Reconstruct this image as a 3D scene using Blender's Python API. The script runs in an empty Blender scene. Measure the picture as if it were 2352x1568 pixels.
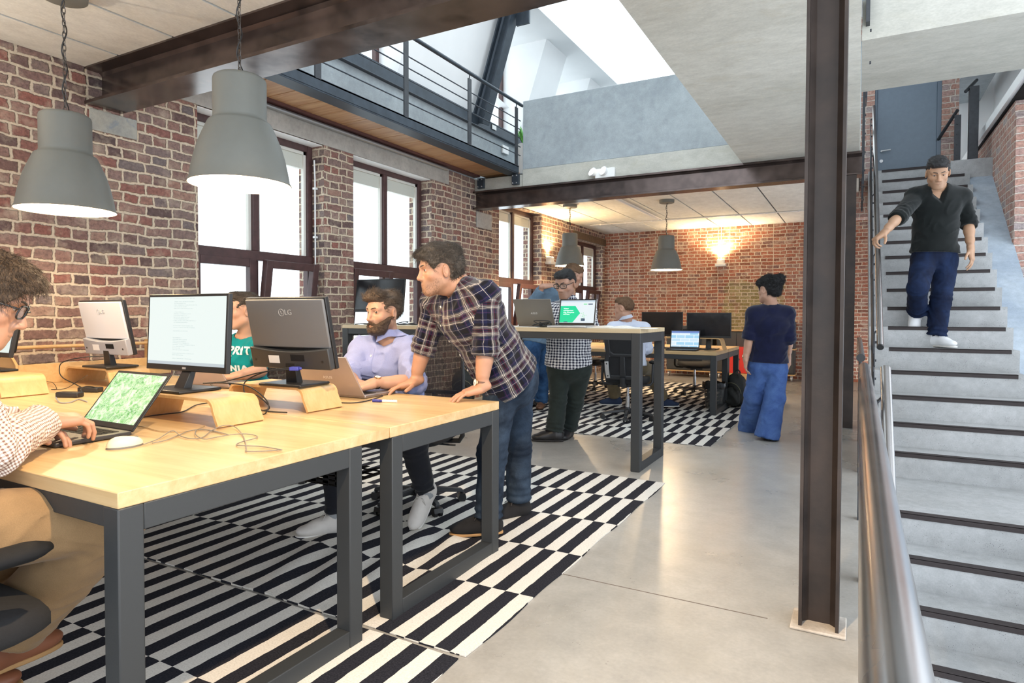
# Converted-warehouse office scene, built object by object.
import bpy, bmesh, math, random
import numpy as np
from mathutils import Vector, Matrix, Euler
PI = math.pi
S = bpy.context.scene
COL = S.collection
random.seed(7)

# ------------------------------------------------------------------ materials
MATS = {}
def new_mat(name):
    m = bpy.data.materials.new(name); m.use_nodes = True
    nt = m.node_tree
    b = nt.nodes['Principled BSDF']
    return m, nt, b
def N(nt, t, **kw):
    n = nt.nodes.new(t)
    for k, v in kw.items():
        if hasattr(n, k) and k not in n.inputs: setattr(n, k, v)
        else: n.inputs[k].default_value = v
    return n
def L(nt, a, b): nt.links.new(a, b)
def rgba(c): return (c[0], c[1], c[2], 1.0)
def ramp(nt, fac, stops, interp='LINEAR'):
    r = nt.nodes.new('ShaderNodeValToRGB'); cr = r.color_ramp; cr.interpolation = interp
    while len(cr.elements) < len(stops): cr.elements.new(0.5)
    for e, (p, c) in zip(cr.elements, stops):
        e.position = p; e.color = rgba(c) if len(c) == 3 else c
    L(nt, fac, r.inputs[0]); return r
def mix(nt, fac, a, b, blend='MIX'):
    n = nt.nodes.new('ShaderNodeMix'); n.data_type = 'RGBA'; n.blend_type = blend
    for s, v in ((n.inputs[0], fac), (n.inputs[6], a), (n.inputs[7], b)):
        if hasattr(v, 'is_output'): L(nt, v, s)
        elif isinstance(v, (int, float)): s.default_value = v
        else: s.default_value = rgba(v)
    return n.outputs[2]
def mth(nt, op, a, b=None, c=None):
    n = nt.nodes.new('ShaderNodeMath'); n.operation = op
    for i, v in enumerate((a, b, c)):
        if v is None: continue
        if hasattr(v, 'is_output'): L(nt, v, n.inputs[i])
        else: n.inputs[i].default_value = v
    return n.outputs[0]
def bump(nt, b, h, strength=0.3, dist=0.01):
    n = nt.nodes.new('ShaderNodeBump'); n.inputs['Strength'].default_value = strength
    n.inputs['Distance'].default_value = dist
    L(nt, h, n.inputs['Height']); L(nt, n.outputs[0], b.inputs['Normal'])
def uvmap(nt, scale=(1, 1, 1), rot=(0, 0, 0), loc=(0, 0, 0), src='UV'):
    tc = nt.nodes.new('ShaderNodeTexCoord'); mp = nt.nodes.new('ShaderNodeMapping')
    mp.inputs['Scale'].default_value = scale; mp.inputs['Rotation'].default_value = rot; mp.inputs['Location'].default_value = loc
    L(nt, tc.outputs[src], mp.inputs[0]); return mp.outputs[0]
def noise(nt, vec, scale, detail=4, rough=0.55, dist=0.0):
    n = N(nt, 'ShaderNodeTexNoise', Scale=scale, Detail=detail, Roughness=rough, Distortion=dist)
    if vec is not None: L(nt, vec, n.inputs['Vector'])
    return n
def plain(name, color, rough=0.5, metal=0.0, var=0.0, vscale=20, bumpk=0.0, bscale=200, spec=None, emis=None, estr=0, sheen=0, trans=0, coat=0):
    if name in MATS: return MATS[name]
    m, nt, b = new_mat(name)
    b.inputs['Base Color'].default_value = rgba(color)
    b.inputs['Roughness'].default_value = rough
    b.inputs['Metallic'].default_value = metal
    if spec is not None: b.inputs['Specular IOR Level'].default_value = spec
    if coat: b.inputs['Coat Weight'].default_value = coat
    vec = uvmap(nt, src='Object')
    n = noise(nt, vec, vscale)
    if var:
        lo = tuple(c * (1 - var) for c in color); hi = tuple(min(1, c * (1 + var)) for c in color)
        L(nt, ramp(nt, n.outputs[0], [(0.3, lo), (0.7, hi)]).outputs[0], b.inputs['Base Color'])
    rr = ramp(nt, n.outputs[0], [(0.2, (max(0, rough - .06),) * 3), (0.8, (min(1, rough + .06),) * 3)])
    L(nt, rr.outputs[0], b.inputs['Roughness'])
    if bumpk:
        n2 = noise(nt, vec, bscale, 3)
        bump(nt, b, n2.outputs[0], bumpk, 0.004)
    if emis is not None:
        b.inputs['Emission Color'].default_value = rgba(emis); b.inputs['Emission Strength'].default_value = estr
    if sheen:
        b.inputs['Sheen Weight'].default_value = sheen
    if trans:
        b.inputs['Transmission Weight'].default_value = trans
    MATS[name] = m
    return m

def brick_mat(name, stops, mortar, scale=1.0, bw=0.225, bh=0.08, warp=0.012, msize=0.013, roughn=0.9, patch=None):
    m, nt, b = new_mat(name)
    uv = uvmap(nt, (scale, scale, 1))
    n1 = noise(nt, uv, 26, 4, .65); n2 = noise(nt, uv, 3.1, 2)
    def off(n, k):
        s = nt.nodes.new('ShaderNodeVectorMath'); s.operation = 'SUBTRACT'; L(nt, n.outputs['Color'], s.inputs[0]); s.inputs[1].default_value = (.5, .5, .5)
        q = nt.nodes.new('ShaderNodeVectorMath'); q.operation = 'SCALE'; L(nt, s.outputs[0], q.inputs[0]); q.inputs['Scale'].default_value = k
        return q.outputs[0]
    a = nt.nodes.new('ShaderNodeVectorMath'); L(nt, uv, a.inputs[0]); L(nt, off(n1, warp * 1.7), a.inputs[1])
    a2 = nt.nodes.new('ShaderNodeVectorMath'); L(nt, a.outputs[0], a2.inputs[0]); L(nt, off(n2, warp * 3), a2.inputs[1])
    br = nt.nodes.new('ShaderNodeTexBrick'); L(nt, a2.outputs[0], br.inputs['Vector'])
    br.offset = 0.5; br.offset_frequency = 2; br.squash = 0.56; br.squash_frequency = 2
    for k, v in {'Scale': 1, 'Mortar Size': msize, 'Mortar Smooth': 0.55, 'Bias': 0, 'Brick Width': bw, 'Row Height': bh}.items():
        br.inputs[k].default_value = v
    br.inputs['Color1'].default_value = (0, 0, 0, 1); br.inputs['Color2'].default_value = (1, 1, 1, 1); br.inputs['Mortar'].default_value = (.5, .5, .5, 1)
    tone = ramp(nt, br.outputs['Color'], stops)
    n3 = noise(nt, uv, 38, 6, 0.7)
    col = mix(nt, 0.75, tone.outputs[0], ramp(nt, n3.outputs[0], [(0.3, (.34, .32, .32)), (0.7, (1.42, 1.34, 1.30))]).outputs[0], 'MULTIPLY')
    # lime bloom smeared over some bricks
    n4 = noise(nt, uv, 5.5, 5, 0.65)
    bl = ramp(nt, n4.outputs[0], [(0.52, (0, 0, 0)), (0.74, (.55, .55, .55))])
    col = mix(nt, bl.outputs[0], col, mortar)
    if patch:
        (cx, cy, rx, ry), pcol = patch
        sp = nt.nodes.new('ShaderNodeSeparateXYZ'); L(nt, uv, sp.inputs[0])
        ex = mth(nt, 'POWER', mth(nt, 'ABSOLUTE', mth(nt, 'DIVIDE', mth(nt, 'SUBTRACT', sp.outputs[0], cx), rx)), 4)
        ey = mth(nt, 'POWER', mth(nt, 'ABSOLUTE', mth(nt, 'DIVIDE', mth(nt, 'SUBTRACT', sp.outputs[1], cy), ry)), 4)
        f = mth(nt, 'ADD', mth(nt, 'ADD', ex, ey), mth(nt, 'MULTIPLY', mth(nt, 'ADD', n2.outputs[0], n4.outputs[0]), .75))
        fr = ramp(nt, f, [(0.85, (1, 1, 1)), (1.0, (0, 0, 0))])
        pc = mix(nt, 1.0, ramp(nt, br.outputs['Color'], pcol).outputs[0], ramp(nt, n3.outputs[0], [(0.3, (.5, .5, .5)), (.7, (1.2, 1.2, 1.2))]).outputs[0], 'MULTIPLY')
        col = mix(nt, fr.outputs[0], col, pc)
    n5 = noise(nt, uv, 60, 4)
    mcol = mix(nt, n5.outputs[0], tuple(c * .66 for c in mortar), tuple(min(1, c * 1.15) for c in mortar))
    col = mix(nt, br.outputs['Fac'], col, mcol)
    L(nt, col, b.inputs['Base Color'])
    b.inputs['Roughness'].default_value = roughn; b.inputs['Specular IOR Level'].default_value = .2
    h = mth(nt, 'ADD', mth(nt, 'MULTIPLY', br.outputs['Fac'], -1.0), mth(nt, 'MULTIPLY', n3.outputs[0], .7))
    bump(nt, b, h, 0.9, 0.012)
    MATS[name] = m
    return m

def concrete_mat(name, c1, c2, stain=None, rough=0.85, sc=1.0, pits=0.0, gloss=False, streak=(1, 1, 1), bk=0.15):
    m, nt, b = new_mat(name)
    v = uvmap(nt, tuple(s * sc for s in streak), src='Object')
    n1 = noise(nt, v, 0.9, 8, 0.62, 0.3); n2 = noise(nt, v, 9, 6, 0.65); n3 = noise(nt, v, 70, 4, 0.6)
    col = ramp(nt, n1.outputs[0], [(0.32, c1), (0.68, c2)]).outputs[0]
    col = mix(nt, 0.45, col, ramp(nt, n2.outputs[0], [(0.3, (.72, .72, .72)), (0.7, (1.18, 1.18, 1.18))]).outputs[0], 'MULTIPLY')
    col = mix(nt, 0.35, col, ramp(nt, n3.outputs[0], [(0.3, (.75, .75, .75)), (0.7, (1.15, 1.15, 1.15))]).outputs[0], 'MULTIPLY')
    if stain:
        n4 = noise(nt, v, 2.2, 7, 0.7, 0.8)
        col = mix(nt, ramp(nt, n4.outputs[0], [(0.56, (0, 0, 0)), (0.72, (.6, .6, .6))]).outputs[0], col, stain)
    if pits:
        vo = N(nt, 'ShaderNodeTexVoronoi', Scale=55.0); L(nt, v, vo.inputs['Vector'])
        vm = noise(nt, v, 6, 2)
        pf = mth(nt, 'MULTIPLY', mth(nt, 'LESS_THAN', vo.outputs['Distance'], 0.17), mth(nt, 'GREATER_THAN', vm.outputs[0], 0.55))
        col = mix(nt, mth(nt, 'MULTIPLY', pf, pits), col, tuple(c * .22 for c in c1))
    L(nt, col, b.inputs['Base Color'])
    if gloss:
        L(nt, ramp(nt, n1.outputs[0], [(0.3, (rough - .08,) * 3), (0.7, (rough + .1,) * 3)]).outputs[0], b.inputs['Roughness'])
    else: b.inputs['Roughness'].default_value = rough; b.inputs['Specular IOR Level'].default_value = .3
    if bk: bump(nt, b, n2.outputs[0], bk, 0.006)
    MATS[name] = m
    return m

def wood_mat(name, c1, c2, axis=0, sc=1.0, rough=0.45, plank=0.0):
    """grain stretched along object axis; plank = width of glued staves across it"""
    m, nt, b = new_mat(name)
    st = [7, 7, 7]; st[axis] = 0.55
    v = uvmap(nt, tuple(s * sc for s in st), src='Object')
    n1 = noise(nt, v, 2.2, 7, 0.6, 1.2); n2 = noise(nt, v, 16, 4, 0.6)
    col = ramp(nt, n1.outputs[0], [(0.3, c1), (0.5, tuple((a + d) / 2 for a, d in zip(c1, c2))), (0.7, c2)]).outputs[0]
    col = mix(nt, 0.3, col, ramp(nt, n2.outputs[0], [(0.3, (.82, .78, .72)), (0.7, (1.08, 1.08, 1.06))]).outputs[0], 'MULTIPLY')
    if plank:
        tc = nt.nodes.new('ShaderNodeTexCoord'); sp = nt.nodes.new('ShaderNodeSeparateXYZ'); L(nt, tc.outputs['Object'], sp.inputs[0])
        q = mth(nt, 'FLOOR', mth(nt, 'DIVIDE', sp.outputs[1 if axis != 1 else 0], plank))
        wn = nt.nodes.new('ShaderNodeTexWhiteNoise'); wn.noise_dimensions = '1D'; L(nt, q, wn.inputs['W'])
        col = mix(nt, 0.6, col, ramp(nt, wn.outputs[0], [(0, (.9, .87, .83)), (1, (1.06, 1.06, 1.05))]).outputs[0], 'MULTIPLY')
    L(nt, col, b.inputs['Base Color']); b.inputs['Roughness'].default_value = rough
    bump(nt, b, n2.outputs[0], 0.05, 0.002)
    MATS[name] = m
    return m

# ------------------------------------------------------------------ mesh builder
class MB:
    def __init__(self): self.v = []; self.f = []; self.mi = []
    def add(self, vs, fs, mi=0):
        o = len(self.v); self.v += [tuple(v) for v in vs]; self.f += [tuple(i + o for i in f) for f in fs]; self.mi += [mi] * len(fs)
        return self
    def box(self, lo, hi, M=None, mi=0):
        x0, y0, z0 = lo; x1, y1, z1 = hi
        vs = [(x0, y0, z0), (x1, y0, z0), (x1, y1, z0), (x0, y1, z0), (x0, y0, z1), (x1, y0, z1), (x1, y1, z1), (x0, y1, z1)]
        if M is not None: vs = [tuple(M @ Vector(v)) for v in vs]
        return self.add(vs, [(0, 3, 2, 1), (4, 5, 6, 7), (0, 1, 5, 4), (1, 2, 6, 5), (2, 3, 7, 6), (3, 0, 4, 7)], mi)
    def cbox(self, c, s, rz=0, mi=0, M=None):
        T = Matrix.Translation(c) @ Matrix.Rotation(rz, 4, 'Z')
        if M is not None: T = M @ T
        return self.box((-s[0] / 2, -s[1] / 2, -s[2] / 2), (s[0] / 2, s[1] / 2, s[2] / 2), T, mi)
    def tube(self, pts, r, seg=10, closed=False, caps=True, mi=0):
        pts = [Vector(p) for p in pts]; n = len(pts)
        rs = r if isinstance(r, (list, tuple)) else [r] * n
        vs = []; fs = []; up = None
        for i, p in enumerate(pts):
            if closed: t = pts[(i + 1) % n] - pts[i - 1]
            else: t = pts[min(i + 1, n - 1)] - pts[max(i - 1, 0)]
            t.normalize()
            if up is None:
                up = Vector((0, 0, 1)) if abs(t.z) < .9 else Vector((1, 0, 0))
            a = t.cross(up)
            if a.length < 1e-5: a = t.cross(Vector((0, 1, 0.3)))
            a.normalize(); bb = a.cross(t).normalized(); up = bb
            for k in range(seg):
                an = 2 * PI * k / seg
                vs.append(tuple(p + (a * math.cos(an) + bb * math.sin(an)) * rs[i]))
        for i in range(n if closed else n - 1):
            j = (i + 1) % n
            for k in range(seg):
                k2 = (k + 1) % seg
                fs.append((i * seg + k, i * seg + k2, j * seg + k2, j * seg + k))
        if caps and not closed:
            fs.append(tuple(range(seg))[::-1]); fs.append(tuple((n - 1) * seg + k for k in range(seg)))
        return self.add(vs, fs, mi)
    def cyl(self, a, b, r, r2=None, seg=20, mi=0): return self.tube([a, b], [r, r if r2 is None else r2], seg, mi=mi)
    def lathe(self, prof, c=(0, 0, 0), seg=32, M=None, mi=0, close=False):
        vs = []; fs = []; n = len(prof)
        for (r, z) in prof:
            for k in range(seg):
                a = 2 * PI * k / seg
                v = Vector((c[0] + r * math.cos(a), c[1] + r * math.sin(a), c[2] + z))
                vs.append(tuple(M @ v if M is not None else v))
        for i in range(n - 1 + (1 if close else 0)):
            j = (i + 1) % n
            for k in range(seg):
                k2 = (k + 1) % seg
                fs.append((i * seg + k, i * seg + k2, j * seg + k2, j * seg + k))
        return self.add(vs, fs, mi)
    def prism(self, poly, h, M, mi=0):
        """poly in local xy, extruded 0..h along local z, placed by M"""
        n = len(poly)
        vs = [M @ Vector((x, y, 0)) for x, y in poly] + [M @ Vector((x, y, h)) for x, y in poly]
        fs = [tuple(range(n))[::-1], tuple(range(n, 2 * n))] + [(i, (i + 1) % n, n + (i + 1) % n, n + i) for i in range(n)]
        return self.add([tuple(v) for v in vs], fs, mi)
    def strip(self, path, w, th, M=None, mi=0):
        """path of (x,z) points thickened by th and extruded +-w/2 in y"""
        n = len(path); nor = []
        for i in range(n):
            a = path[max(i - 1, 0)]; b = path[min(i + 1, n - 1)]
            dx, dz = b[0] - a[0], b[1] - a[1]; l = math.hypot(dx, dz) or 1
            nor.append((-dz / l, dx / l))
        vs = []
        for i in range(n):
            (x, z), (nx, nz) = path[i], nor[i]
            for (s, y) in ((0, -w / 2), (0, w / 2), (th, w / 2), (th, -w / 2)):
                v = Vector((x + nx * s, y, z + nz * s)); vs.append(tuple(M @ v if M is not None else v))
        fs = []
        for i in range(n - 1):
            for k in range(4):
                k2 = (k + 1) % 4
                fs.append((i * 4 + k, i * 4 + k2, (i + 1) * 4 + k2, (i + 1) * 4 + k))
        fs += [(3, 2, 1, 0), tuple((n - 1) * 4 + k for k in range(4))]
        return self.add(vs, fs, mi)
    def build(self, name, mat, parent=None, smooth=None, bevel=0, bseg=2, subsurf=0, loc=None, solid=0):
        me = bpy.data.meshes.new(name)
        me.from_pydata(self.v, [], self.f); 
        bm = bmesh.new(); bm.from_mesh(me)
        bmesh.ops.recalc_face_normals(bm, faces=bm.faces[:])
        uv = bm.loops.layers.uv.new('UVMap')
        for f in bm.faces:
            n = f.normal; ax = max(range(3), key=lambda k: abs(n[k]))
            for l in f.loops:
                c = l.vert.co
                l[uv].uv = (c.y, c.z) if ax == 0 else ((c.x, c.z) if ax == 1 else (c.x, c.y))
        bm.to_mesh(me); bm.free()
        for i, p in enumerate(me.polygons): p.material_index = self.mi[i] if i < len(self.mi) else 0
        return link_mesh(name, me, mat, parent, smooth, bevel, bseg, subsurf, loc)

def link_mesh(name, me, mat, parent=None, smooth=None, bevel=0, bseg=2, subsurf=0, loc=None):
    o = bpy.data.objects.new(name, me); COL.objects.link(o)
    for m in (mat if isinstance(mat, (list, tuple)) else [mat]): me.materials.append(m)
    if parent is not None: o.parent = parent
    if loc is not None: o.location = loc
    if bevel:
        bv = o.modifiers.new('b', 'BEVEL'); bv.width = bevel; bv.segments = bseg; bv.limit_method = 'ANGLE'; bv.angle_limit = math.radians(40)
        if smooth is None: smooth = 35
    if subsurf:
        ss = o.modifiers.new('s', 'SUBSURF'); ss.levels = subsurf; ss.render_levels = subsurf
        smooth = 180
    if smooth:
        for p in me.polygons: p.use_smooth = True
        if smooth < 180: me.set_sharp_from_angle(angle=math.radians(smooth))
    return o

def tag(o, label, cat, group=None, kind=None):
    if label: o['label'] = label
    if cat: o['category'] = cat
    if group: o['group'] = group
    if kind: o['kind'] = kind
    return o
def thing(name, label, cat, loc=(0, 0, 0), rz=0, group=None, kind=None):
    o = bpy.data.objects.new(name, None); COL.objects.link(o)
    o.location = loc; o.rotation_euler = (0, 0, rz); o.empty_display_size = .1
    return tag(o, label, cat, group, kind)
def struct(o, label=None, cat=None):
    o['kind'] = 'structure'
    if label: o['label'] = label
    if cat: o['category'] = cat
    return o
def dup(root, loc, rz=None, label=None, group=None, scale=None):
    r = root.copy(); COL.objects.link(r); r.location = loc
    if rz is not None: r.rotation_euler = (0, 0, rz)
    if label: r['label'] = label
    if group: r['group'] = group
    for ch in list(root.children):
        c = ch.copy(); COL.objects.link(c); c.parent = r
        for g in ch.children:
            d = g.copy(); COL.objects.link(d); d.parent = c
    return r
def text_mesh(name, body, size, M, mat, parent, depth=0.0008, align='CENTER', shear=0, space=1.0, bold=0):
    cu = bpy.data.curves.new(name, 'FONT'); cu.body = body; cu.size = size; cu.extrude = depth; cu.align_x = align; cu.align_y = 'CENTER'
    cu.shear = shear; cu.offset = bold; cu.space_character = space
    ob = bpy.data.objects.new(name + '_src', cu); COL.objects.link(ob)
    dg = bpy.context.evaluated_depsgraph_get(); dg.update()
    me = bpy.data.meshes.new_from_object(ob.evaluated_get(dg))
    bpy.data.objects.remove(ob)
    me.transform(M); me.name = name
    return link_mesh(name, me, mat, parent)
def frameM(o, x, y):
    """matrix with local x,y axes given and origin o"""
    x = Vector(x).normalized(); y = Vector(y); z = x.cross(y).normalized(); y = z.cross(x)
    return Matrix(((x.x, y.x, z.x, o[0]), (x.y, y.y, z.y, o[1]), (x.z, y.z, z.z, o[2]), (0, 0, 0, 1)))

# ------------------------------------------------------------------ palette
BRICK = brick_mat('old_brick', [(0, (.115, .085, .085)), (.18, (.25, .155, .135)), (.34, (.30, .135, .11)), (.5, (.23, .175, .16)), (.66, (.33, .20, .165)), (.8, (.19, .165, .165)), (.92, (.36, .24, .19)), (1, (.28, .12, .10))], (.70, .58, .44), bw=.212, bh=.079, msize=.0125, warp=.017)
BRICKB = brick_mat('red_brick', [(0, (.26, .12, .085)), (.3, (.44, .17, .11)), (.6, (.48, .22, .15)), (.85, (.27, .16, .14)), (1, (.52, .27, .19))], (.80, .68, .54), bw=.205, bh=.066, msize=.0095,
                   patch=((-1.78, 1.25, .80, .92), [(0, (.34, .27, .12)), (.5, (.48, .40, .21)), (.8, (.27, .21, .12)), (1, (.55, .47, .27))]))
BRICKR = brick_mat('pale_brick', [(0, (.40, .23, .19)), (.4, (.52, .32, .26)), (.7, (.47, .27, .22)), (1, (.40, .36, .36))], (.72, .62, .54), bw=.22, bh=.078, msize=.01)
FLOOR = concrete_mat('polished_concrete', (.33, .315, .29), (.43, .415, .39), stain=(.35, .33, .29), rough=.30, sc=.8, gloss=True, bk=.02)
CEIL = concrete_mat('board_concrete', (.60, .60, .56), (.76, .76, .72), stain=(.54, .52, .46), rough=.9, streak=(1, .55, 1), sc=1.2)
SLAB = concrete_mat('cast_concrete', (.42, .41, .365), (.52, .51, .46), stain=(.42, .40, .32), rough=.9, streak=(.5, 1, 1), sc=1.5)
SLAB_LIFT = concrete_mat('cast_concrete_lifted', (.58, .57, .51), (.70, .69, .63), stain=(.52, .48, .38), rough=.9, streak=(.5, 1, 1), sc=1.5)  # same cast concrete made paler, offsetting the weak bounce light under the slab
LINTEL = concrete_mat('lintel_concrete', (.36, .34, .31), (.50, .48, .44), rough=.9, sc=3)
STAIR = concrete_mat('stair_concrete', (.36, .365, .365), (.48, .485, .49), rough=.8, sc=2, pits=.9)
GREYC = concrete_mat('grey_render', (.27, .30, .32), (.38, .42, .44), stain=(.22, .25, .28), rough=.75, sc=1.2)
PLASTER = plain('white_plaster', (.90, .90, .90), .8, var=.02, vscale=3)
STEEL = plain('raw_steel', (.115, .088, .080), .22, .75, var=.35, vscale=7, bumpk=.03, bscale=60)
STEELC = plain('rusty_column_steel', (.036, .024, .019), .55, .1, var=.45, vscale=6, bumpk=.12, bscale=60)
STEELB = plain('blue_black_steel', (.045, .058, .075), .45, .4, var=.25, vscale=9)
RAIL = plain('brushed_steel_tube', (.33, .315, .31), .24, .95, var=.10, vscale=5)
RAILD = plain('dark_steel_flat', (.055, .058, .065), .5, .5, var=.2)
WINF = plain('dark_window_wood', (.075, .036, .035), .45, var=.25, vscale=14)
WINL = plain('pale_window_seal', (.70, .68, .62), .6)
REDB = plain('red_brown_beam', (.10, .040, .035), .5, var=.25, vscale=9)
SOFFIT = wood_mat('merbau_soffit', (.36, .17, .075), (.58, .36, .19), axis=0, sc=1.3, rough=.4, plank=.31)
OAK = wood_mat('birch_worktop', (.54, .36, .17), (.70, .51, .29), axis=0, sc=1.0, rough=.33, plank=.11)
OAKY = wood_mat('birch_worktop_pale', (.56, .43, .26), (.70, .58, .40), axis=0, sc=1.0, rough=.4, plank=.11)
PLY = wood_mat('bent_plywood', (.56, .33, .13), (.68, .45, .22), axis=2, sc=.9, rough=.4)
PLYB = wood_mat('box_plywood', (.54, .33, .14), (.64, .44, .22), axis=0, sc=.9, rough=.45)
FRAME = plain('anthracite_powdercoat', (.036, .039, .042), .5, .1, var=.06, vscale=300, bumpk=.1, bscale=900)
LAMPG = plain('grey_lampshade', (.165, .17, .155), .55, .05, var=.03)
LAMPW = plain('lampshade_white_lining', (.88, .86, .80), .5)
BULB = plain('warm_bulb', (1, .9, .75), .3, emis=(1, .80, .52), estr=35)
CHAIN = plain('dark_chain', (.10, .09, .085), .4, .8)
BLK = plain('black_plastic', (.013, .013, .014), .38)
BLKM = plain('black_matt', (.010, .010, .011), .75, bumpk=.15, bscale=500, spec=.2)
SCRB = plain('black_screen', (.012, .012, .014), .14)
MGREY = plain('grey_monitor_back', (.125, .13, .14), .42, bumpk=.1, bscale=1200)
MGREYD = plain('dark_monitor_lower', (.035, .037, .04), .35)
SILV = plain('silver_plastic', (.60, .60, .61), .35, .6)
ALU = plain('warm_aluminium', (.36, .325, .325), .36, .75, var=.03)
ALUD = plain('dark_aluminium', (.21, .20, .19), .4, .7)
WHITEP = plain('white_plastic', (.78, .78, .77), .4)
CABLE = plain('black_cable', (.015, .015, .016), .45)
CABLEG = plain('grey_cable', (.22, .20, .17), .5)
def glass_mat():
    m, nt, b = new_mat('window_glass')
    tr = nt.nodes.new('ShaderNodeBsdfTransparent'); gl = nt.nodes.new('ShaderNodeBsdfGlossy'); gl.inputs['Roughness'].default_value = .03
    lw = nt.nodes.new('ShaderNodeLayerWeight'); lw.inputs[0].default_value = .5
    fr_ = mth(nt, 'ADD', mth(nt, 'MULTIPLY', mth(nt, 'POWER', lw.outputs['Facing'], 5), .6), .04)
    mx = nt.nodes.new('ShaderNodeMixShader'); out = nt.nodes['Material Output']
    tr.inputs[0].default_value = (.96, .98, .97, 1)
    L(nt, fr_, mx.inputs[0]); L(nt, tr.outputs[0], mx.inputs[1]); L(nt, gl.outputs[0], mx.inputs[2]); L(nt, mx.outputs[0], out.inputs['Surface'])
    return m
GLASS = glass_mat()
def screen_mat(name, build, strength=1.0):
    m, nt, b = new_mat(name)
    col = build(nt)
    b.inputs['Base Color'].default_value = (.01, .01, .01, 1); b.inputs['Roughness'].default_value = .25
    if hasattr(col, 'is_output'): L(nt, col, b.inputs['Emission Color'])
    else: b.inputs['Emission Color'].default_value = rgba(col)
    b.inputs['Emission Strength'].default_value = strength
    return m

# ------------------------------------------------------------------ setting
XW = -4.85          # inner face of the window wall
ZC = 2.965          # underside of the slabs
YB1, YB2, YE = 2.66, 7.81, 13.1   # bay lines and back wall
def wall_holes(name, axis, pos, thick, u0, u1, z0, z1, holes, mat, teeth=0.0):
    """wall slab: axis 'X' -> plane x=pos, u along y, body extends to pos-thick ; 'Y' -> plane y=pos, u along x, extends to pos+thick"""
    us = sorted({u0, u1, *[h[0] for h in holes], *[h[1] for h in holes]})
    zs = sorted({z0, z1, *[h[2] for h in holes], *[h[3] for h in holes]})
    mb = MB()
    P = (lambda u, z, d: (pos - d, u, z)) if axis == 'X' else (lambda u, z, d: (u, pos + d, z))
    def hole(u, z): return any(h[0] < u < h[1] and h[2] < z < h[3] for h in holes)
    for a, b_ in zip(us, us[1:]):
        for c, d in zip(zs, zs[1:]):
            if hole((a + b_) / 2, (c + d) / 2): continue
            for t in (0, thick):
                mb.add([P(a, c, t), P(b_, c, t), P(b_, d, t), P(a, d, t)], [(0, 1, 2, 3)])
    for h in holes:
        a, b_, c, d = h[:4]
        for (p, q) in (((a, c), (b_, c)), ((b_, c), (b_, d)), ((b_, d), (a, d)), ((a, d), (a, c))):
            mb.add([P(*p, 0), P(*q, 0), P(*q, thick), P(*p, thick)], [(0, 1, 2, 3)])
    a, b_, c, d = u0, u1, z0, z1
    for (p, q) in (((a, c), (b_, c)), ((b_, c), (b_, d)), ((b_, d), (a, d)), ((a, d), (a, c))):
        mb.add([P(*p, 0), P(*q, 0), P(*q, thick), P(*p, thick)], [(0, 1, 2, 3)])
    return struct(mb.build(name, mat))

WIN = [(3.41, 4.835, .75, 2.952), (5.27, 6.715, .75, 2.957), (8.47, 9.96, .75, 2.957), (11.50, 12.98, .75, 2.70)]
wl = wall_holes('wall_left', 'X', XW, .36, -3.0, YE + .3, 0, 3.15, WIN, BRICK)
# floor: main slab with the stairwell cut out along its right edge
mb = MB()
mb.box((XW - .4, -3.0, -.25), (.07, YE + .3, 0)); 
struct(mb.build('floor', FLOOR))
mb = MB(); mb.box((-.64, YB1 + .045, .0), (-1.3, YB1 + .048, .0006)); 
j = MB(); j.box((-1.2, 2.70, .0), (-.3, 2.706, .0008)); struct(j.build('trim_1', plain('floor_joint', (.16, .13, .11), .9)), 'thin saw-cut joint across the polished concrete floor by the steel column')
# back wall
struct(wall_holes('wall_back', 'Y', YE, .3, XW - .36, 3.0, 0, 3.1, [], BRICKB))
# near ceiling (bay in front of first beam) and far ceiling
JOINT = plain('dark_joint', (.05, .045, .04), .9)
def slab_panels(name, y0, y1, x0, x1, w, gap=.022, z=ZC, t=.22, first=0.0):
    mb = MB(); x = x0
    mb.box((x0, y0, z + .012), (x1, y1, z + t), mi=1)
    xs = [x0]; q = x0 + first
    while q < x1 - .05:
        if q > x0 + .05: xs.append(q)
        q += w
    xs.append(x1)
    for a, b_ in zip(xs, xs[1:]): mb.box((a + gap / 2, y0, z), (b_ - gap / 2, y1, z + .0121))
    return struct(mb.build(name, [CEIL, JOINT]))
slab_panels('ceiling', -3.0, YB1, XW, 0.0, .60, first=.42)
slab_panels('ceiling_far', YB2 + .1, YE, XW, 0.0, .60, first=.62)
# big cast slab right of the opening and its strip across the stairwell
mb = MB()
mb.box((-1.19, YB1, ZC), (-.005, 5.48, ZC + .25)); mb.box((-1.19, 5.485, ZC), (-.005, YB2 - .1, ZC + .25))
struct(mb.build('ceiling_slab', SLAB_LIFT), 'large pale cast concrete slab beside the opening to the upper floor')
mb = MB(); mb.box((0.0, 4.645, ZC), (3.2, 5.706, ZC + .25)); mb.box((0, 4.66, ZC + .25), (3.2, 4.80, ZC + 1.2), mi=1)
struct(mb.build('ceiling_strip', [SLAB, GREYC]), 'concrete landing strip spanning above the staircase')
# lintel band over the windows
mb = MB(); mb.box((XW - .02, 3.02, 2.952), (XW + .012, 7.10, 3.155)); mb.box((XW - .02, 11.35, 2.70), (XW + .03, YE, 2.84), mi=1)
for (a, b_) in ((3.41, 4.835), (5.27, 6.715)): mb.box((XW - .17, a, 2.945), (XW - .02, b_, 2.96), mi=2)
struct(mb.build('trim_lintel', [LINTEL, plain('weathered_timber', (.13, .085, .05), .8, var=.3), PLASTER], bevel=.006), 'weathered concrete lintel band over the tall windows')
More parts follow.
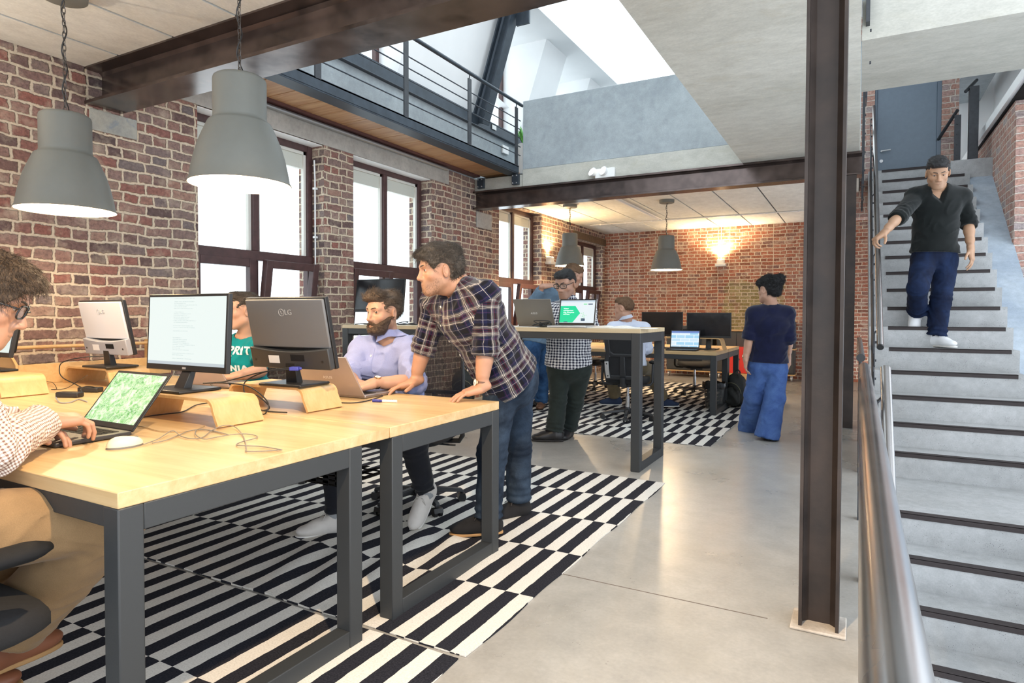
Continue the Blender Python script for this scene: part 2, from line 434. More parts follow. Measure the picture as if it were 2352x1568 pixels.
# concrete pads under the beam ends, pale corner pilaster
mb = MB(); mb.box((XW, 2.56, 2.535), (XW + .012, 2.90, 2.685)); struct(mb.build('trim_2', concrete_mat('pad_stone', (.30, .30, .28), (.44, .42, .36), stain=(.18, .24, .30), sc=5), bevel=.004), 'stained concrete padstone under the near steel beam')
mb = MB(); mb.box((XW, 7.80, 2.47), (XW + .02, 8.22, 2.70)); struct(mb.build('trim_3', LINTEL, bevel=.006), 'pale concrete padstone under the far steel beam')

# windows: frame, fixed top lights, one bottom casement tilted inwards
def window(n, y0, y1, z0, z1, open_side, label, tr=1.77):
    w = thing('window_%d' % n, label, 'window', (XW - .16, (y0 + y1) / 2, z0), kind='structure')
    W = (y1 - y0) / 2; H = z1 - z0; f = .07; T = tr - z0
    mb = MB()
    mb.box((-.07, -W, 0), (0, -W + f, H)); mb.box((-.07, W - f, 0), (0, W, H)); mb.box((-.069, -W + f, H - f), (-.001, W - f, H - .001)); mb.box((-.069, -W + f, .001), (-.001, W - f, f))
    mb.box((-.072, -W + .002, T - .05), (.012, W - .002, T + .04)); mb.box((-.071, -.035, T + .04), (.006, .035, H - f)); mb.box((-.071, -.035, f), (-.01, .035, T - .05))
    mb.build('window_frame', WINF, w, bevel=.006)
    mb = MB()
    for (a, b_) in ((-W + f, -.035), (.035, W - f)):
        for q in (a, b_ - .03): mb.box((-.06, q, T + .04), (-.025, q + .03, H - f))
        mb.box((-.06, a, H - f - .03), (-.025, b_, H - f))
        mb.box((-.09, a + .03, H - f - .17), (-.045, b_ - .03, H - f - .03))
    mb.build('glazing_bead', WINL, w)
    mb = MB()
    for (a, b_) in ((-W + f, -.035), (.035, W - f)): mb.box((-.048, a, T + .04), (-.042, b_, H - f))
    mb.build('pane', GLASS, w)
    for s in (-1, 1):                       # two lower casements
        a, b_ = (-W + f, -.035) if s < 0 else (.035, W - f)
        mb = MB(); g = MB(); sf = .075; h = T - .05 - .03
        c = (a + b_) / 2; hw = (b_ - a) / 2 + .025
        tilt = math.radians(7.5) if s == open_side else 0
        M = Matrix.Translation((.0, c, .04)) @ Matrix.Rotation(tilt, 4, 'Y')
        mb.box((-.045, -hw, 0), (.02, -hw + sf, h), M); mb.box((-.045, hw - sf, 0), (.02, hw, h), M)
        mb.box((-.044, -hw + sf, h - sf), (.019, hw - sf, h - .001), M); mb.box((-.044, -hw + sf, .001), (.019, hw - sf, sf), M)
        g.box((-.02, -hw + sf, sf), (-.014, hw - sf, h - sf), M)
        k = mb.build('casement', WINF, w, bevel=.005)
        if s == open_side: k['label'] = 'dark casement tilted open at the top'
        g.build('pane', GLASS, k)
    mb = MB(); mb.box((0, -W, -.02), (.22, W, .02)); mb.build('window_sill', LINTEL, w)
    return w
window(1, *WIN[0], 1, 'tall dark-framed window behind the near pendant lamps, right lower casement tilted open')
window(2, *WIN[1], -1, 'tall dark-framed window behind the dark monitor on the standing table')
window(3, *WIN[2], 1, 'dark-framed window just beyond the far steel beam')
window(4, *WIN[3], 1, 'last dark-framed window in the corner by the back brick wall')

# steel I-beams
def ibeam(name, a, b_, h, w, label, tf=.022, tw=.014, mat=None, updir=(0, 0, 1)):
    a = Vector(a); d = Vector(b_) - a; Lh = d.length; x = d.normalized(); z = Vector(updir); y = z.cross(x).normalized(); z = x.cross(y)
    M = Matrix(((x.x, y.x, z.x, a.x), (x.y, y.y, z.y, a.y), (x.z, y.z, z.z, a.z), (0, 0, 0, 1)))
    mb = MB()
    pts = [(-w/2, -h/2), (w/2, -h/2), (w/2, -h/2+tf), (tw/2+.02, -h/2+tf), (tw/2, -h/2+tf+.02), (tw/2, h/2-tf-.02), (tw/2+.02, h/2-tf), (w/2, h/2-tf), (w/2, h/2),
           (-w/2, h/2), (-w/2, h/2-tf), (-tw/2-.02, h/2-tf), (-tw/2, h/2-tf-.02), (-tw/2, -h/2+tf+.02), (-tw/2-.02, -h/2+tf), (-w/2, -h/2+tf)]
    R = M @ Matrix(((0, 0, 1, 0), (1, 0, 0, 0), (0, 1, 0, 0), (0, 0, 0, 1)))
    mb.prism(pts, Lh, R)
    return struct(mb.build(name, mat or STEEL, smooth=40), label)
ibeam('steel_beam', (XW - .1, YB1, 2.84), (-.19, YB1, 2.84), .27, .26, 'near steel beam running from the brick wall across the top of the room')
ibeam('steel_beam', (XW - .1, YB2, 2.84), (.02, YB2, 2.84), .25, .20, 'far steel beam below the concrete parapet')
ibeam('steel_column', (-.116, 2.748, -.01), (-.116, 2.748, 3.0), .14, .14, mat=STEELC, label='rusty brown steel column standing nearest the stair rail', updir=(1, 0, 0), tf=.012, tw=.010)
ibeam('steel_column', (-.10, 7.81, 0), (-.10, 7.81, 2.72), .20, .14, mat=STEELC, label='dark steel column further back under the far beam', updir=(0, 1, 0), tf=.014)
mb = MB(); mb.box((-.215, 2.655, 0), (-.02, 2.84, .012)); struct(mb.build('trim_4', concrete_mat('grout', (.42, .36, .30), (.62, .56, .50), rough=.95, sc=9), bevel=.005), 'rough grout collar at the foot of the near column')

# gallery parapet above the far beam
mb = MB(); mb.box((-4.07, YB2 - .06, ZC), (.0, YB2 + .12, 3.205), mi=1); mb.box((-4.07, YB2 - .05, 3.206), (.0, YB2 + .1, 4.135)); 
mb.box((XW, YB2 - .05, ZC), (-4.07, YB2 + .12, 3.14), mi=1)
struct(mb.build('wall_gallery', [GREYC, SLAB], bevel=.006), 'grey rendered parapet wall of the upper gallery')
mb = MB(); mb.box((XW, YB2 + .12, 3.08), (0.0, YE, 3.2)); struct(mb.build('floor_upper', GREYC))

# walkway along the window wall
mb = MB()
for k in range(18):
    y = YB1 + .15 + k * .31
    mb.box((XW + .09, y, 3.19), (-4.22, y + .298, 3.215))
struct(mb.build('floor_walkway', SOFFIT), 'hardwood boards of the walkway seen from below')
mb = MB(); mb.box((-4.30, YB1 + .1, 3.145), (-4.13, YB2 - .06, 3.165)); mb.box((-4.145, YB1 + .1, 3.16), (-4.125, YB2 - .06, 3.26)); mb.box((-4.22, YB1 + .1, 3.24), (-4.125, YB2 - .06, 3.262))
struct(mb.build('trim_walkway', STEELB, bevel=.003), 'blue-black steel channel edging the walkway')
mb = MB(); mb.box((XW + .0, YB1 + .1, 3.165), (XW + .10, YB2 - .06, 3.19)); struct(mb.build('trim_red', REDB), 'red-brown steel angle under the walkway boards')
mb = MB(); mb.tube([(XW + .045, YB1 + .2, 3.135), (XW + .045, 7.0, 3.135)], .022, 10); struct(mb.build('trim_pipe', plain('galvanised', (.42, .44, .45), .4, .8)), 'galvanised pipe running under the walkway')
mb = MB()
for x in (-4.16, XW + .13):
    mb.box((x - .05, YB2 - .11, 3.00), (x + .05, YB2 - .062, 3.14))
    for dx in (-.03, .03):
        for z in (3.02, 3.12): mb.cyl((x + dx, YB2 - .112, z), (x + dx, YB2 - .125, z), .008, seg=8, mi=1)
struct(mb.build('trim_bracket', [STEELB, SILV]), 'bolted steel brackets under the walkway end')
# walkway guard rail
gr = thing('guard_rail', 'steel walkway railing with five thin rods above the windows', 'railing', (-4.13, 5.3, 3.25))
mb = MB(); mb.tube([(0, -2.6, .86), (0, 2.56, .86)], .022, 14); mb.build('top_rail', STEELB, gr, smooth=60)
for i in range(5):
    mb = MB(); mb.tube([(0, -2.6, .16 + i * .119), (0, 2.5, .16 + i * .119)], .007, 8); mb.build('rod', STEELB, gr, smooth=60)
for y in (-1.25, -.03, 1.19, 2.38):
    mb = MB(); mb.box((-.006, y - .035, .0), (.008, y + .035, .79)); mb.cyl((0, y, .78), (0, y, .85), .007, seg=8); mb.build('post', RAILD, gr)

# upper storey shell: knee wall, steel plate, pitched lining with dormers, flat ceiling
mb = MB(); mb.box((XW - .3, -1, 3.15), (XW, YE, 3.90)); mb.box((XW - .3, -1, 3.90), (XW + .05, YE, 4.06), mi=1); struct(mb.build('wall_knee', [GREYC, STEELB]))
k = .34; X0, Z0, Z1 = -4.98, 4.00, 5.62
def sx(z): return X0 + k * (z - Z0)
holes = [(3.2, 6.13), (8.25, 9.25), (10.05, 11.15), (11.7, 12.6)]
mb = MB(); ys = [-1.0]
for h in holes: ys += list(h)
ys.append(YE)
XT = sx(Z1)
for a, b_ in zip(ys[::2], ys[1::2]):
    mb.add([(X0, a, Z0), (X0, b_, Z0), (XT, b_, Z1), (XT, a, Z1)], [(0, 1, 2, 3)])
    for y in (a, b_): mb.add([(X0, y, Z0), (XT, y, Z1), (XT, y, Z1 + .05), (-5.3, y, Z1 + .05), (-5.3, y, Z0)], [(0, 1, 2, 3, 4, 5)])
for (a, b_) in holes: mb.add([(-5.3, a, Z1), (-5.3, b_, Z1), (XT, b_, Z1), (XT, a, Z1)], [(0, 1, 2, 3)])
struct(mb.build('wall_pitched', PLASTER))
mb = MB()
mb.box((XT, -1.0, Z1), (-4.1, YE, Z1 + .12)); mb.box((-.6, -1, Z1), (3.2, YE, Z1 + .12)); mb.box((-4.1, -1, Z1), (-.6, 3.0, Z1 + .12))
struct(mb.build('ceiling_upper', PLASTER))
sk = MB(); sk.box((-4.1, 3.0, Z1 + .04), (-.6, YE, Z1 + .05)); struct(sk.build('window_9', GLASS), 'added long rooflight above the concrete parapet, letting in sky to brighten the upper floor')  # rooflight is an addition so that sky makes the gallery bright
for i, (a, b_) in enumerate(holes):
    w = thing('window_%d' % (5 + i), ['wide dormer window above the walkway rail', 'dormer window beyond the slanted steel rafter', 'dormer window half hidden behind the concrete parapet', 'last dormer window behind the concrete parapet'][i], 'window', (-5.22, (a + b_) / 2, Z0), kind='structure')
    W = (b_ - a) / 2; H = Z1 - Z0 + .1; mb = MB(); f = .06
    for q in ([-W, W - f] + ([W - .45, -W + .4] if i == 0 else [])): mb.box((-.06, q, 0), (0, q + f, H))
    mb.box((-.059, -W + f, H - f), (-.001, W - f, H - .001)); mb.box((-.059, -W + f, .001), (-.001, W - f, f))
    mb.build('window_frame', WINF, w)
    mb = MB(); mb.box((-.035, -W, 0), (-.03, W, H)); mb.build('pane', GLASS, w)
ibeam('steel_rafter', (-4.79, YB2 + .0, 3.95), (-4.25, YB2 + .0, 5.60), .20, .18, 'slanted dark steel rafter rising behind the walkway rail', mat=STEELB, updir=(.9, 0, -.35))
mb = MB(); mb.box((-4.22, YB2 + .02, 5.22), (-4.02, YB2 + .06, 5.42)); struct(mb.build('trim_gusset', STEELB), 'steel gusset plate at the rafter head')
so = thing('wall_socket', 'white double socket plate on the steel band beside the rafter', 'socket', (XW + .055, 8.21, 4.0)); MB().box((0, -.06, -.04), (.012, .06, .04)).build('plate', WHITEP, so, bevel=.003)
so = thing('wall_socket', 'white socket box low on the grey knee wall of the upper floor', 'socket', (XW + .005, 8.62, 3.76)); MB().box((0, -.09, -.06), (.03, .09, .06)).build('plate', WHITEP, so, bevel=.004)
# upper back wall and the wall behind the stairs door
mb = MB(); mb.box((XW, YE, 3.1), (3.2, YE + .2, Z1)); struct(mb.build('wall_upper_back', PLASTER))
struct(wall_holes('wall_stair_head', 'Y', 10.25, .3, -.25, 1.14, 2.6, 5.4, [(.17, .95, 3.19, 5.25)], BRICKR))
d = thing('door_1', 'blue-grey steel door at the head of the stairs', 'door', (.56, 10.27, 3.20), kind='structure')
DOORM = plain('blue_grey_door_paint', (.155, .195, .245), .45, var=.05)
mb = MB(); mb.box((-.36, .02, 0), (.34, .06, 2.05)); mb.build('leaf', DOORM, d, bevel=.004)
mb = MB(); mb.box((-.39, 0, 0), (-.36, .09, 2.09)); mb.box((.34, 0, 0), (.39, .09, 2.09)); mb.box((-.36, .001, 2.05), (.34, .089, 2.089)); mb.build('door_frame', plain('door_frame_paint', (.12, .155, .20), .4), d, bevel=.003)
mb = MB(); mb.cyl((-.30, .02, .30), (-.30, -.03, .30), .012); mb.tube([(-.30, -.03, .30), (-.19, -.035, .305)], .010, 10); mb.cyl((-.30, .02, .17), (-.30, .012, .17), .022); mb.build('door_handle', SILV, d, smooth=50)

# ------------------------------------------------------------------ staircase
R_, G_ = .1855, .267; YU, YL = 5.57, 4.57; XS0, XS1 = .10, 1.19
NOSE = plain('black_grip_strip', (.035, .026, .026), .75, bumpk=.3, bscale=400)
st = thing('concrete_staircase', 'cast concrete staircase with black grip strips rising past the column', 'staircase', (0, 0, 0), kind='structure')
pts = [(YL - 9 * G_, -9 * R_)]
for i in range(8, -1, -1):
    y = YL - i * G_; pts += [(y - G_, -i * R_ - R_), (y, -i * R_ - R_), (y, -i * R_)] if i == 8 else [(y, -i * R_ - R_), (y, -i * R_)]
pts.append((YU, 0))
for i in range(17):
    y = YU + i * G_; pts += [(y, i * R_), (y, (i + 1) * R_)]
pts += [(10.25, 17 * R_), (10.25, 2.7), (9.9, 2.7), (YU + .5, -.22), (YL, -.3), (YL - 8 * G_, -2.1), (YL - 9 * G_, -2.1)]
cl = []
for p in pts:
    if not cl or abs(p[0] - cl[-1][0]) + abs(p[1] - cl[-1][1]) > 1e-6: cl.append(p)
M = Matrix(((0, 0, 1, XS0), (1, 0, 0, 0), (0, 1, 0, 0), (0, 0, 0, 1)))
mb = MB(); mb.prism(cl, XS1 - XS0, M)
fl = mb.build('flight', STAIR, st)
bmm = bmesh.new(); bmm.from_mesh(fl.data); bmesh.ops.triangulate(bmm, faces=[f for f in bmm.faces if len(f.verts) > 4]); bmm.to_mesh(fl.data); bmm.free()
for i in range(-8, 18):
    if i <= 0: y, z, a, b_ = YL + i * G_, i * R_, .25, 1.19
    else: y, z, a, b_ = YU + (i - 1) * G_, i * R_, .255, 1.135
    mb = MB(); mb.box((a, y - .006, z - .030), (b_, y + .0, z + .001)); mb.box((a, y - .006, z - .002), (b_, y + .052, z + .003))
    mb.build('grip_strip', NOSE, st)
# lower landing continues to the right, sloped concrete apron between steps and wall
mb = MB(); mb.box((1.19, YL, -.3), (3.2, YU + .3, 0)); mb.box((1.19, YL - 9 * G_, -2.1), (1.5, YL, -.02)); struct(mb.build('floor_landing', STAIR))
sl = R_ / G_
APRON = concrete_mat('blue_grey_apron', (.30, .36, .44), (.46, .52, .58), rough=.7, sc=2)
mb = MB()
poly = [(YU + .25, 0), (YU + .5, .20), (9.75, .12 + (9.75 - YU) * sl), (9.75, -.3), (YU + .25, -.3)]
M = Matrix(((0, 0, 1, 1.19), (1, 0, 0, 0), (0, 1, 0, 0), (0, 0, 0, 1)))
mb.prism(poly, .24, M)
poly2 = [(YU + .25, 0), (YU + .5, .12), (8.38, -.52 + (8.38 - YU) * sl), (8.38, -.3), (YU + .25, -.3)]
M2 = Matrix(((0, 0, 1, 1.43), (1, 0, 0, 0), (0, 1, 0, 0), (0, 0, 0, 1)))
mb.prism(poly2, 1.9, M2)
struct(mb.build('trim_apron', APRON), 'smooth blue-grey sloping concrete apron between steps and brick pier')
mb = MB(); mb.box((1.0, 9.62, 2.9), (1.43, 10.3, 3.15)); struct(mb.build('floor_stair_head', STAIR))
# right-hand brick wall with its pier, sill and window band
mb = MB(); mb.box((1.42, 8.40, .5), (1.75, 14.0, 3.47)); mb.box((1.425, 8.36, .5), (3.4, 8.40, 3.30)); struct(mb.build('wall_right', BRICKR))
mb = MB(); mb.box((1.36, 7.2, 3.50), (1.80, 14.0, 3.60)); mb.box((1.40, 7.2, 3.475), (1.8, 14, 3.50), mi=1)
struct(mb.build('trim_sill', [PLASTER, BLKM]), 'long white sill on top of the brick wall by the stairs')
mb = MB(); mb.box((1.80, 7.2, 3.6), (1.95, 14.0, 5.6)); mb.box((1.14, 12.2, 3.1), (1.8, 12.3, 5.5)); struct(mb.build('wall_stair_side', PLASTER))
mb = MB(); mb.box((1.22, 7.2, 4.55), (1.62, 12.2, 4.85)); mb.box((1.215, 7.2, 4.55), (1.22, 12.2, 4.9), mi=1); struct(mb.build('trim_edge_beam', [GREYC, PLASTER]), 'concrete edge beam overhead beyond the stairs')
# round wall picture: plain coloured disc
m_, nt_, b_ = new_mat('wall_disc'); v_ = uvmap(nt_, src='Object'); n_ = noise(nt_, v_, 7, 3, .5, .5)
L(nt_, ramp(nt_, n_.outputs[0], [(.3, (.15, .45, .22)), (.45, (.55, .78, .9)), (.6, (.25, .6, .85)), (.75, (.85, .75, .85))]).outputs[0], b_.inputs['Base Color'])
dd = MB(); dd.cyl((1.797, 9.35, 4.18), (1.785, 9.35, 4.18), .15, seg=40); tag(dd.build('wall_disc', m_), 'round blue and green wall sticker above the long white sill', 'sticker')

# ------------------------------------------------------------------ handrails
def pipe(mb, pts, r=.0225, seg=16):
    mb.tube(pts, r, seg); return mb
def end_cap(par, p, d):
    m = MB(); p = Vector(p); d = Vector(d).normalized(); m.cyl(tuple(p - d * .012), tuple(p + d * .004), .0232, seg=20); m.build('end_cap', BLK, par, smooth=40)
g1 = thing('stairwell_guard', 'thick steel guard rail nearest the camera along the stairwell edge', 'railing', (.025, 1.8, 0))
mb = MB(); pipe(mb, [(0, -2.2, .975), (.006, 1.62, .975)], seg=24); mb.build('top_rail', RAIL, g1, smooth=60)
for y in (-1.0, .25, 1.5):
    mb = MB(); mb.box((-.005, y - .03, -.2), (.006, y + .03, .93)); mb.cyl((0, y, .92), (0, y, .96), .008, seg=8); mb.build('post', RAILD, g1)
for z in (.2, .34, .48, .62, .76):
    mb = MB(); mb.tube([(0, -2.2, z), (0, 1.6, z)], .006, 8); mb.build('rod', RAILD, g1, smooth=60)
g2 = thing('stairwell_guard', 'dark railing along the floor edge, behind the near guard rail and its gap', 'railing', (.02, 5.8, 0))
mb = MB(); pipe(mb, [(0, -1.66, .975), (0, 1.65, .975)]); mb.build('top_rail', RAIL, g2, smooth=60); end_cap(g2, (0, -1.66, .975), (0, -1, 0))
for y in (-1.5, -.2, 1.2):
    mb = MB(); mb.box((-.005, y - .03, -.1), (.006, y + .03, .93)); mb.cyl((0, y, .92), (0, y, .96), .008, seg=8); mb.build('post', RAILD, g2)
for z in (.2, .34, .48, .62, .76):
    mb = MB(); mb.tube([(0, -1.66, z), (0, 1.6, z)], .006, 8); mb.build('rod', RAILD, g2, smooth=60)
h1 = thing('stair_handrail', 'long steel handrail of the upper flight gripped by the descending man', 'railing', (.15, 5.37, .985))
mb = MB(); pipe(mb, [(0, 0, 0), (0, 4.2, 2.95)]); mb.build('top_rail', RAIL, h1, smooth=60); end_cap(h1, (0, 0, 0), (0, -1, -.7))
for t in (.25, 1.2, 2.2, 3.2, 4.0):
    mb = MB(); z = t * .702; mb.box((-.04, t - .03, z - .92), (-.03, t + .03, z - .07))
    for q in range(5): mb.cyl((-.03, t, z - .15 - q * .14), (-.018, t, z - .15 - q * .14), .009, seg=8)
    mb.tube([(-.035, t, z - .08), (-.01, t, z - .05), (0, t, z - .01)], .007, 8); mb.build('post', RAILD, h1)
for q in range(5):
    mb = MB(); mb.tube([(-.035, .1, .07 - .22 - q * .14), (-.035, 4.0, 2.81 - .22 - q * .14)], .006, 8); mb.build('rod', RAILD, h1, smooth=60)
h2 = thing('stair_handrail', 'short steel handrail of the lower flight beside the near guard rail', 'railing', (.12, 3.48, .966))
mb = MB(); pipe(mb, [(0, 0, 0), (0, -2.2, -1.54)]); mb.build('top_rail', RAIL, h2, smooth=60)
for t in (-.1, -1.0, -1.9):
    mb = MB(); z = t * .702; mb.box((-.04, t - .03, z - 1.6), (-.03, t + .03, z - .07)); mb.tube([(-.035, t, z - .08), (-.01, t, z - .05), (0, t, z - .01)], .007, 8); mb.build('post', RAILD, h2)
# flat bolted posts of the gallery guard hanging beside the slab edge
g3 = thing('gallery_guard', 'bolted flat steel posts along the slab edge above the stairs', 'railing', (.03, 7.0, 3.0))
for y in (-2.37, 1.0, 2.0, 3.0):
    mb = MB(); mb.box((-.01, y - .06, -.35 if y > 0 else .05), (.012, y + .06, 1.1))
    for q in range(6): mb.cyl((.012, y - .04, -.2 + q * .2), (.022, y - .04, -.2 + q * .2), .01, seg=8)
    mb.build('post', RAILD, g3)
mb = MB(); pipe(mb, [(.02, .6, 1.12), (.02, 3.1, 1.12)]); mb.build('top_rail', RAIL, g3, smooth=60)
# stair-head rails right of the door
g4 = thing('stair_head_guard', 'low dark railing with bolted post right of the steel door', 'railing', (1.08, 9.85, 3.15))
mb = MB(); mb.box((-.03, 0, 0), (.04, .012, .62)); [mb.cyl((.0, 0, .12 + q * .13), (.0, -.012, .12 + q * .13), .01, seg=8) for q in range(4)]; mb.build('post', RAILD, g4)
mb = MB(); mb.box((-.15, .5, 0), (-.09, .512, .5)); mb.build('post', RAILD, g4)
mb = MB(); pipe(mb, [(.0, 0, .68), (-.28, .75, .25)], .02); mb.build('top_rail', RAILD, g4, smooth=60)
g5 = thing('steel_post', 'square steel post with slanting cap rail at the head of the stairs', 'post', (1.245, 9.75, 3.15))
mb = MB(); mb.box((-.055, 0, 0), (.045, .09, .93)); mb.build('shaft', RAILD, g5, bevel=.004)
mb = MB(); pipe(mb, [(-.10, -.05, .86), (.06, .35, 1.10)], .02); mb.build('cap_rail', RAILD, g5, smooth=60)

# ------------------------------------------------------------------ rugs
def rug_mat(name, y0, x0, sw=.0695, cw=.532):
    m, nt, b = new_mat(name)
    tc = nt.nodes.new('ShaderNodeTexCoord'); v = tc.outputs['Object']
    nz = noise(nt, v, 14, 3)
    sp = nt.nodes.new('ShaderNodeSeparateXYZ'); L(nt, v, sp.inputs[0])
    jit = mth(nt, 'MULTIPLY', mth(nt, 'SUBTRACT', nz.outputs[0], .5), .010)
    c = mth(nt, 'FLOOR', mth(nt, 'DIVIDE', mth(nt, 'SUBTRACT', mth(nt, 'ADD', sp.outputs[1], jit), y0), cw))
    s = mth(nt, 'FLOOR', mth(nt, 'DIVIDE', mth(nt, 'SUBTRACT', mth(nt, 'ADD', sp.outputs[0], jit), x0), sw))
    par = mth(nt, 'MODULO', mth(nt, 'ABSOLUTE', mth(nt, 'ADD', s, c)), 2)
    n2 = noise(nt, v, 160, 3); 
    wht = ramp(nt, n2.outputs[0], [(.25, (.60, .57, .52)), (.75, (.80, .77, .72))]).outputs[0]
    blk = ramp(nt, n2.outputs[0], [(.25, (.010, .011, .016)), (.75, (.035, .035, .045))]).outputs[0]
    L(nt, mix(nt, mth(nt, 'GREATER_THAN', par, .5), wht, blk), b.inputs['Base Color'])
    b.inputs['Roughness'].default_value = .95; b.inputs['Specular IOR Level'].default_value = .1
    bump(nt, b, n2.outputs[0], .5, .004)
    return m
def rug(label, x0, x1, y0, y1, waves, group=None, phase=0):
    nx, ny = int((x1 - x0) / .03), int((y1 - y0) / .03)
    mb = MB(); vs = []; fs = []
    def hgt(x, y):
        h = .006 + .0015 * math.sin(x * 3.1 + y * 1.7) + .001 * math.sin(x * 7 - y * 4)
        for (cx, cy, rx, ry, kx, ky, a) in waves:
            e = math.exp(-((x - cx) / rx) ** 2 - ((y - cy) / ry) ** 2)
            h += a * e * (.5 + .5 * math.sin(kx * x + ky * y))
        return max(h, .004)
    for t in (1, 0):
        for i in range(nx + 1):
            for j in range(ny + 1):
                x = x0 + (x1 - x0) * i / nx; y = y0 + (y1 - y0) * j / ny
                if i in (0, nx): x += .006 * math.sin(y * 9 + phase)
                if j in (0, ny): y += .004 * math.sin(x * 11 + phase)
                vs.append((x, y, hgt(x, y) if t else .0012))
    n1 = (nx + 1) * (ny + 1); ix = lambda i, j, t: t * n1 + i * (ny + 1) + j
    for i in range(nx):
        for j in range(ny):
            fs.append((ix(i, j, 0), ix(i + 1, j, 0), ix(i + 1, j + 1, 0), ix(i, j + 1, 0)))
            fs.append((ix(i, j, 1), ix(i, j + 1, 1), ix(i + 1, j + 1, 1), ix(i + 1, j, 1)))
    bd = [(i, 0) for i in range(nx)] + [(nx, j) for j in range(ny)] + [(i, ny) for i in range(nx, 0, -1)] + [(0, j) for j in range(ny, 0, -1)]
    for q in range(len(bd)):
        a, c = bd[q], bd[(q + 1) % len(bd)]
        fs.append((ix(*a, 0), ix(*a, 1), ix(*c, 1), ix(*c, 0)))
    mb.add(vs, fs)
    o = mb.build('striped_rug', rug_mat('rug_weave', y0, x1 + phase * .0695), smooth=60)
    return tag(o, label, 'rug', group)
rug('black and white striped rug under the bearded man and the standing plaid-shirted man', -4.60, -1.20, 1.872, 4.53, [(-2.2, 2.35, .45, .35, 26, 9, .03), (-1.95, 2.75, .25, .3, 30, 14, .02), (-2.9, 2.6, .4, .3, 22, 6, .014)], phase=1)
rug('black and white striped rug nearest the camera under the near desk legs', -4.60, -1.215, -.80, 1.852, [(-2.15, .55, .35, .25, 17, 5, .03)])
rug('black and white striped rug between the standing table and the far sitter chair', -4.55, -1.175, 5.975, 8.635, [(-2.3, 6.6, .3, .25, 30, 16, .016)])
rug('striped rug with a lifted front edge under the far desk', -4.55, -1.175, 8.66, 11.3, [(-3.0, 8.8, .9, .3, 14, 3, .02)], phase=1)

# ------------------------------------------------------------------ desks
def table(label, x0, x1, y0, y1, top, th=.042, leg=.066, inset=(0, 0, 0, 0), wood=None, group=None, tray=None, ends=(0, 1)):
    """U-frame table; inset = y offsets of the legs from y0/y1, x offsets of frames"""
    t = thing('desk', label, 'desk', ((x0 + x1) / 2, (y0 + y1) / 2, 0), group=group)
    hx, hy = (x1 - x0) / 2, (y1 - y0) / 2
    mb = MB(); mb.box((-hx, -hy, top - th), (hx, hy, top)); mb.build('tabletop', wood or OAK, t, bevel=.003)
    zt = top - th; ya, yb = -hy + inset[0], hy - inset[1]
    for e in ends:
        xx = (hx - leg) if e else -hx
        for (a, b_) in ((ya, ya + leg), (yb - leg, yb)):
            mb = MB(); mb.box((xx, a, 0), (xx + leg, b_, zt)); mb.build('leg', FRAME, t, bevel=.004)
        mb = MB(); mb.box((xx + .001, ya + leg, zt - leg * 1.05), (xx + leg - .001, yb - leg, zt)); mb.build('top_rail', FRAME, t, bevel=.003)
        mb = MB(); mb.box((xx + .001, ya + leg, 0), (xx + leg - .001, yb - leg, leg)); mb.build('foot_rail', FRAME, t, bevel=.003)
    for yy in (ya + .004, yb - leg + .004):
        mb = MB(); mb.box((-hx + leg, yy, zt - .055), (hx - leg, yy + leg - .008, zt)); mb.build('long_rail', FRAME, t, bevel=.003)
    if tray:
        a, b_, c, d = tray; mb = MB(); o = Vector(t.location)
        for i in range(10):          # slotted steel cable tray
            z = zt - .02 - i * .022
            mb.box((c - o.x, a - o.y, z - .012), (d - o.x, a - o.y + .003, z))
        for i in range(int((d - c) / .07) + 1):
            x = c + i * .07 - o.x; mb.box((x, a - o.y, zt - .235), (x + .03, a - o.y + .003, zt))
        for i in range(6):
            y = a + i * (b_ - a) / 6 - o.y; mb.box((c - o.x, y, zt - .238), (d - o.x, y + .016, zt - .235))
        for i in range(int((d - c) / .07) + 1):
            x = c + i * .07 - o.x; mb.box((x, a - o.y, zt - .238), (x + .03, b_ - o.y, zt - .235))
        mb.build('cable_tray', BLKM, t)
    return t
TD = .775
table('long birch desk nearest the camera with its frame legs on the near rug', -4.80, -1.60, .90, 1.936, TD, inset=(0, .155))
table('long birch desk the plaid-shirted man leans on, back to back with the nearest desk', -4.80, -1.60, 1.942, 2.80, TD, tray=(1.96, 2.3, -3.1, -1.9), inset=(.012, .0))
TS = 1.108
table('tall narrow standing table with birch top and dark frame legs', -4.51, -1.46, 4.735, 5.43, TS, th=.034, leg=.072, wood=OAKY)
table('far birch desk carrying the open laptop and two black monitors', -3.9, -1.48, 7.83, 8.66, .77, leg=.07)
table('rear birch desk standing back to back behind the far monitors', -3.9, -1.48, 8.67, 9.5, .77, leg=.07)

# ------------------------------------------------------------------ bent plywood risers
def riser(cx, cy, ln, w, h, label, rz=0, z=TD):
    t = .012; r = .035; s = .045
    path = [(-ln / 2, 0)]
    for a in range(7): q = PI / 2 * a / 6; path.append((-ln / 2 + s + r * (1 - math.cos(q)) - r * .4, h - t - r + r * math.sin(q)))
    for a in range(7): q = PI / 2 * (6 - a) / 6; path.append((ln / 2 - s - r * (1 - math.cos(q)) + r * .4, h - t - r + r * math.sin(q)))
    path.append((ln / 2, 0))
    mb = MB(); mb.strip(path, w, t)
    o = mb.build('monitor_riser', PLY, smooth=35); o.location = (cx, cy, z + .0005); o.rotation_euler = (0, 0, rz)
    return tag(o, label, 'monitor stand')
RH = .11
riser(-2.43, 1.695, .54, .215, RH, 'bent plywood riser under the bright white monitor')
riser(-2.42, 2.14, .54, .215, RH, 'bent plywood riser under the grey-backed monitor beside the bearded man')
riser(-4.15, 2.28, .52, .25, RH, 'bent plywood riser under the pale-backed monitor near the brick wall')
riser(-4.16, 1.71, .56, .22, RH, 'bent plywood riser at the left edge beside the man in glasses')

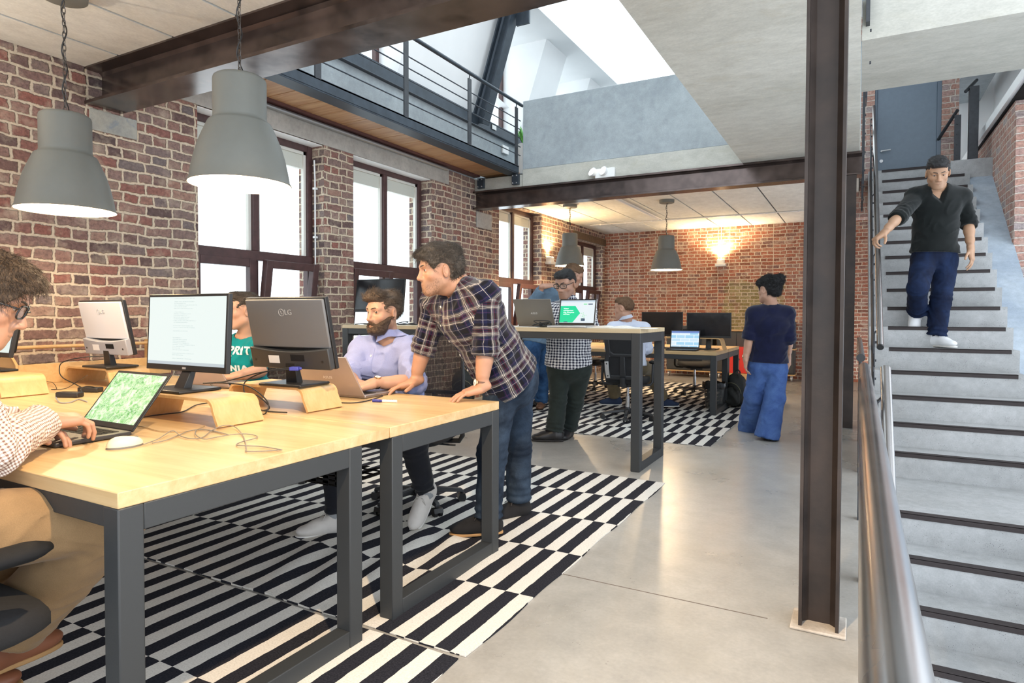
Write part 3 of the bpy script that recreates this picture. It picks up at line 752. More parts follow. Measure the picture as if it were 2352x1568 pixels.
# ------------------------------------------------------------------ monitors
def screen_white(nt):
    tc = nt.nodes.new('ShaderNodeTexCoord'); sp = nt.nodes.new('ShaderNodeSeparateXYZ'); L(nt, tc.outputs['Object'], sp.inputs[0])
    x, z = sp.outputs[0], sp.outputs[2]
    row = mth(nt, 'FLOOR', mth(nt, 'DIVIDE', z, .0075)); fr = mth(nt, 'FRACT', mth(nt, 'DIVIDE', z, .0075))
    wn = nt.nodes.new('ShaderNodeTexWhiteNoise'); wn.noise_dimensions = '1D'; L(nt, row, wn.inputs['W'])
    n = noise(nt, tc.outputs['Object'], 420, 2)
    ln = mth(nt, 'MULTIPLY', mth(nt, 'GREATER_THAN', fr, .62), mth(nt, 'LESS_THAN', x, mth(nt, 'ADD', mth(nt, 'MULTIPLY', wn.outputs[0], .15), -.07)))
    ln = mth(nt, 'MULTIPLY', mth(nt, 'MULTIPLY', ln, mth(nt, 'GREATER_THAN', x, -.085)), mth(nt, 'GREATER_THAN', n.outputs[0], .47))
    ln = mth(nt, 'MULTIPLY', ln, mth(nt, 'GREATER_THAN', wn.outputs[0], .22))
    bar = mth(nt, 'LESS_THAN', z, -.128)
    col = mix(nt, mth(nt, 'MULTIPLY', ln, .45), (.84, .93, .90), (.35, .5, .5))
    return mix(nt, bar, col, (.55, .62, .66))
SCRW = screen_mat('document_screen', screen_white, 1.0)
SCRT = screen_mat('pale_green_screen', lambda nt: (.74, .86, .82), 1.0)
LGP = plain('embossed_letters', (.34, .35, .36), .4)
LGD = plain('white_print', (.75, .75, .75), .5)
def monitor(label, cx, cy, zb, rz, tilt, screen, back, lower, neckdir=1, w=.41, h=.335, base=True, logo=True, zs=None, boff=.0):
    """front faces local -y"""
    z0 = zs if zs is not None else zb + .083
    t = thing('monitor', label, 'monitor', (cx, cy, zb), rz)
    T = Matrix.Translation((0, 0, z0 - zb)) @ Matrix.Rotation(-tilt, 4, 'X')
    mb = MB(); mb.box((-w/2, -.012, 0), (w/2, .010, h), T); mb.build('bezel', BLK, t, bevel=.003)
    mb = MB(); mb.box((-w/2 + .012, -.0135, .026), (w/2 - .012, -.0115, h - .012)); p = mb.build('screen', screen, t)
    p.matrix_local = T; 
    me = p.data
    if screen is SCRW:
        me.transform(Matrix.Translation((0, 0, -h/2))); p.matrix_local = T @ Matrix.Translation((0, 0, h/2))
    if back:
        mb = MB(); mb.box((-w/2 + .006, .0095, h * .30), (w/2 - .006, .024, h - .006), T); mb.build('back_panel', back, t, bevel=.006)
        # lower housing with its curved top edge
        n = 14; poly = [(-w/2 + .004, .004), (w/2 - .004, .004)] + [(w/2 - .004 - (w - .008) * i / n, h * (.315 - .055 * math.sin(PI * i / n))) for i in range(n + 1)]
        M = T @ Matrix(((1, 0, 0, 0), (0, 0, 1, .0095), (0, 1, 0, 0), (0, 0, 0, 1)))
        mb = MB(); mb.prism(poly, .034, M); mb.build('lower_housing', lower, t, bevel=.005)
        mb = MB(); mb.box((-.09, .040, h * .13), (-.01, .0445, h * .22), T); mb.build('port_recess', BLKM, t)
        mb = MB(); mb.box((.06, .0436, h * .09), (.125, .0442, h * .2), T); mb.build('rating_label', LGD, t)
        for x in (-w/2 + .045, w/2 - .03):
            mb = MB(); mb.cyl(T @ Vector((x, .0425, h * .13)), T @ Vector((x, .0445, h * .13)), .006, seg=14); mb.build('screw_hole', BLK, t)
        if logo:
            M = T @ frameM((-.022, .0243, h * .80), (-1, 0, 0), (0, 0, 1)); text_mesh('logo', 'LG', .036, M, LGP, t, .0012)
            mb = MB(); c = Vector((.018, .0245, h * .80)); ring = [T @ (c + Vector((math.cos(a) * .016, 0, math.sin(a) * .016))) for a in [i * PI / 12 for i in range(24)]]
            mb.tube(ring, .0013, 6, closed=True); mb.tube([T @ (c + Vector((.002, 0, .008))), T @ (c + Vector((.002, 0, -.006))), T @ (c + Vector((-.007, 0, -.006)))], .0012, 6); mb.build('logo', LGP, t)
    else:
        mb = MB(); mb.box((-w/2 + .02, .0095, .03), (w/2 - .02, .03, h - .03), T); mb.build('back_panel', BLKM, t, bevel=.008)
    # chin mark and neck
    if screen in (SCRW, SCRT):
        mb = MB(); mb.cbox((0, -.0135, .013), (.022, .002, .009), M=T); mb.build('badge', SILV, t)
    if base:
        b0 = T @ Vector((0, .02, .05)); mb = MB()
        M = Matrix.Translation((0, .0, 0))
        y0 = boff
        pts = [(-.034, y0 - .02, .010), (.034, y0 - .02, .010), (.034, y0 + .02, .010), (-.034, y0 + .02, .010)]
        q = [(-.028, b0.y, b0.z), (.028, b0.y, b0.z), (.028, b0.y + .022, b0.z + .01), (-.028, b0.y + .022, b0.z + .01)]
        mb.add(pts + q, [(0, 3, 2, 1), (4, 5, 6, 7), (0, 1, 5, 4), (1, 2, 6, 5), (2, 3, 7, 6), (3, 0, 4, 7)]); mb.build('stand_neck', BLK, t, bevel=.003)
        mb = MB(); mb.box((-.125, y0 - .10, .001), (.125, y0 + .10, .014)); mb.build('stand_base', BLK, t, bevel=.005)
    return t
zb = TD + RH
monitor('white-screened monitor in the middle of the near desk, text page open', -2.555, 1.735, zb, 0, math.radians(3), SCRW, None, None, boff=-.02, w=.545)
monitor('monitor seen from behind with a charcoal back, beside the bearded man', -2.315, 2.135, zb, PI + .08, math.radians(13), SCRT, MGREY, MGREYD, boff=.02, w=.475)
monitor('monitor seen from behind with a pale glossy back, near the brick wall', -4.04, 2.26, zb, PI + .03, math.radians(12), SCRT, plain('pale_monitor_back', (.62, .63, .68), .35), plain('grey_monitor_lower', (.33, .34, .38), .35), boff=.02, w=.44)
monitor('lit monitor half hidden behind the man in glasses', -4.33, 1.755, zb, 0.0, math.radians(10), SCRT, None, None, boff=-.03)
m5 = monitor('dark monitor standing on the left end of the tall table before the window', -4.37, 5.12, TS, 0.10, math.radians(8), SCRB, None, None, w=.60, h=.345, zs=TS + .13)
monitor('left of the two black wide monitors on the far desk', -2.30, 8.42, .77, -.04, 0, SCRB, None, None, w=.56, h=.325, zs=.93)
monitor('black wide monitor on the far desk next to the walking woman', -1.69, 8.42, .77, .04, 0, SCRB, None, None, w=.56, h=.325, zs=.92)

# ------------------------------------------------------------------ laptops
KEYS = None
def laptop(label, hx, hy, z, rz, openang, w, d, lidmat, basemat, screen, logo=None, kb=True, lidbez=BLK):
    """hinge centre (hx,hy); user sits on local -y; screen faces -y"""
    t = thing('laptop', label, 'laptop', (hx, hy, z), rz)
    mb = MB(); mb.box((-w/2, -d, .002), (w/2, 0, .018)); mb.build('base', basemat, t, bevel=.004)
    mb = MB()
    for r in range(5):
        n = 14
        for c in range(n):
            x = -w * .43 + c * (w * .86 / n); y = -.03 - r * .019
            mb.box((x, y - .0155, .0178), (x + w * .86 / n - .003, y, .0192))
    mb.build('keyboard', BLKM, t)
    mb = MB(); mb.box((-.05, -d + .02, .0178), (.05, -d + .085, .0186)); mb.build('touchpad', plain('touchpad', (.10, .10, .105), .4), t, bevel=.002)
    a = openang - PI / 2
    T = Matrix.Translation((0, .0, .016)) @ Matrix.Rotation(-a, 4, 'X')
    mb = MB(); mb.box((-w/2, .0, 0), (w/2, .007, d * .99), T); mb.build('lid', lidmat, t, bevel=.003)
    mb = MB(); mb.box((-w/2 + .003, -.0015, .004), (w/2 - .003, .0005, d * .985), T); mb.build('screen_bezel', lidbez, t)
    mb = MB(); mb.box((-w/2 + .013, -.003, .024), (w/2 - .013, -.0012, d * .985 - .011)); p = mb.build('screen', screen, t); p.matrix_local = T
    if logo:
        M = T @ frameM((0, .0075, d * .46), (-1, 0, 0), (0, 0, 1)); text_mesh('logo', logo, .026, M, plain('logo_silver', (.75, .75, .75), .35), t, .0004, shear=.25, space=1.1)
    return t
def scr_leaf(nt):
    tc = nt.nodes.new('ShaderNodeTexCoord'); n = noise(nt, tc.outputs['Object'], 26, 5, .6, 1.4)
    vo = N(nt, 'ShaderNodeTexVoronoi', Scale=30.0); L(nt, n.outputs['Color'], vo.inputs['Vector'])
    c = ramp(nt, n.outputs[0], [(.30, (.10, .42, .10)), (.45, (.30, .72, .22)), (.56, (.72, .95, .55)), (.68, (1, 1, .92))]).outputs[0]
    v2 = noise(nt, tc.outputs['Object'], 70, 3, .6, 2.0)
    return mix(nt, ramp(nt, v2.outputs[0], [(.45, (0, 0, 0)), (.6, (.6, .6, .6))]).outputs[0], c, (.95, 1, .85))
SCRLEAF = screen_mat('leaf_screen', scr_leaf, 1.05)
laptop('open black laptop showing a green leaf wallpaper, typed on by the man in glasses', -2.47, 1.345, TD, 0, math.radians(128), .345, .25, BLK, plain('laptop_black', (.03, .03, .032), .35), SCRLEAF)
SCRC = screen_mat('page_screen', lambda nt: (.85, .93, .97), 1.0)
laptop('open mauve-grey laptop seen from behind, used by the bearded man', -2.44, 2.52, TD, PI + .03, math.radians(124), .385, .258, plain('mauve_lid', (.42, .375, .39), .42, .35), ALU, SCRC, 'ASUS')
laptop('mauve-grey laptop seen from behind in front of the man in the teal shirt', -3.40, 2.46, TD, PI, math.radians(120), .36, .25, plain('mauve_lid_plain', (.40, .37, .42), .42, .3), ALU, SCRC)
laptop('grey laptop seen from behind on the standing table', (-2.460, 5.000, 1.129)[0] - .03, 5.02, TS, PI - .02, math.radians(113), .37, .25, plain('warm_grey_lid', (.235, .22, .20), .45, .4), ALUD, SCRC, 'ASUS')
def scr_green(nt):
    tc = nt.nodes.new('ShaderNodeTexCoord'); sp = nt.nodes.new('ShaderNodeSeparateXYZ'); L(nt, tc.outputs['Object'], sp.inputs[0])
    x, z = sp.outputs[0], sp.outputs[2]
    n = noise(nt, tc.outputs['Object'], 6, 1)
    bg = mix(nt, n.outputs[0], (.72, .84, .90), (.88, .93, .96))
    inz = mth(nt, 'MULTIPLY', mth(nt, 'LESS_THAN', z, .172), mth(nt, 'GREATER_THAN', z, .026))
    edge = mth(nt, 'SUBTRACT', .028, mth(nt, 'MULTIPLY', mth(nt, 'ABSOLUTE', mth(nt, 'SUBTRACT', z, .108)), .75))
    g = mth(nt, 'MULTIPLY', inz, mth(nt, 'LESS_THAN', x, edge))
    col = mix(nt, g, bg, (.0, .72, .34))
    top = mth(nt, 'GREATER_THAN', z, .205)
    return mix(nt, top, col, (.60, .72, .82))
SCRG = screen_mat('green_page', scr_green, 1.0)
pm = ((-2.117, 4.980, 1.122)[0] + .02, 4.98)
lp = laptop('silver laptop showing a green web page on the standing table', pm[0], pm[1], TS, .04, math.radians(104), .335, .235, SILV, SILV, SCRG)
def on_screen(lp, w, d, ang):
    return Matrix.Translation((0, .0, .016)) @ Matrix.Rotation(-(ang - PI / 2), 4, 'X')
T = on_screen(lp, .335, .235, math.radians(104))
WHT = plain('screen_white_ink', (.9, .9, .9), .5, emis=(.92, 1, .97), estr=.95)
for i, l in enumerate(('Visitor', 'management', 'that everyone', 'will love')):
    text_mesh('screen_text', l, .0175, T @ frameM((-.125, -.0032, .148 - i * .0165), (1, 0, 0), (0, 0, 1)), WHT, lp, .0001, align='LEFT')
INK = plain('screen_dark_ink', (.03, .05, .09), .5, emis=(.05, .08, .14), estr=.6)
for (a_, b_) in (((.095, -.0034, .182), (.135, -.0031, .191)), ((.04, -.0034, .040), (.075, -.0031, .062)), ((-.115, -.0034, .026), (-.08, -.0031, .034))):
    mb = MB(); mb.box(a_, b_, T); mb.build('screen_button', INK, lp)
LEAFI = plain('screen_leaf_ink', (.1, .4, .15), .5, emis=(.25, .60, .35), estr=.7)
mb = MB(); rr = random.Random(3)
for i in range(22): 
    x, z = .057 + rr.gauss(0, .014), .088 + rr.gauss(0, .018); mb.cbox((x, -.0033, z), (.006, .0002, .004), M=T)
mb.box((.053, -.0033, .182), (.085, -.0031, .191), T); mb.build('screen_plant', LEAFI, lp)
def scr_blue(nt):
    tc = nt.nodes.new('ShaderNodeTexCoord'); br = nt.nodes.new('ShaderNodeTexBrick'); sp = nt.nodes.new('ShaderNodeSeparateXYZ'); cb = nt.nodes.new('ShaderNodeCombineXYZ')
    L(nt, tc.outputs['Object'], sp.inputs[0]); L(nt, sp.outputs[0], cb.inputs[0]); L(nt, sp.outputs[2], cb.inputs[1]); L(nt, cb.outputs[0], br.inputs[0])
    for k, v in {'Scale': 1, 'Brick Width': .11, 'Row Height': .045, 'Mortar Size': .004}.items(): br.inputs[k].default_value = v
    br.inputs['Color1'].default_value = (.30, .62, .86, 1); br.inputs['Color2'].default_value = (.80, .90, .96, 1); br.inputs['Mortar'].default_value = (.9, .95, 1, 1)
    return mix(nt, mth(nt, 'GREATER_THAN', sp.outputs[2], .205), br.outputs['Color'], (.15, .25, .60))
laptop('black laptop with a blue and white screen at the front of the far desk', *(-1.928, 8.120, 0.789)[:2], .77, .05, math.radians(106), .37, .245, BLK, BLK, screen_mat('blue_page', scr_blue, 1.0))

# ------------------------------------------------------------------ pendant lamps
def pendant(label, x, y, zr, zc=ZC, bare=False):
    t = thing('pendant_lamp', label, 'lamp', (x, y, zr), group=None)
    pr = [(.235, 0), (.237, .004), (.228, .02), (.220, .07), (.207, .13), (.190, .19), (.168, .245), (.152, .282), (.147, .292), (.144, .298), (.130, .306), (.1245, .314), (.1225, .325), (.1225, .50), (.119, .512), (.108, .52), (.012, .52)]
    mb = MB(); mb.lathe(pr, seg=56); mb.build('shade', LAMPG, t, smooth=50)
    inn = [(.2335, .001), (.224, .022), (.216, .07), (.203, .13), (.186, .19), (.164, .243), (.146, .28), (.118, .322), (.118, .495), (.0, .5)]
    mb = MB(); mb.lathe(inn, seg=48); mb.build('shade_lining', LAMPW, t, smooth=50)
    mb = MB(); mb.lathe([(.0, .07), (.03, .078), (.05, .10), (.056, .13), (.048, .165), (.026, .20), (.02, .24), (.0, .241)], seg=24); mb.build('bulb', BULB, t, smooth=60)
    mb = MB(); mb.lathe([(.0, .235), (.024, .235), (.024, .30), (.03, .31), (.03, .50), (0, .501)], seg=20); mb.build('lamp_socket', WHITEP, t, smooth=40)
    top = zc - zr
    n = int((top - .54) / .036); mb = MB()
    for i in range(n):
        z = .53 + i * (top - .06 - .53) / n; ring = []
        for k in range(10):
            a = 2 * PI * k / 10; u, v = .008 * math.cos(a), .0235 * math.sin(a)
            ring.append((u if i % 2 else 0, 0 if i % 2 else u, z + .018 + v))
        mb.tube(ring, .0022, 5, closed=True)
    mb.build('chain', CHAIN, t, smooth=60)
    pts = []
    for i in range(40):
        f = i / 39; z = .52 + f * (top - .04 - .52); r = .012 if .1 < f < .9 else .012 + .03 * (1 if f < .5 else 1.6) * min(1, abs(f - .5) * 2 - .8) * 5 * .3
        pts.append((r * math.cos(f * 19), r * math.sin(f * 19), z))
    mb = MB(); mb.tube(pts, .0032, 6); mb.build('cord', CABLE, t, smooth=60)
    mb = MB(); mb.lathe([(.0, top - .05), (.10, top - .05), (.112, top - .045), (.115, top - .001), (0, top - .001)], seg=36); mb.build('ceiling_canopy', LAMPG, t, smooth=40)
    return t
LAMPS = [((-3.80, 1.885, 1.775), 'smaller-looking grey bell pendant lamp at far left in front of the brick wall'),
         ((-2.655, 2.095, 1.845), 'biggest grey bell pendant lamp in front of the tall window'),
         ((-4.05, 9.35, 1.99), 'distant grey bell pendant lamp behind the man in the black and white checked shirt'),
         ((-2.58, 9.65, 1.90), 'distant grey bell pendant lamp before the lit red brick wall')]
for (p, lab) in LAMPS: pendant(lab, *p)

# ------------------------------------------------------------------ wall lights, emergency light, conduits
def wall_light(label, loc, rz):
    t = thing('wall_light', label, 'wall light', loc, rz)
    mb = MB(); mb.box((-.10, -.12, -.02), (.10, 0, .03)); mb.box((-.07, -.10, .03), (.07, 0, .11)); mb.build('housing', WHITEP, t, bevel=.006)
    mb = MB(); mb.lathe([(.0, .115), (.05, .112), (.06, .112)], (0, -.05, 0), 16); mb.box((-.06, -.09, .109), (.06, -.01, .112)); mb.build('lamp_glass', plain('warm_flood', (1, .9, .7), .3, emis=(1, .78, .45), estr=30), t)
    return t
wall_light('white uplighter on the back brick wall glowing above the black monitors', (-2.40, YE - .002, 2.20), 0)
wall_light('uplighter on the window wall glowing behind the distant pendant lamp', (XW + .002, 10.2, 2.12), PI / 2)
wall_light('added white uplighter out of view on the brick wall, brightening the near ceiling', (XW + .002, .35, 2.12), PI / 2)  # invented fixture out of view, put in to brighten the near ceiling
c = MB(); c.tube([(-2.40, YE - .012, 2.31), (-2.40, YE - .012, ZC)], .009, 8); tag(c.build('conduit', WHITEP, smooth=60), 'white conduit running up the back brick wall from the uplighter', 'conduit')
c = MB(); c.tube([(-4.6, 11.6, ZC - .0101), (-.3, 11.6, ZC - .012)], .010, 8)
for i in range(9): c.box((-4.4 + i * .5, 11.585, ZC - .026), (-4.37 + i * .5, 11.615, ZC))
tag(c.build('conduit', WHITEP, smooth=60), 'thin white conduit crossing the far ceiling', 'conduit')
c = MB(); c.box((-3.22, 8.35, ZC - .035), (-3.18, 11.4, ZC)); c.tube([(-3.16, 8.35, ZC - .012), (-3.16, 11.5, ZC - .012)], .008, 8)
tag(c.build('ceiling_rail', WHITEP, smooth=40), 'slim white cable rail fixed along the far ceiling', 'rail')
e = thing('emergency_light', 'twin-headed emergency light on the concrete above the far beam', 'emergency light', (-2.93, YB2 - .062, 2.985))
MB().box((-.06, -.05, -.02), (.20, 0, .10)).build('housing', WHITEP, e, bevel=.006)
for x in (-.09, .06):
    mb = MB(); M = Matrix.Translation((x, -.05, .06)) @ Matrix.Rotation(math.radians(62 if x < 0 else 70), 4, 'X') @ Matrix.Rotation(math.radians(-25), 4, 'Y')
    mb.lathe([(.02, -.05), (.045, -.03), (.062, .01), (.062, .02), (.055, .022), (.05, .02)], seg=24, M=M); k = mb.build('lamp_head', WHITEP, e, smooth=40)
    mb = MB(); mb.lathe([(0, .021), (.055, .0205)], seg=24, M=M); mb.build('lens', plain('lamp_lens', (.9, .85, .7), .2, emis=(1, .85, .6), estr=2.0), k)
    mb = MB(); mb.lathe([(0, .024), (.022, .0235)], seg=18, M=M); mb.build('lamp_centre', plain('lamp_core', (1, .95, .8), .2, emis=(1, .93, .75), estr=6), k)
c = MB(); c.tube([(XW - .10, 4.80, 2.80), (XW - .10, 4.81, 2.60), (XW - .10, 4.81, 1.1)], .008, 8); 
for z in (2.5, 2.0, 1.5): c.box((XW - .115, 4.79, z), (XW - .085, 4.832, z + .02))
tag(c.build('conduit', WHITEP, smooth=60), 'thin pale conduit running down beside the near window frame', 'conduit')

# ------------------------------------------------------------------ office chairs
CHB = plain('chair_black_plastic', (.022, .023, .026), .42, bumpk=.08, bscale=600)
CHF = plain('chair_black_fabric', (.016, .016, .018), .95, bumpk=.5, bscale=900)
CHROME = plain('chrome', (.6, .6, .62), .18, 1)
def mesh_fabric():
    m, nt, b = new_mat('chair_mesh')
    v = uvmap(nt, (1, 1, 1)); sp = nt.nodes.new('ShaderNodeSeparateXYZ'); L(nt, v, sp.inputs[0])
    a = mth(nt, 'GREATER_THAN', mth(nt, 'FRACT', mth(nt, 'MULTIPLY', sp.outputs[1], 190)), .30)
    b2 = mth(nt, 'LESS_THAN', mth(nt, 'FRACT', mth(nt, 'MULTIPLY', sp.outputs[0], 90)), .25)
    L(nt, mth(nt, 'MAXIMUM', a, b2), b.inputs['Alpha'])
    b.inputs['Base Color'].default_value = (.03, .026, .024, 1); b.inputs['Roughness'].default_value = .6
    return m
CHMESH = mesh_fabric()
def chair(label, x, y, rz, seat_z=.48, style='mesh', base_rz=0.0, group=None):
    """sitter faces local -y"""
    t = thing('office_chair', label, 'chair', (x, y, 0), rz, group)
    R = Matrix.Rotation(base_rz, 4, 'Z')
    mb = MB(); mb.lathe([(.0, .07), (.045, .07), (.05, .10), (.03, .13), (.028, .14)], seg=20); mb.build('hub', CHB, t, smooth=40)
    for i in range(5):
        a = 2 * PI * i / 5 + base_rz; u = Vector((math.cos(a), math.sin(a), 0)); s = Vector((-u.y, u.x, 0))
        mb = MB(); secs = []
        for (r, hz, hw, th) in ((.03, .118, .026, .036), (.12, .112, .023, .032), (.22, .098, .020, .027), (.29, .088, .018, .024), (.305, .076, .016, .018)):
            c = u * r + Vector((0, 0, hz)); secs.append([c + s * hw + Vector((0, 0, -th)), c - s * hw + Vector((0, 0, -th)), c - s * hw * .8, c + s * hw * .8])
        vs = [tuple(p) for q in secs for p in q]; fs = [(4*k+j, 4*k+(j+1)%4, 4*k+4+(j+1)%4, 4*k+4+j) for k in range(4) for j in range(4)] + [(3, 2, 1, 0), (16, 17, 18, 19)]
        mb.add(vs, fs); lg = mb.build('base_leg', CHB, t, bevel=.004)
        mb = MB(); c = u * .295 + u * -.0; ax = s
        for sg in (-1, 1): mb.cyl(tuple(c + ax * sg * .008 + Vector((0, 0, .026))), tuple(c + ax * sg * .026 + Vector((0, 0, .026))), .0255, seg=18)
        mb.cyl(tuple(c + Vector((0, 0, .03))), tuple(c + Vector((0, 0, .07))), .010, seg=10)
        mb.add([tuple(c + ax * sg * .03 + q) for sg in (-1, 1) for q in (u * -.026 + Vector((0, 0, .03)), u * .026 + Vector((0, 0, .03)), u * .018 + Vector((0, 0, .056)), u * -.018 + Vector((0, 0, .056)))], [(0, 1, 2, 3), (7, 6, 5, 4), (2, 3, 7, 6), (0, 3, 7, 4), (1, 2, 6, 5)])
        mb.build('caster', BLK, lg, smooth=40)
    mb = MB(); mb.cyl((0, 0, .13), (0, 0, .27), .026, seg=18); mb.cyl((0, 0, .27), (0, 0, seat_z - .07), .0145, seg=14); mb.build('gas_lift', CHROME if style != 'mesh' else CHB, t, smooth=40)
    mb = MB(); mb.box((-.09, -.10, seat_z - .085), (.09, .13, seat_z - .045)); mb.tube([(.05, .0, seat_z - .07), (.26, .02, seat_z - .075)], .007, 8); mb.build('tilt_mechanism', CHB, t, bevel=.01)
    mb = MB(); vs = []; n = 20; prof = [(0.0, .0), (.9, .0), (1.0, .02), (1.0, .045), (.93, .066), (.6, .072), (0, .068)]
    for (k, z) in prof:
        for i in range(n):
            a = 2 * PI * i / n; ca, sa = math.cos(a), math.sin(a); e = .55
            X = .245 * k * math.copysign(abs(ca) ** e, ca); Y = .235 * k * math.copysign(abs(sa) ** e, sa)
            vs.append((X, Y - .01, seat_z - .045 + z + (.014 * (abs(X) / .245) ** 3 if z > .03 else 0) - (.02 * max(0, -Y / .235) ** 4)))
    fs = [(r * n + i, r * n + (i + 1) % n, (r + 1) * n + (i + 1) % n, (r + 1) * n + i) for r in range(len(prof) - 1) for i in range(n)]
    mb.add(vs, fs); mb.build('seat', CHF, t, smooth=60)
    for sg in (-1, 1):
        mb = MB(); mb.tube([(sg * .16, .06, seat_z - .06), (sg * .27, .06, seat_z - .055), (sg * .295, .05, seat_z - .02), (sg * .295, .03, seat_z + .19)], .016, 10); mb.build('arm_post', CHB, t, smooth=60)
        mb = MB(); P = []
        for i in range(12):
            f = i / 11; P.append((sg * .29, -.17 + f * .26, seat_z + .205))
        mb.tube(P, [.018, .034] + [.042] * 8 + [.034, .018], 12)
        o = mb.build('armrest', BLKM, t, smooth=60); o.scale = (1, 1, .55); o.location = (0, 0, (seat_z + .205) * .45)
    yb = .25; H = .56; zb_ = seat_z + .06
    def back(u, v, off=0):
        x = u * (.225 - .03 * v * v); z = zb_ + v * H
        y = yb + .06 * v + .02 * math.sin(PI * v) - .05 * (u * u) * -1 * .6 + off - .06 * u * u
        return (x, y, z)
    if style == 'mesh':
        ring = []
        for i in range(40):
            a = 2 * PI * i / 40; ca, sa = math.cos(a), math.sin(a); e = .42
            ring.append(back(math.copysign(abs(ca) ** e, ca), .5 + .5 * math.copysign(abs(sa) ** e, sa)))
        mb = MB(); mb.tube(ring, .013, 10, closed=True); mb.build('back_frame', CHB, t, smooth=60)
        mb = MB(); vs = []; nu, nv = 12, 20
        for j in range(nv + 1):
            for i in range(nu + 1):
                u, v = -1 + 2 * i / nu, j / nv
                k = (1 - abs(2 * v - 1) ** 4.5) ** .22 if 0 < v < 1 else .55
                vs.append(back(u * max(k, .55), v))
        mb.add(vs, [(j * (nu + 1) + i, j * (nu + 1) + i + 1, (j + 1) * (nu + 1) + i + 1, (j + 1) * (nu + 1) + i) for j in range(nv) for i in range(nu)])
        mb.build('back_mesh', CHMESH, t, smooth=60)
        mb = MB(); mb.tube([(0, .10, seat_z - .06), (0, .27, seat_z - .04), (0, .31, seat_z + .06), (0, .30, seat_z + .22)], .022, 10); mb.tube([(-.19, .285, seat_z + .22), (0, .30, seat_z + .22), (.19, .285, seat_z + .22)], .014, 8); mb.build('back_support', CHB, t, smooth=60)
    else:
        # solid two-lobed back with silver struts
        mb = MB(); pts = [(-.20, 0), (.20, 0), (.225, .12), (.20, .3), (.215, .5), (.19, .57), (-.19, .57), (-.215, .5), (-.20, .3), (-.225, .12)]
        hole = [(-.12, .33), (.12, .33), (.13, .47), (.09, .52), (-.09, .52), (-.13, .47)]
        M = Matrix.Translation((0, yb + .02, zb_ - .05)) @ Matrix.Rotation(math.radians(82), 4, 'X')
        def ring_prism(mb, outer, inner, th, y0):
            mb.prism(outer, th, M)
        for (lo, hi, xw) in ((0, .05, .19), (.50, .57, .20)): mb.prism([(-xw, lo), (xw, lo), (xw, hi), (-xw, hi)], .03, M)
        for sg in (-1, 1):
            mb.prism([(sg * .13, .03), (sg * .21, .03), (sg * .225, .14), (sg * .19, .30), (sg * .215, .53), (sg * .15, .53), (sg * .13, .32), (sg * .15, .26), (sg * .16, .15)][::sg], .03, M)
        mb.prism([(-.14, .26), (.14, .26), (.15, .34), (.10, .30), (-.10, .30), (-.15, .34)], .03, M)
        mb.prism([(-.04, .0), (.04, .0), (.03, .28), (-.03, .28)], .03, M)
        mb.build('back_frame', CHB, t, bevel=.012, bseg=3)
        mb = MB(); M3 = M @ Matrix.Translation((0, 0, .012)); mb.prism([(-.15, .28), (.15, .28), (.18, .5), (-.18, .5)], .008, M3); mb.prism([(-.17, .03), (.17, .03), (.19, .14), (.15, .26), (-.15, .26), (-.19, .14)], .008, M3); mb.build('back_pad', CHF, t)
        for sg in (-1, 1):
            mb = MB(); M2 = M @ Matrix.Translation((sg * .165, .02, -.010)) @ Matrix.Rotation(sg * -.08, 4, 'Z'); mb.prism([(-.022, 0), (.022, 0), (.027, .1), (.022, .19), (-.022, .19), (-.017, .1)], .012, M2); k = mb.build('silver_strut', SILV, t, bevel=.004)
            for z in (.025, .165):
                m2 = MB(); a, b_ = M2 @ Vector((0, z, -.002)), M2 @ Vector((0, z, .0)); m2.cyl(tuple(a), tuple(b_), .008, seg=12); m2.build('bolt', BLK, k)
        mb = MB(); mb.tube([(0, .10, seat_z - .06), (0, .27, seat_z - .05), (0, .28, seat_z + .04)], .03, 10); mb.build('back_support', CHB, t, smooth=60)
    return t
chair('black mesh-backed office chair of the bearded man', -2.46, 3.24, .22, .47, base_rz=.55)
chair('black office chair of the man in the teal shirt', -3.74, 3.14, .12, .47, base_rz=.2)
chair('black office chair at the near left edge holding the man in tan trousers', -2.05, .655, PI, .435, base_rz=.3)
chair('black office chair with silver back struts under the man in the pale shirt', -2.34, 7.12, PI + .10, .47, style='bar', base_rz=.45)
chair('empty black office chair tucked under the far desk by the wire bin', *(-2.179, 9.848, 0.000)[:2], .5, .47, style='bar', base_rz=.1)
chair('empty black office chair beyond the checked-shirt man, half hidden by the standing table', *(-3.749, 9.723, 0.000)[:2], -.6, .47, style='bar', base_rz=.6)
chair('dark office chair behind the legs of the man in blue jeans', -3.75, 7.75, 2.3, .47, style='bar', base_rz=.0)

# ------------------------------------------------------------------ small things on the near desks
mouse = thing('computer_mouse', 'cream computer mouse with grey sides on the near desk', 'mouse', (*(-2.131, 1.224, 0.775)[:2], TD), PI / 2 - .08)
def pebble(L_, W_, H_, seg=20, rings=8, z0=0, flat=0):
    vs = []; fs = []
    for j in range(rings + 1):
        p = j / rings * PI / 2; k = math.cos(p) ** .7; z = z0 + H_ * math.sin(p)
        for i in range(seg):
            a = 2 * PI * i / seg; ca, sa = math.cos(a), math.sin(a)
            vs.append((L_ * k * ca, W_ * k * math.copysign(abs(sa) ** .85, sa) * (1 - .12 * math.cos(2 * a)), z * (1 - .22 * ca * k * (j / rings))))
    for j in range(rings):
        for i in range(seg): fs.append((j * seg + i, j * seg + (i + 1) % seg, (j + 1) * seg + (i + 1) % seg, (j + 1) * seg + i))
    fs.append(tuple(range(seg))[::-1])
    return vs, fs
mb = MB(); mb.add(*pebble(.058, .031, .018)); mb.build('mouse_side', plain('mouse_grey', (.16, .15, .13), .5), mouse, smooth=60)
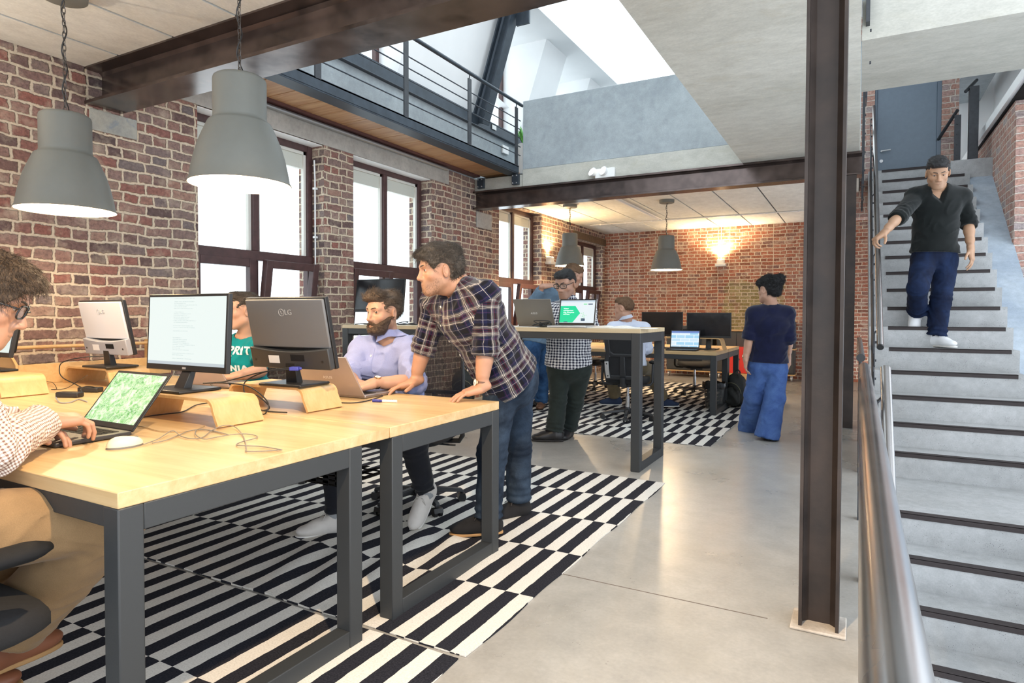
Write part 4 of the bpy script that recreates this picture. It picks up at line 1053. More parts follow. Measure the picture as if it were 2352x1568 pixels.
mb = MB(); mb.add(*pebble(.0575, .0305, .030, z0=.006)); mb.build('mouse_shell', plain('mouse_cream', (.72, .66, .50), .35), mouse, smooth=60)
mb = MB(); mb.cyl((.035, -.003, .024), (.035, .003, .024), .008, seg=14); mb.build('scroll_wheel', plain('mouse_grey', (.16, .15, .13), .5), mouse)
def spline(pts, n=8):
    P = [Vector(p) for p in pts]; out = []
    for i in range(len(P) - 1):
        p0, p1, p2, p3 = P[max(i - 1, 0)], P[i], P[i + 1], P[min(i + 2, len(P) - 1)]
        for k in range(n):
            t = k / n; out.append(.5 * ((2 * p1) + (p2 - p0) * t + (2 * p0 - 5 * p1 + 4 * p2 - p3) * t * t + (3 * p1 - p0 - 3 * p2 + p3) * t ** 3))
    out.append(P[-1]); return out
def cable(label, pts, r=.0022, mat=None, cat='cable', name='cable'):
    mb = MB(); mb.tube(spline(pts), r, 7); return tag(mb.build(name, mat or CABLE, smooth=60), label, cat)
cable('thin grey mouse cord looped loosely across the near desk', [(-2.085, 1.259, 0.782), (-2.130, 1.336, 0.782), (-2.193, 1.430, 0.790), (-2.112, 1.409, 0.782), (-2.045, 1.404, 0.780), (-2.033, 1.438, 0.780), (-2.104, 1.528, 0.784), (-2.126, 1.593, 0.790), (-2.093, 1.615, 0.786), (-1.966, 1.548, 0.782), (-1.844, 1.466, 0.780), (-1.733, 1.382, 0.780), (-1.706, 1.361, 0.780), (-1.665, 1.384, 0.780), (-1.632, 1.424, 0.780),
        (-1.625, 1.425, 0.782), (-1.725, 1.434, 0.780), (-1.778, 1.408, 0.782), (-1.820, 1.412, 0.780), (-1.846, 1.455, 0.780), (-1.851, 1.520, 0.782), (-1.906, 1.556, 0.780), (-1.943, 1.540, 0.784), (-1.970, 1.506, 0.784), (-1.984, 1.463, 0.782), (-1.980, 1.409, 0.784), (-2.051, 1.429, 0.786), (-2.141, 1.487, 0.784), (-2.183, 1.539, 0.780), (-2.088, 1.531, 0.780), (-1.995, 1.516, 0.780), (-2.141, 1.542, 0.780), (-2.189, 1.504, 0.780), (-2.144, 1.422, 0.780), (-2.095, 1.341, 0.780), (-2.091, 1.292, 0.780)], .0018, CABLEG)
cable('pale thin wire behind the green-screened laptop leading under the riser', [(-2.484, 1.450, 0.779), (-2.422, 1.463, 0.779), (-2.292, 1.442, 0.779), (-2.212, 1.467, 0.779), (-2.205, 1.533, 0.779), (-2.235, 1.591, 0.779)], .0018, plain('tan_wire', (.45, .33, .18), .5))
hub = (-2.345, 2.20, .965)
cable('black monitor cable sweeping from the grey-backed monitor down in front of its riser', [(-2.28, 2.085, .97), (-2.38, 2.02, .955), (-2.50, 1.99, .90), (-2.47, 1.97, .83), (-2.42, 1.96, .781), (-2.36, 2.0, .781), (-2.40, 2.03, .80), (-2.46, 2.01, .84), (-2.47, 1.98, .80), (-2.35, 1.97, .780), (-2.22, 1.985, .780)], .003)
cable('second black cable bunched beside the grey-backed monitor stand', [(-2.27, 2.085, .965), (-2.40, 2.01, .95), (-2.53, 1.99, .92), (-2.60, 1.96, .90), (-2.66, 1.93, .891), (-2.60, 1.90, .88), (-2.54, 1.86, .86), (-2.48, 1.87, .82), (-2.45, 1.88, .781), (-2.50, 1.90, .780)], .003)
cable('black cable lying between the two bent plywood risers', [(-2.62, 1.86, .90), (-2.50, 1.885, .905), (-2.38, 1.92, .89), (-2.28, 1.93, .83), (-2.27, 1.91, .782), (-2.32, 1.90, .781)], .003)
cable('long dark cable running from under the white-screened monitor riser', [(-2.623, 1.553, 0.780), (-2.648, 1.629, 0.780), (-2.640, 1.702, 0.780), (-2.640, 1.773, 0.780), (-2.774, 1.930, 0.780), (-2.787, 2.009, 0.780)], .0028)
pl = MB(); M = Matrix.Translation((-2.265, 2.065, .968)) @ Matrix.Rotation(.5, 4, 'Z'); pl.box((-.012, -.03, -.009), (.03, .012, .009), M); pl.box((-.016, -.012, -.006), (.04, .0, .006), M)
tag(pl.build('monitor_plug', plain('blue_plug', (.045, .055, .32), .45), bevel=.004), 'blue monitor plug stuck in the back of the grey-backed monitor', 'plug')
cable('black laptop power lead lying by the marker pen', [(-2.259, 2.337, 0.779), (-2.193, 2.357, 0.779), (-2.168, 2.407, 0.779), (-2.185, 2.509, 0.779), (-2.232, 2.642, 0.779), (-2.234, 2.638, 0.784)], .003)
cable('thin cord looping over the pale-backed monitor and its riser', [(-4.06, 2.21, .955), (-4.12, 2.12, .95), (-4.22, 2.06, .92), (-4.24, 2.05, .87), (-4.18, 2.04, .83), (-4.05, 2.04, .80), (-3.95, 2.03, .785), (-3.86, 2.03, .785)], .003)
cable('fine cable curling out from behind the left-edge riser', [(-4.438, 2.075, 0.790), (-4.223, 2.007, 0.800), (-4.053, 1.944, 0.780), (-4.055, 1.918, 0.780), (-4.015, 1.971, 0.782), (-4.131, 2.088, 0.800), (-3.882, 2.021, 0.860)], .002)
cable('loop of cable standing up in front of the rear riser', [(-4.153, 2.295, 0.785), (-4.086, 2.259, 0.830), (-3.972, 2.222, 0.860), (-3.983, 2.264, 0.840), (-4.069, 2.345, 0.785)], .002)
def adapter(label, px, rz):
    t = MB(); t.box((-.062, -.026, 0), (.062, .026, .028)); o = t.build('power_adapter', BLK, bevel=.006); o.location = (px[0], px[1], TD + .0005); o.rotation_euler = (0, 0, rz); return tag(o, label, 'power adapter')
adapter('black power adapter lying nearest the green-screened laptop', (-3.638, 1.807, 0.775), .42)
adapter('black power adapter behind the first one, toward the rear riser', (-3.778, 1.984, 0.775), .35)
cable('short black lead bridging the two power adapters', [(-3.647, 1.875, 0.790), (-3.665, 1.876, 0.810), (-3.720, 1.936, 0.815), (-3.745, 1.999, 0.800), (-3.761, 2.040, 0.785)], .003)
cable('light blue-grey lead curling off the first power adapter', [(-3.576, 1.711, 0.790), (-3.435, 1.662, 0.779), (-3.395, 1.686, 0.779), (-3.477, 1.767, 0.779), (-3.355, 1.745, 0.779)], .0028, plain('grey_lead', (.25, .27, .31), .5))
def glassmat():
    m, nt, b = new_mat('tumbler_glass'); b.inputs['Transmission Weight'].default_value = 1; b.inputs['Roughness'].default_value = .02; b.inputs['IOR'].default_value = 1.3; return m
g = MB(); gp = (-5.242, 2.905, 0.775); g.lathe([(.0, .004), (.028, .004), (.034, .09), (.036, .09), (.031, .001), (0, .001)], seg=24)
g = g.build('glass_tumbler', glassmat(), smooth=40); g.location = (gp[0], gp[1], TD); tag(g, 'clear glass tumbler behind the rear plywood riser', 'glass')
mk = thing('marker_pen', 'white marker pen with blue cap on the near desk', 'pen', (*(-2.077, 2.475, 0.775)[:2], TD + .0075), .32)
mb = MB(); mb.cyl((-.01, 0, 0), (.066, 0, 0), .0072, seg=16); mb.build('barrel', WHITEP, mk, smooth=40)
mb = MB(); mb.cyl((-.062, 0, 0), (-.022, 0, 0), .0078, seg=16); mb.cyl((-.022, 0, 0), (-.008, 0, 0), .0062, seg=16, mi=0); mb.build('cap', plain('blue_cap', (.03, .035, .25), .4), mk, smooth=40)
mb = MB()
for i in range(6): mb.cbox((.002 + i * .008, 0, .0073), (.005, .004, .0006))
mb.build('print_band', BLK, mk)
# plywood desk tray against the wall
tr = thing('desk_tray', 'long plywood desk tray with a rod handle before the brick wall', 'tray', (-4.62, 2.30, TD))
MB().box((.13, -.36, .001), (.145, .60, .125)).build('front_board', PLYB, tr, bevel=.002)
mb = MB(); M = Matrix(((0, 0, 1, 0), (1, 0, 0, 0), (0, 1, 0, 0), (0, 0, 0, 1)))
for y, n in ((-.375, 0), (.60, 1)):
    mb = MB(); mb.prism([(-.16, .001), (.145, .001), (.145, .125), (.0, .245), (-.16, .245)], .015, Matrix(((1, 0, 0, 0), (0, 0, -1, y + .015), (0, 1, 0, 0), (0, 0, 0, 1)))); mb.build('end_board', PLYB, tr, bevel=.002)
MB().box((-.16, -.36, .001), (.13, .60, .012)).build('tray_floor', PLYB, tr)
MB().tube([(-.08, -.36, .22), (-.08, .60, .22)], .012, 12).build('rod', PLYB, tr, smooth=60)

# ------------------------------------------------------------------ on the standing table
cable('black cable clump beside the dark monitor on the standing table', [(-4.02, 5.0, TS + .005), (-3.96, 5.06, TS + .02), (-4.0, 5.12, TS + .035), (-4.08, 5.05, TS + .012), (-3.94, 5.0, TS + .006), (-3.88, 5.08, TS + .02), (-3.98, 5.1, TS + .008), (-3.8, 5.05, TS + .005)], .005)
cable('black cable on the table left of the dark monitor', [(-4.45, 4.85, TS + .005), (-4.36, 4.9, TS + .012), (-4.28, 4.86, TS + .006), (-4.2, 4.9, TS + .005)], .005)
cb = (-2.367, 4.860, 1.124)
mb = MB(); rr = random.Random(5); pts = []
for i in range(26): pts.append((cb[0] + rr.uniform(-.07, .09), 4.85 + rr.uniform(-.03, .03), TS + .006 + rr.uniform(0, .05) * (1 if i % 3 else .2)))
mb.tube(spline(pts, 5), .0035, 6); tag(mb.build('cable', CABLE, smooth=60), 'tangled heap of black cable between the two laptops on the standing table', 'cable')
pp = thing('notebook', 'open notebook with loose white pages on the standing table', 'notebook', (*(-1.757, 4.950, 1.119)[:2], TS), .15)
mb = MB(); nn = 10
for sg, n_ in ((-1, 0), (1, 1)):
    mb = MB(); vs = []
    for i in range(nn + 1):
        f = i / nn; x = sg * f * .20; z = .006 + .016 * math.sin(PI * min(1, f * 1.25)) * (1 - f * .4)
        vs += [(x, -.13, z), (x, .13, z), (x, -.13, .001), (x, .13, .001)]
    mb.add(vs, [q for i in range(nn) for q in ((4*i, 4*i+1, 4*i+5, 4*i+4), (4*i+2, 4*i+6, 4*i+7, 4*i+3), (4*i, 4*i+4, 4*i+6, 4*i+2), (4*i+1, 4*i+3, 4*i+7, 4*i+5))] + [(4*nn, 4*nn+1, 4*nn+3, 4*nn+2)])
    mb.build('page_block', plain('paper', (.80, .79, .75), .8), pp, smooth=40)
sh = MB(); sh.box((-.16, -.10, .0005), (.16, .10, .004)); o = sh.build('paper_sheets', plain('paper', (.80, .79, .75), .8)); q = (-1.555, 4.860, 1.116); o.location = (q[0], q[1], TS); o.rotation_euler = (0, 0, -.2); tag(o, 'thin stack of paper sheets at the corner end of the standing table', 'paper')
sh = MB(); sh.box((-.14, -.04, .0005), (.14, .04, .005)); o = sh.build('white_pad', WHITEP); o.location = ((-2.515, 4.840, 1.123)[0], 4.83, TS); tag(o, 'flat white pad in front of the grey laptop on the standing table', 'pad')

# ------------------------------------------------------------------ far end
rs = riser(-1.72, 8.42, .46, .22, .15, 'orange plywood riser under the right black monitor', z=.77)
riser(-2.3, 8.42, .46, .22, .15, 'orange plywood riser under the left black monitor', z=.77)
ph = MB(); ph.box((-.07, -.035, 0), (.07, .035, .008)); o = ph.build('phone', BLK, bevel=.003); o.location = (*(-1.638, 8.235, 0.770)[:2], .7705); o.rotation_euler = (0, 0, .3); tag(o, 'black phone lying on the far desk corner beside the laptop', 'phone')
bk = MB(); bk.box((-.12, -.08, 0), (.12, .08, .02)); o = bk.build('folder', plain('brown_cover', (.18, .09, .05), .6), bevel=.003); o.location = (-3.55, 8.05, .7705); tag(o, 'brown folder on the far desk behind the checked-shirt man', 'folder')
cable('black cable tangle on the far desk under the riser', [(-2.25, 8.2, .775), (-2.18, 8.12, .79), (-2.1, 8.2, .775), (-2.0, 8.15, .785), (-2.12, 8.1, .775), (-1.95, 8.1, .775), (-1.9, 8.22, .78)], .006)
CAB = plain('charcoal_cabinet', (.045, .048, .052), .55)
def cabinet(label, x0, x1, y, z1, levels, doorm=None):
    t = thing('rolling_cabinet', label, 'cabinet', ((x0 + x1) / 2, y, 0)); w = (x1 - x0) / 2
    MB().box((-w + .02, -.17, .13), (w - .02, .2, z1 - .03)).build('body', CAB, t, bevel=.003)
    for z in levels: MB().box((-w, -.21, z - .022), (w, .21, z)).build('shelf_board', PLYB, t, bevel=.002)
    for i in range(2): 
        a, b_ = (-w + .03, -.005) if i == 0 else (.005, w - .03)
        d = MB().box((a, -.185, .15), (b_, -.172, z1 - .05)).build('door', doorm or CAB, t, bevel=.003)
        mb = MB(); mb.cyl(((b_ if i == 0 else a) * .75 + .0, -.185, (z1 + .1) / 2), ((b_ if i == 0 else a) * .75, -.20, (z1 + .1) / 2), .012, seg=12); mb.build('knob', BLK, d)
    for x in (-w + .06, w - .06):
        mb = MB(); mb.cyl((x - .012, -.14, .052), (x + .012, -.14, .052), .05, seg=20); mb.box((x - .02, -.17, .05), (x + .02, -.11, .11)); mb.build('caster', SILV, t, smooth=40)
    return t
cabinet('low charcoal rolling cabinet against the back wall left of the far chair', -3.35, -2.42, 12.72, .93, (.13, .93))
cabinet('charcoal rolling cabinet against the back wall behind the far desk legs', -2.38, -1.62, 12.72, .93, (.13, .93))
cabinet('tall charcoal cabinet with plywood edges right of the walking woman', -1.58, -.98, 12.72, 1.12, (.13, .60, 1.12))
rc = thing('red_cabinet', 'red metal pedestal cabinet seen between the far desk legs', 'cabinet', (*(-1.937, 12.447, 0.000)[:2], 0))
MB().box((-.16, -.2, .14), (.22, .2, .62)).build('body', plain('red_paint', (.72, .04, .03), .4), rc, bevel=.006)
mb = MB(); mb.cyl((.02, -.2, .40), (.02, -.212, .40), .02, seg=14); mb.build('lock', BLK, rc)
MB().box((-.17, -.21, .0), (.23, .21, .138)).build('plinth', PLYB, rc, bevel=.004)
def wire_mat():
    m, nt, b = new_mat('wire_mesh'); tc = nt.nodes.new('ShaderNodeTexCoord'); sp = nt.nodes.new('ShaderNodeSeparateXYZ'); L(nt, tc.outputs['Object'], sp.inputs[0])
    at = mth(nt, 'ARCTAN2', sp.outputs[1], sp.outputs[0])
    a = mth(nt, 'LESS_THAN', mth(nt, 'FRACT', mth(nt, 'MULTIPLY', at, 20)), .45); c = mth(nt, 'LESS_THAN', mth(nt, 'FRACT', mth(nt, 'MULTIPLY', sp.outputs[2], 110)), .45)
    L(nt, mth(nt, 'MAXIMUM', a, c), b.inputs['Alpha']); b.inputs['Base Color'].default_value = (.10, .11, .115, 1); b.inputs['Metallic'].default_value = .6; b.inputs['Roughness'].default_value = .4
    return m
bn = thing('waste_bin', 'wire mesh waste bin with black liner beside the far desk leg', 'bin', (*(-1.620, 8.465, -0.000)[:2], 0))
mb = MB(); mb.lathe([(0, .006), (.105, .006), (.14, .33)], seg=36); mb.build('basket', wire_mat(), bn, smooth=50)
mb = MB(); mb.tube([(.141 * math.cos(i * PI / 18), .141 * math.sin(i * PI / 18), .33) for i in range(36)], .006, 8, closed=True); mb.build('rim', BLK, bn, smooth=60)
mb = MB(); mb.lathe([(.125, .25), (.137, .33), (.150, .345), (.154, .30), (.148, .27)], seg=30)
vs = [(x * (1 + .03 * math.sin(i * 2.3)), y * (1 + .03 * math.sin(i * 2.3)), z + .008 * math.sin(i * 1.7)) for i, (x, y, z) in enumerate(mb.v)]; mb.v = vs; mb.build('liner', plain('bin_liner', (.02, .02, .022), .25), bn, smooth=60)
def backpack(label, loc, rz, s=1.0):
    t = thing('backpack', label, 'backpack', loc, rz)
    def blob(w, d, h, y, z, name, m):
        mb = MB(); vs = []; n = 22; rg = 10
        for j in range(rg + 1):
            f = j / rg; zz = h * f; k = (1 - abs(2 * f - 1) ** 3.2) ** .4 if 0 < f < 1 else .35; k = max(k, .35); lean = .12 * (1 - f)
            for i in range(n):
                a = 2 * PI * i / n; ca, sa = math.cos(a), math.sin(a)
                vs.append((w * k * math.copysign(abs(ca) ** .6, ca) * (1 - .18 * f), y + d * k * math.copysign(abs(sa) ** .7, sa) * (1 + lean * 2) + .012 * math.sin(a * 5 + f * 9), z + zz))
        fs = [(j * n + i, j * n + (i + 1) % n, (j + 1) * n + (i + 1) % n, (j + 1) * n + i) for j in range(rg) for i in range(n)] + [tuple(range(n))[::-1], tuple(range(rg * n, rg * n + n))]
        mb.add([(x * s, y_ * s, z_ * s) for x, y_, z_ in vs], fs); return mb.build(name, m, t, smooth=60)
    NY = plain('black_nylon', (.016, .017, .016), .6, bumpk=.3, bscale=700)
    blob(.16, .10, .46, 0, 0, 'main_bag', NY); blob(.125, .05, .26, -.11, .02, 'front_pocket', NY)
    mb = MB(); mb.tube([(.04 * s * math.cos(a), .04 * s, .455 * s + .05 * s * math.sin(a)) for a in [i * PI / 8 for i in range(9)]], .010 * s, 8); mb.build('grab_handle', NY, t, smooth=60)
    mb = MB(); mb.tube([(.13 * s * math.cos(a), (-.115 - .03 * math.sin(a)) * s, (.20 + .14 * math.sin(a)) * s) for a in [i * PI / 10 for i in range(11)]], .004 * s, 6); mb.build('zip', plain('zip_olive', (.16, .15, .08), .5), t, smooth=60)
    return t
backpack('black backpack on the floor behind the plaid-shirted man by the brick wall', (*(-4.574, 7.044, -0.000)[:2], .0), .5, 1.05)
backpack('black backpack on the rug under the far desk, right of the wire bin', (*(-1.393, 8.728, 0.000)[:2], .012), -.3, .95)
# plant on the gallery edge
pt = thing('potted_plant', 'small green plant at the end of the upper walkway rail', 'plant', (-4.20, 8.02, 3.205))
mb = MB(); mb.lathe([(0, 0), (.06, 0), (.08, .42), (.072, .42), (0, .40)], seg=20); mb.build('pot', WHITEP, pt, smooth=40)
mb = MB(); rr = random.Random(11)
for i in range(16):
    a = rr.uniform(0, 2 * PI); ln = rr.uniform(.18, .42); b_ = rr.uniform(.05, .16); pr = None
    for k in range(7):
        f = k / 6; r = b_ * f; z = .42 + ln * f - .10 * f * f; wd = .020 * math.sin(PI * min(1, f * .9 + .1)) + .002
        c = Vector((r * math.cos(a), r * math.sin(a), z)); sd = Vector((-math.sin(a), math.cos(a), 0)) * wd
        cur = (c + sd, c - sd)
        if pr: mb.add([pr[0], pr[1], cur[1], cur[0]], [(0, 1, 2, 3)])
        pr = cur
mb.build('leaves', plain('leaf_green', (.12, .42, .06), .5), pt, smooth=60)

# ------------------------------------------------------------------ implicit-surface figure builder
A3 = lambda v: np.array(v, dtype=np.float64)
def unit(v): v = A3(v); return v / (np.linalg.norm(v) + 1e-12)
def smin(a, b, k):
    if k <= 0: return np.minimum(a, b)
    h = np.clip(.5 + .5 * (b - a) / k, 0, 1); return b * (1 - h) + a * h - k * h * (1 - h)
def smax(a, b, k): return -smin(-a, -b, k)
def cap(a, b, ra, rb=None):
    a, b = A3(a), A3(b); rb = ra if rb is None else rb; ab = b - a; L2 = float(ab @ ab) + 1e-12
    def f(P):
        ap = P - a; h = np.clip(ap @ ab / L2, 0, 1); return np.linalg.norm(ap - h[:, None] * ab, axis=1) - (ra + (rb - ra) * h)
    return f
def ell(c, r, R=None):
    c, r = A3(c), A3(r)
    def f(P):
        q = P - c
        if R is not None: q = q @ R
        k0 = np.linalg.norm(q / r, axis=1); k1 = np.linalg.norm(q / (r * r), axis=1) + 1e-9
        return k0 * (k0 - 1) / k1
    return f
def rbox(c, hs, rd, R):
    c, hs = A3(c), A3(hs)
    def f(P):
        q = np.abs((P - c) @ R) - hs + rd
        return np.linalg.norm(np.maximum(q, 0), axis=1) + np.minimum(q.max(axis=1), 0) - rd
    return f
def eseg(a, b, wa, wb, side):
    """elliptical tapered capsule: wa=(half width along side, half depth)"""
    a, b = A3(a), A3(b); ab = b - a; ln = np.linalg.norm(ab); ax = ab / ln; s = A3(side); s = unit(s - ax * (s @ ax)); f3 = np.cross(ax, s)
    def f(P):
        ap = P - a; t = ap @ ax; h = np.clip(t / ln, 0, 1); e = t - h * ln
        w = wa[0] + (wb[0] - wa[0]) * h; d = wa[1] + (wb[1] - wa[1]) * h; m = np.minimum(w, d)
        return (np.sqrt((ap @ s / w) ** 2 + (ap @ f3 / d) ** 2 + (e / m) ** 2) - 1) * m
    return f
def union(prims, k):
    def f(P):
        d = None
        for p in prims:
            fn, kk = p if isinstance(p, tuple) else (p, k)
            v = fn(P); d = v if d is None else smin(d, v, kk)
        return d
    return f
_rk = np.random.RandomState(4)
_K = _rk.normal(size=(7, 3)); _K /= np.linalg.norm(_K, axis=1)[:, None]; _PH = _rk.uniform(0, 6.28, 14)
def wrinkle(P, f=55.0, aniso=(1, 1, 1)):
    Q = P * A3(aniso); w = np.zeros(len(P))
    for i in range(7):
        w += np.sin(Q @ (_K[i] * f * (1 + .13 * i)) + _PH[i] + 1.6 * np.sin(Q @ (_K[(i + 3) % 7] * f * .45) + _PH[i + 7]))
    return w / 7
def folds(P, f=60.0, aniso=(1, 1, .5)):
    w = wrinkle(P, f, aniso); v = wrinkle(P + .37, f * .6, aniso)
    return np.clip(1 - np.abs(w) * 3.2, 0, 1) ** 1.5 * np.clip(.5 + v * 1.5, 0, 1)
def surface_nets(f, lo, hi, h, B=8):
    lo, hi = A3(lo), A3(hi); n = np.ceil((hi - lo) / h / B).astype(int) * B + 1
    nb = (n - 1) // B
    cb = np.stack(np.meshgrid(*[np.arange(k) for k in nb], indexing='ij'), -1).reshape(-1, 3)
    cen = lo + (cb + .5) * B * h; d = f(cen)
    act = np.abs(d) < B * h * 1.05 + .02
    vol = np.full(n, 1.0)
    sg = np.where(d < 0, -1.0, 1.0).reshape(nb)
    v = np.repeat(np.repeat(np.repeat(sg, B, 0), B, 1), B, 2); vol[:-1, :-1, :-1] = v
    ab = cb[act]
    if len(ab) == 0: return np.zeros((0, 3)), np.zeros((0, 4), int)
    g = np.stack(np.meshgrid(*[np.arange(B + 1)] * 3, indexing='ij'), -1).reshape(-1, 3)
    idx = (ab[:, None, :] * B + g[None]).reshape(-1, 3)
    flat = np.unique(np.ravel_multi_index(idx.T, n)); ii = np.stack(np.unravel_index(flat, n), -1)
    pts = lo + ii * h; out = np.empty(len(pts))
    for s in range(0, len(pts), 400000): out[s:s + 400000] = f(pts[s:s + 400000])
    vol.reshape(-1)[flat] = out
    ins = vol < 0
    c = np.zeros(tuple(n - 1), np.int8)
    for dx in (0, 1):
        for dy in (0, 1):
            for dz in (0, 1): c += ins[dx:n[0] - 1 + dx, dy:n[1] - 1 + dy, dz:n[2] - 1 + dz]
    cells = np.argwhere((c > 0) & (c < 8)); m = len(cells)
    cid = np.full(tuple(n - 1), -1, np.int32); cid[tuple(cells.T)] = np.arange(m)
    acc = np.zeros((m, 3)); cnt = np.zeros(m)
    for ax in range(3):
        o1, o2 = [k for k in range(3) if k != ax]
        for a in (0, 1):
            for b in (0, 1):
                p = cells.copy(); p[:, o1] += a; p[:, o2] += b; q = p.copy(); q[:, ax] += 1
                va, vb = vol[tuple(p.T)], vol[tuple(q.T)]; mk = (va < 0) != (vb < 0); t = np.zeros(m); t[mk] = va[mk] / (va[mk] - vb[mk])
                e = p.astype(float); e[:, ax] += t; acc[mk] += e[mk]; cnt += mk
    V = lo + acc / np.maximum(cnt, 1)[:, None] * h
    F = []
    for ax in range(3):
        o1, o2 = (ax + 1) % 3, (ax + 2) % 3
        sl0 = [slice(None)] * 3; sl1 = [slice(None)] * 3; sl0[ax] = slice(0, -1); sl1[ax] = slice(1, None)
        e = np.argwhere(ins[tuple(sl0)] != ins[tuple(sl1)])
        e = e[(e[:, o1] > 0) & (e[:, o2] > 0) & (e[:, o1] < n[o1] - 1) & (e[:, o2] < n[o2] - 1)]
        if len(e) == 0: continue
        def cc(a, b):
            q = e.copy(); q[:, o1] -= a; q[:, o2] -= b; return cid[tuple(q.T)]
        qd = np.stack([cc(1, 1), cc(0, 1), cc(0, 0), cc(1, 0)], -1)
        inside = ins[tuple(e.T)]; qd[~inside] = qd[~inside][:, ::-1]
        F.append(qd)
    F = np.concatenate(F); F = F[(F >= 0).all(1)]
    return V, F
def lap(V, F, it=1):
    for _ in range(it):
        acc = np.zeros_like(V); cn = np.zeros(len(V))
        for a, b in ((0, 1), (1, 2), (2, 3), (3, 0)):
            np.add.at(acc, F[:, a], V[F[:, b]]); np.add.at(cn, F[:, a], 1); np.add.at(acc, F[:, b], V[F[:, a]]); np.add.at(cn, F[:, b], 1)
        V = V * .5 + .5 * acc / np.maximum(cn, 1)[:, None]
    return V, F
def np_mesh(name, V, F, mat, parent, origin, uv=None, col=None, smooth_it=1):
    if smooth_it and len(F): V, F = lap(V, F, smooth_it)
    W = V - A3(origin)
    me = bpy.data.meshes.new(name)
    me.vertices.add(len(W)); me.vertices.foreach_set('co', W.astype(np.float32).ravel())
    me.loops.add(len(F) * 4); me.loops.foreach_set('vertex_index', F.astype(np.int32).ravel())
    me.polygons.add(len(F)); me.polygons.foreach_set('loop_start', np.arange(0, len(F) * 4, 4, dtype=np.int32)); me.polygons.foreach_set('loop_total', np.full(len(F), 4, np.int32))
    me.update(calc_edges=True)
    if uv is not None:
        U, D, per = uv(V)                             # (bones, verts, 2), (bones, verts), (bones,)
        bi = D[:, F].mean(2).argmin(0); lu = U[bi[:, None], F]; p = per[bi][:, None]
        lu[:, :, 0] -= np.round((lu[:, :, 0] - lu[:, :1, 0]) / p) * p
        l = me.uv_layers.new(name='UVMap'); l.data.foreach_set('uv', lu.reshape(-1).astype(np.float32))
    if col is not None:
        c = col(V); at = me.color_attributes.new('tint', 'FLOAT_COLOR', 'POINT'); at.data.foreach_set('color', np.concatenate([c, np.ones((len(c), 1))], 1).astype(np.float32).ravel())
    me.polygons.foreach_set('use_smooth', np.ones(len(F), bool))
    return link_mesh(name, me, mat, parent)
def bounds(pts, pad):
    P = np.array([A3(p) for p in pts]); return P.min(0) - pad, P.max(0) + pad

# ------------------------------------------------------------------ cloth, skin, hair materials
def skin_mat():
    m, nt, b = new_mat('skin'); at = nt.nodes.new('ShaderNodeVertexColor'); at.layer_name = 'tint'
    v = uvmap(nt, src='Object'); n = noise(nt, v, 90, 4); n0 = noise(nt, v, 18, 3)
    c = mix(nt, .35, at.outputs[0], ramp(nt, n0.outputs[0], [(.3, (.88, .80, .78)), (.7, (1.06, 1.03, 1.02))]).outputs[0], 'MULTIPLY')
    L(nt, c, b.inputs['Base Color']); b.inputs['Roughness'].default_value = .48
    b.inputs['Subsurface Weight'].default_value = .06; b.inputs['Subsurface Radius'].default_value = (.012, .005, .003); b.inputs['Subsurface Scale'].default_value = .6
    n9 = noise(nt, v, 420, 3); bump(nt, b, mth(nt, 'ADD', n.outputs[0], mth(nt, 'MULTIPLY', n9.outputs[0], .6)), .22, .002); return m
SKIN = skin_mat()
def cloth(name, color, var=.12, rough=.85, f=420, bk=.25, sheen=.1):
    m, nt, b = new_mat(name); v = uvmap(nt, src='Object'); n = noise(nt, v, 14, 4); w = noise(nt, v, f, 2)
    c = ramp(nt, n.outputs[0], [(.3, tuple(x * (1 - var) for x in color)), (.7, tuple(min(1, x * (1 + var)) for x in color))]).outputs[0]
    c = mix(nt, .35, c, ramp(nt, w.outputs[0], [(.3, (.72, .72, .72)), (.7, (1.2, 1.2, 1.2))]).outputs[0], 'MULTIPLY')
    L(nt, c, b.inputs['Base Color']); b.inputs['Roughness'].default_value = rough; b.inputs['Specular IOR Level'].default_value = .2; b.inputs['Sheen Weight'].default_value = sheen
    bump(nt, b, w.outputs[0], bk, .002); return m
def denim(name, dark, light):
    m, nt, b = new_mat(name); v = uvmap(nt, src='Object'); n = noise(nt, v, 6, 5, .6, .4); w = noise(nt, uvmap(nt, (1, 1, .25), src='Object'), 500, 2)
    c = ramp(nt, n.outputs[0], [(.35, dark), (.72, light)]).outputs[0]
    c = mix(nt, .45, c, ramp(nt, w.outputs[0], [(.3, (.6, .6, .62)), (.7, (1.3, 1.3, 1.28))]).outputs[0], 'MULTIPLY')
    L(nt, c, b.inputs['Base Color']); b.inputs['Roughness'].default_value = .85; b.inputs['Specular IOR Level'].default_value = .2; bump(nt, b, w.outputs[0], .3, .002); return m
def bands(nt, x, period, stops):
    f = mth(nt, 'FRACT', mth(nt, 'DIVIDE', x, period)); return ramp(nt, f, stops, 'CONSTANT').outputs[0]
def uvxy(nt):
    tc = nt.nodes.new('ShaderNodeTexCoord'); nz = noise(nt, tc.outputs['Object'], 22, 2)
    sp = nt.nodes.new('ShaderNodeSeparateXYZ'); L(nt, tc.outputs['UV'], sp.inputs[0])
    j = mth(nt, 'MULTIPLY', mth(nt, 'SUBTRACT', nz.outputs[0], .5), .012)
    return mth(nt, 'ADD', sp.outputs[0], j), mth(nt, 'ADD', sp.outputs[1], j), tc
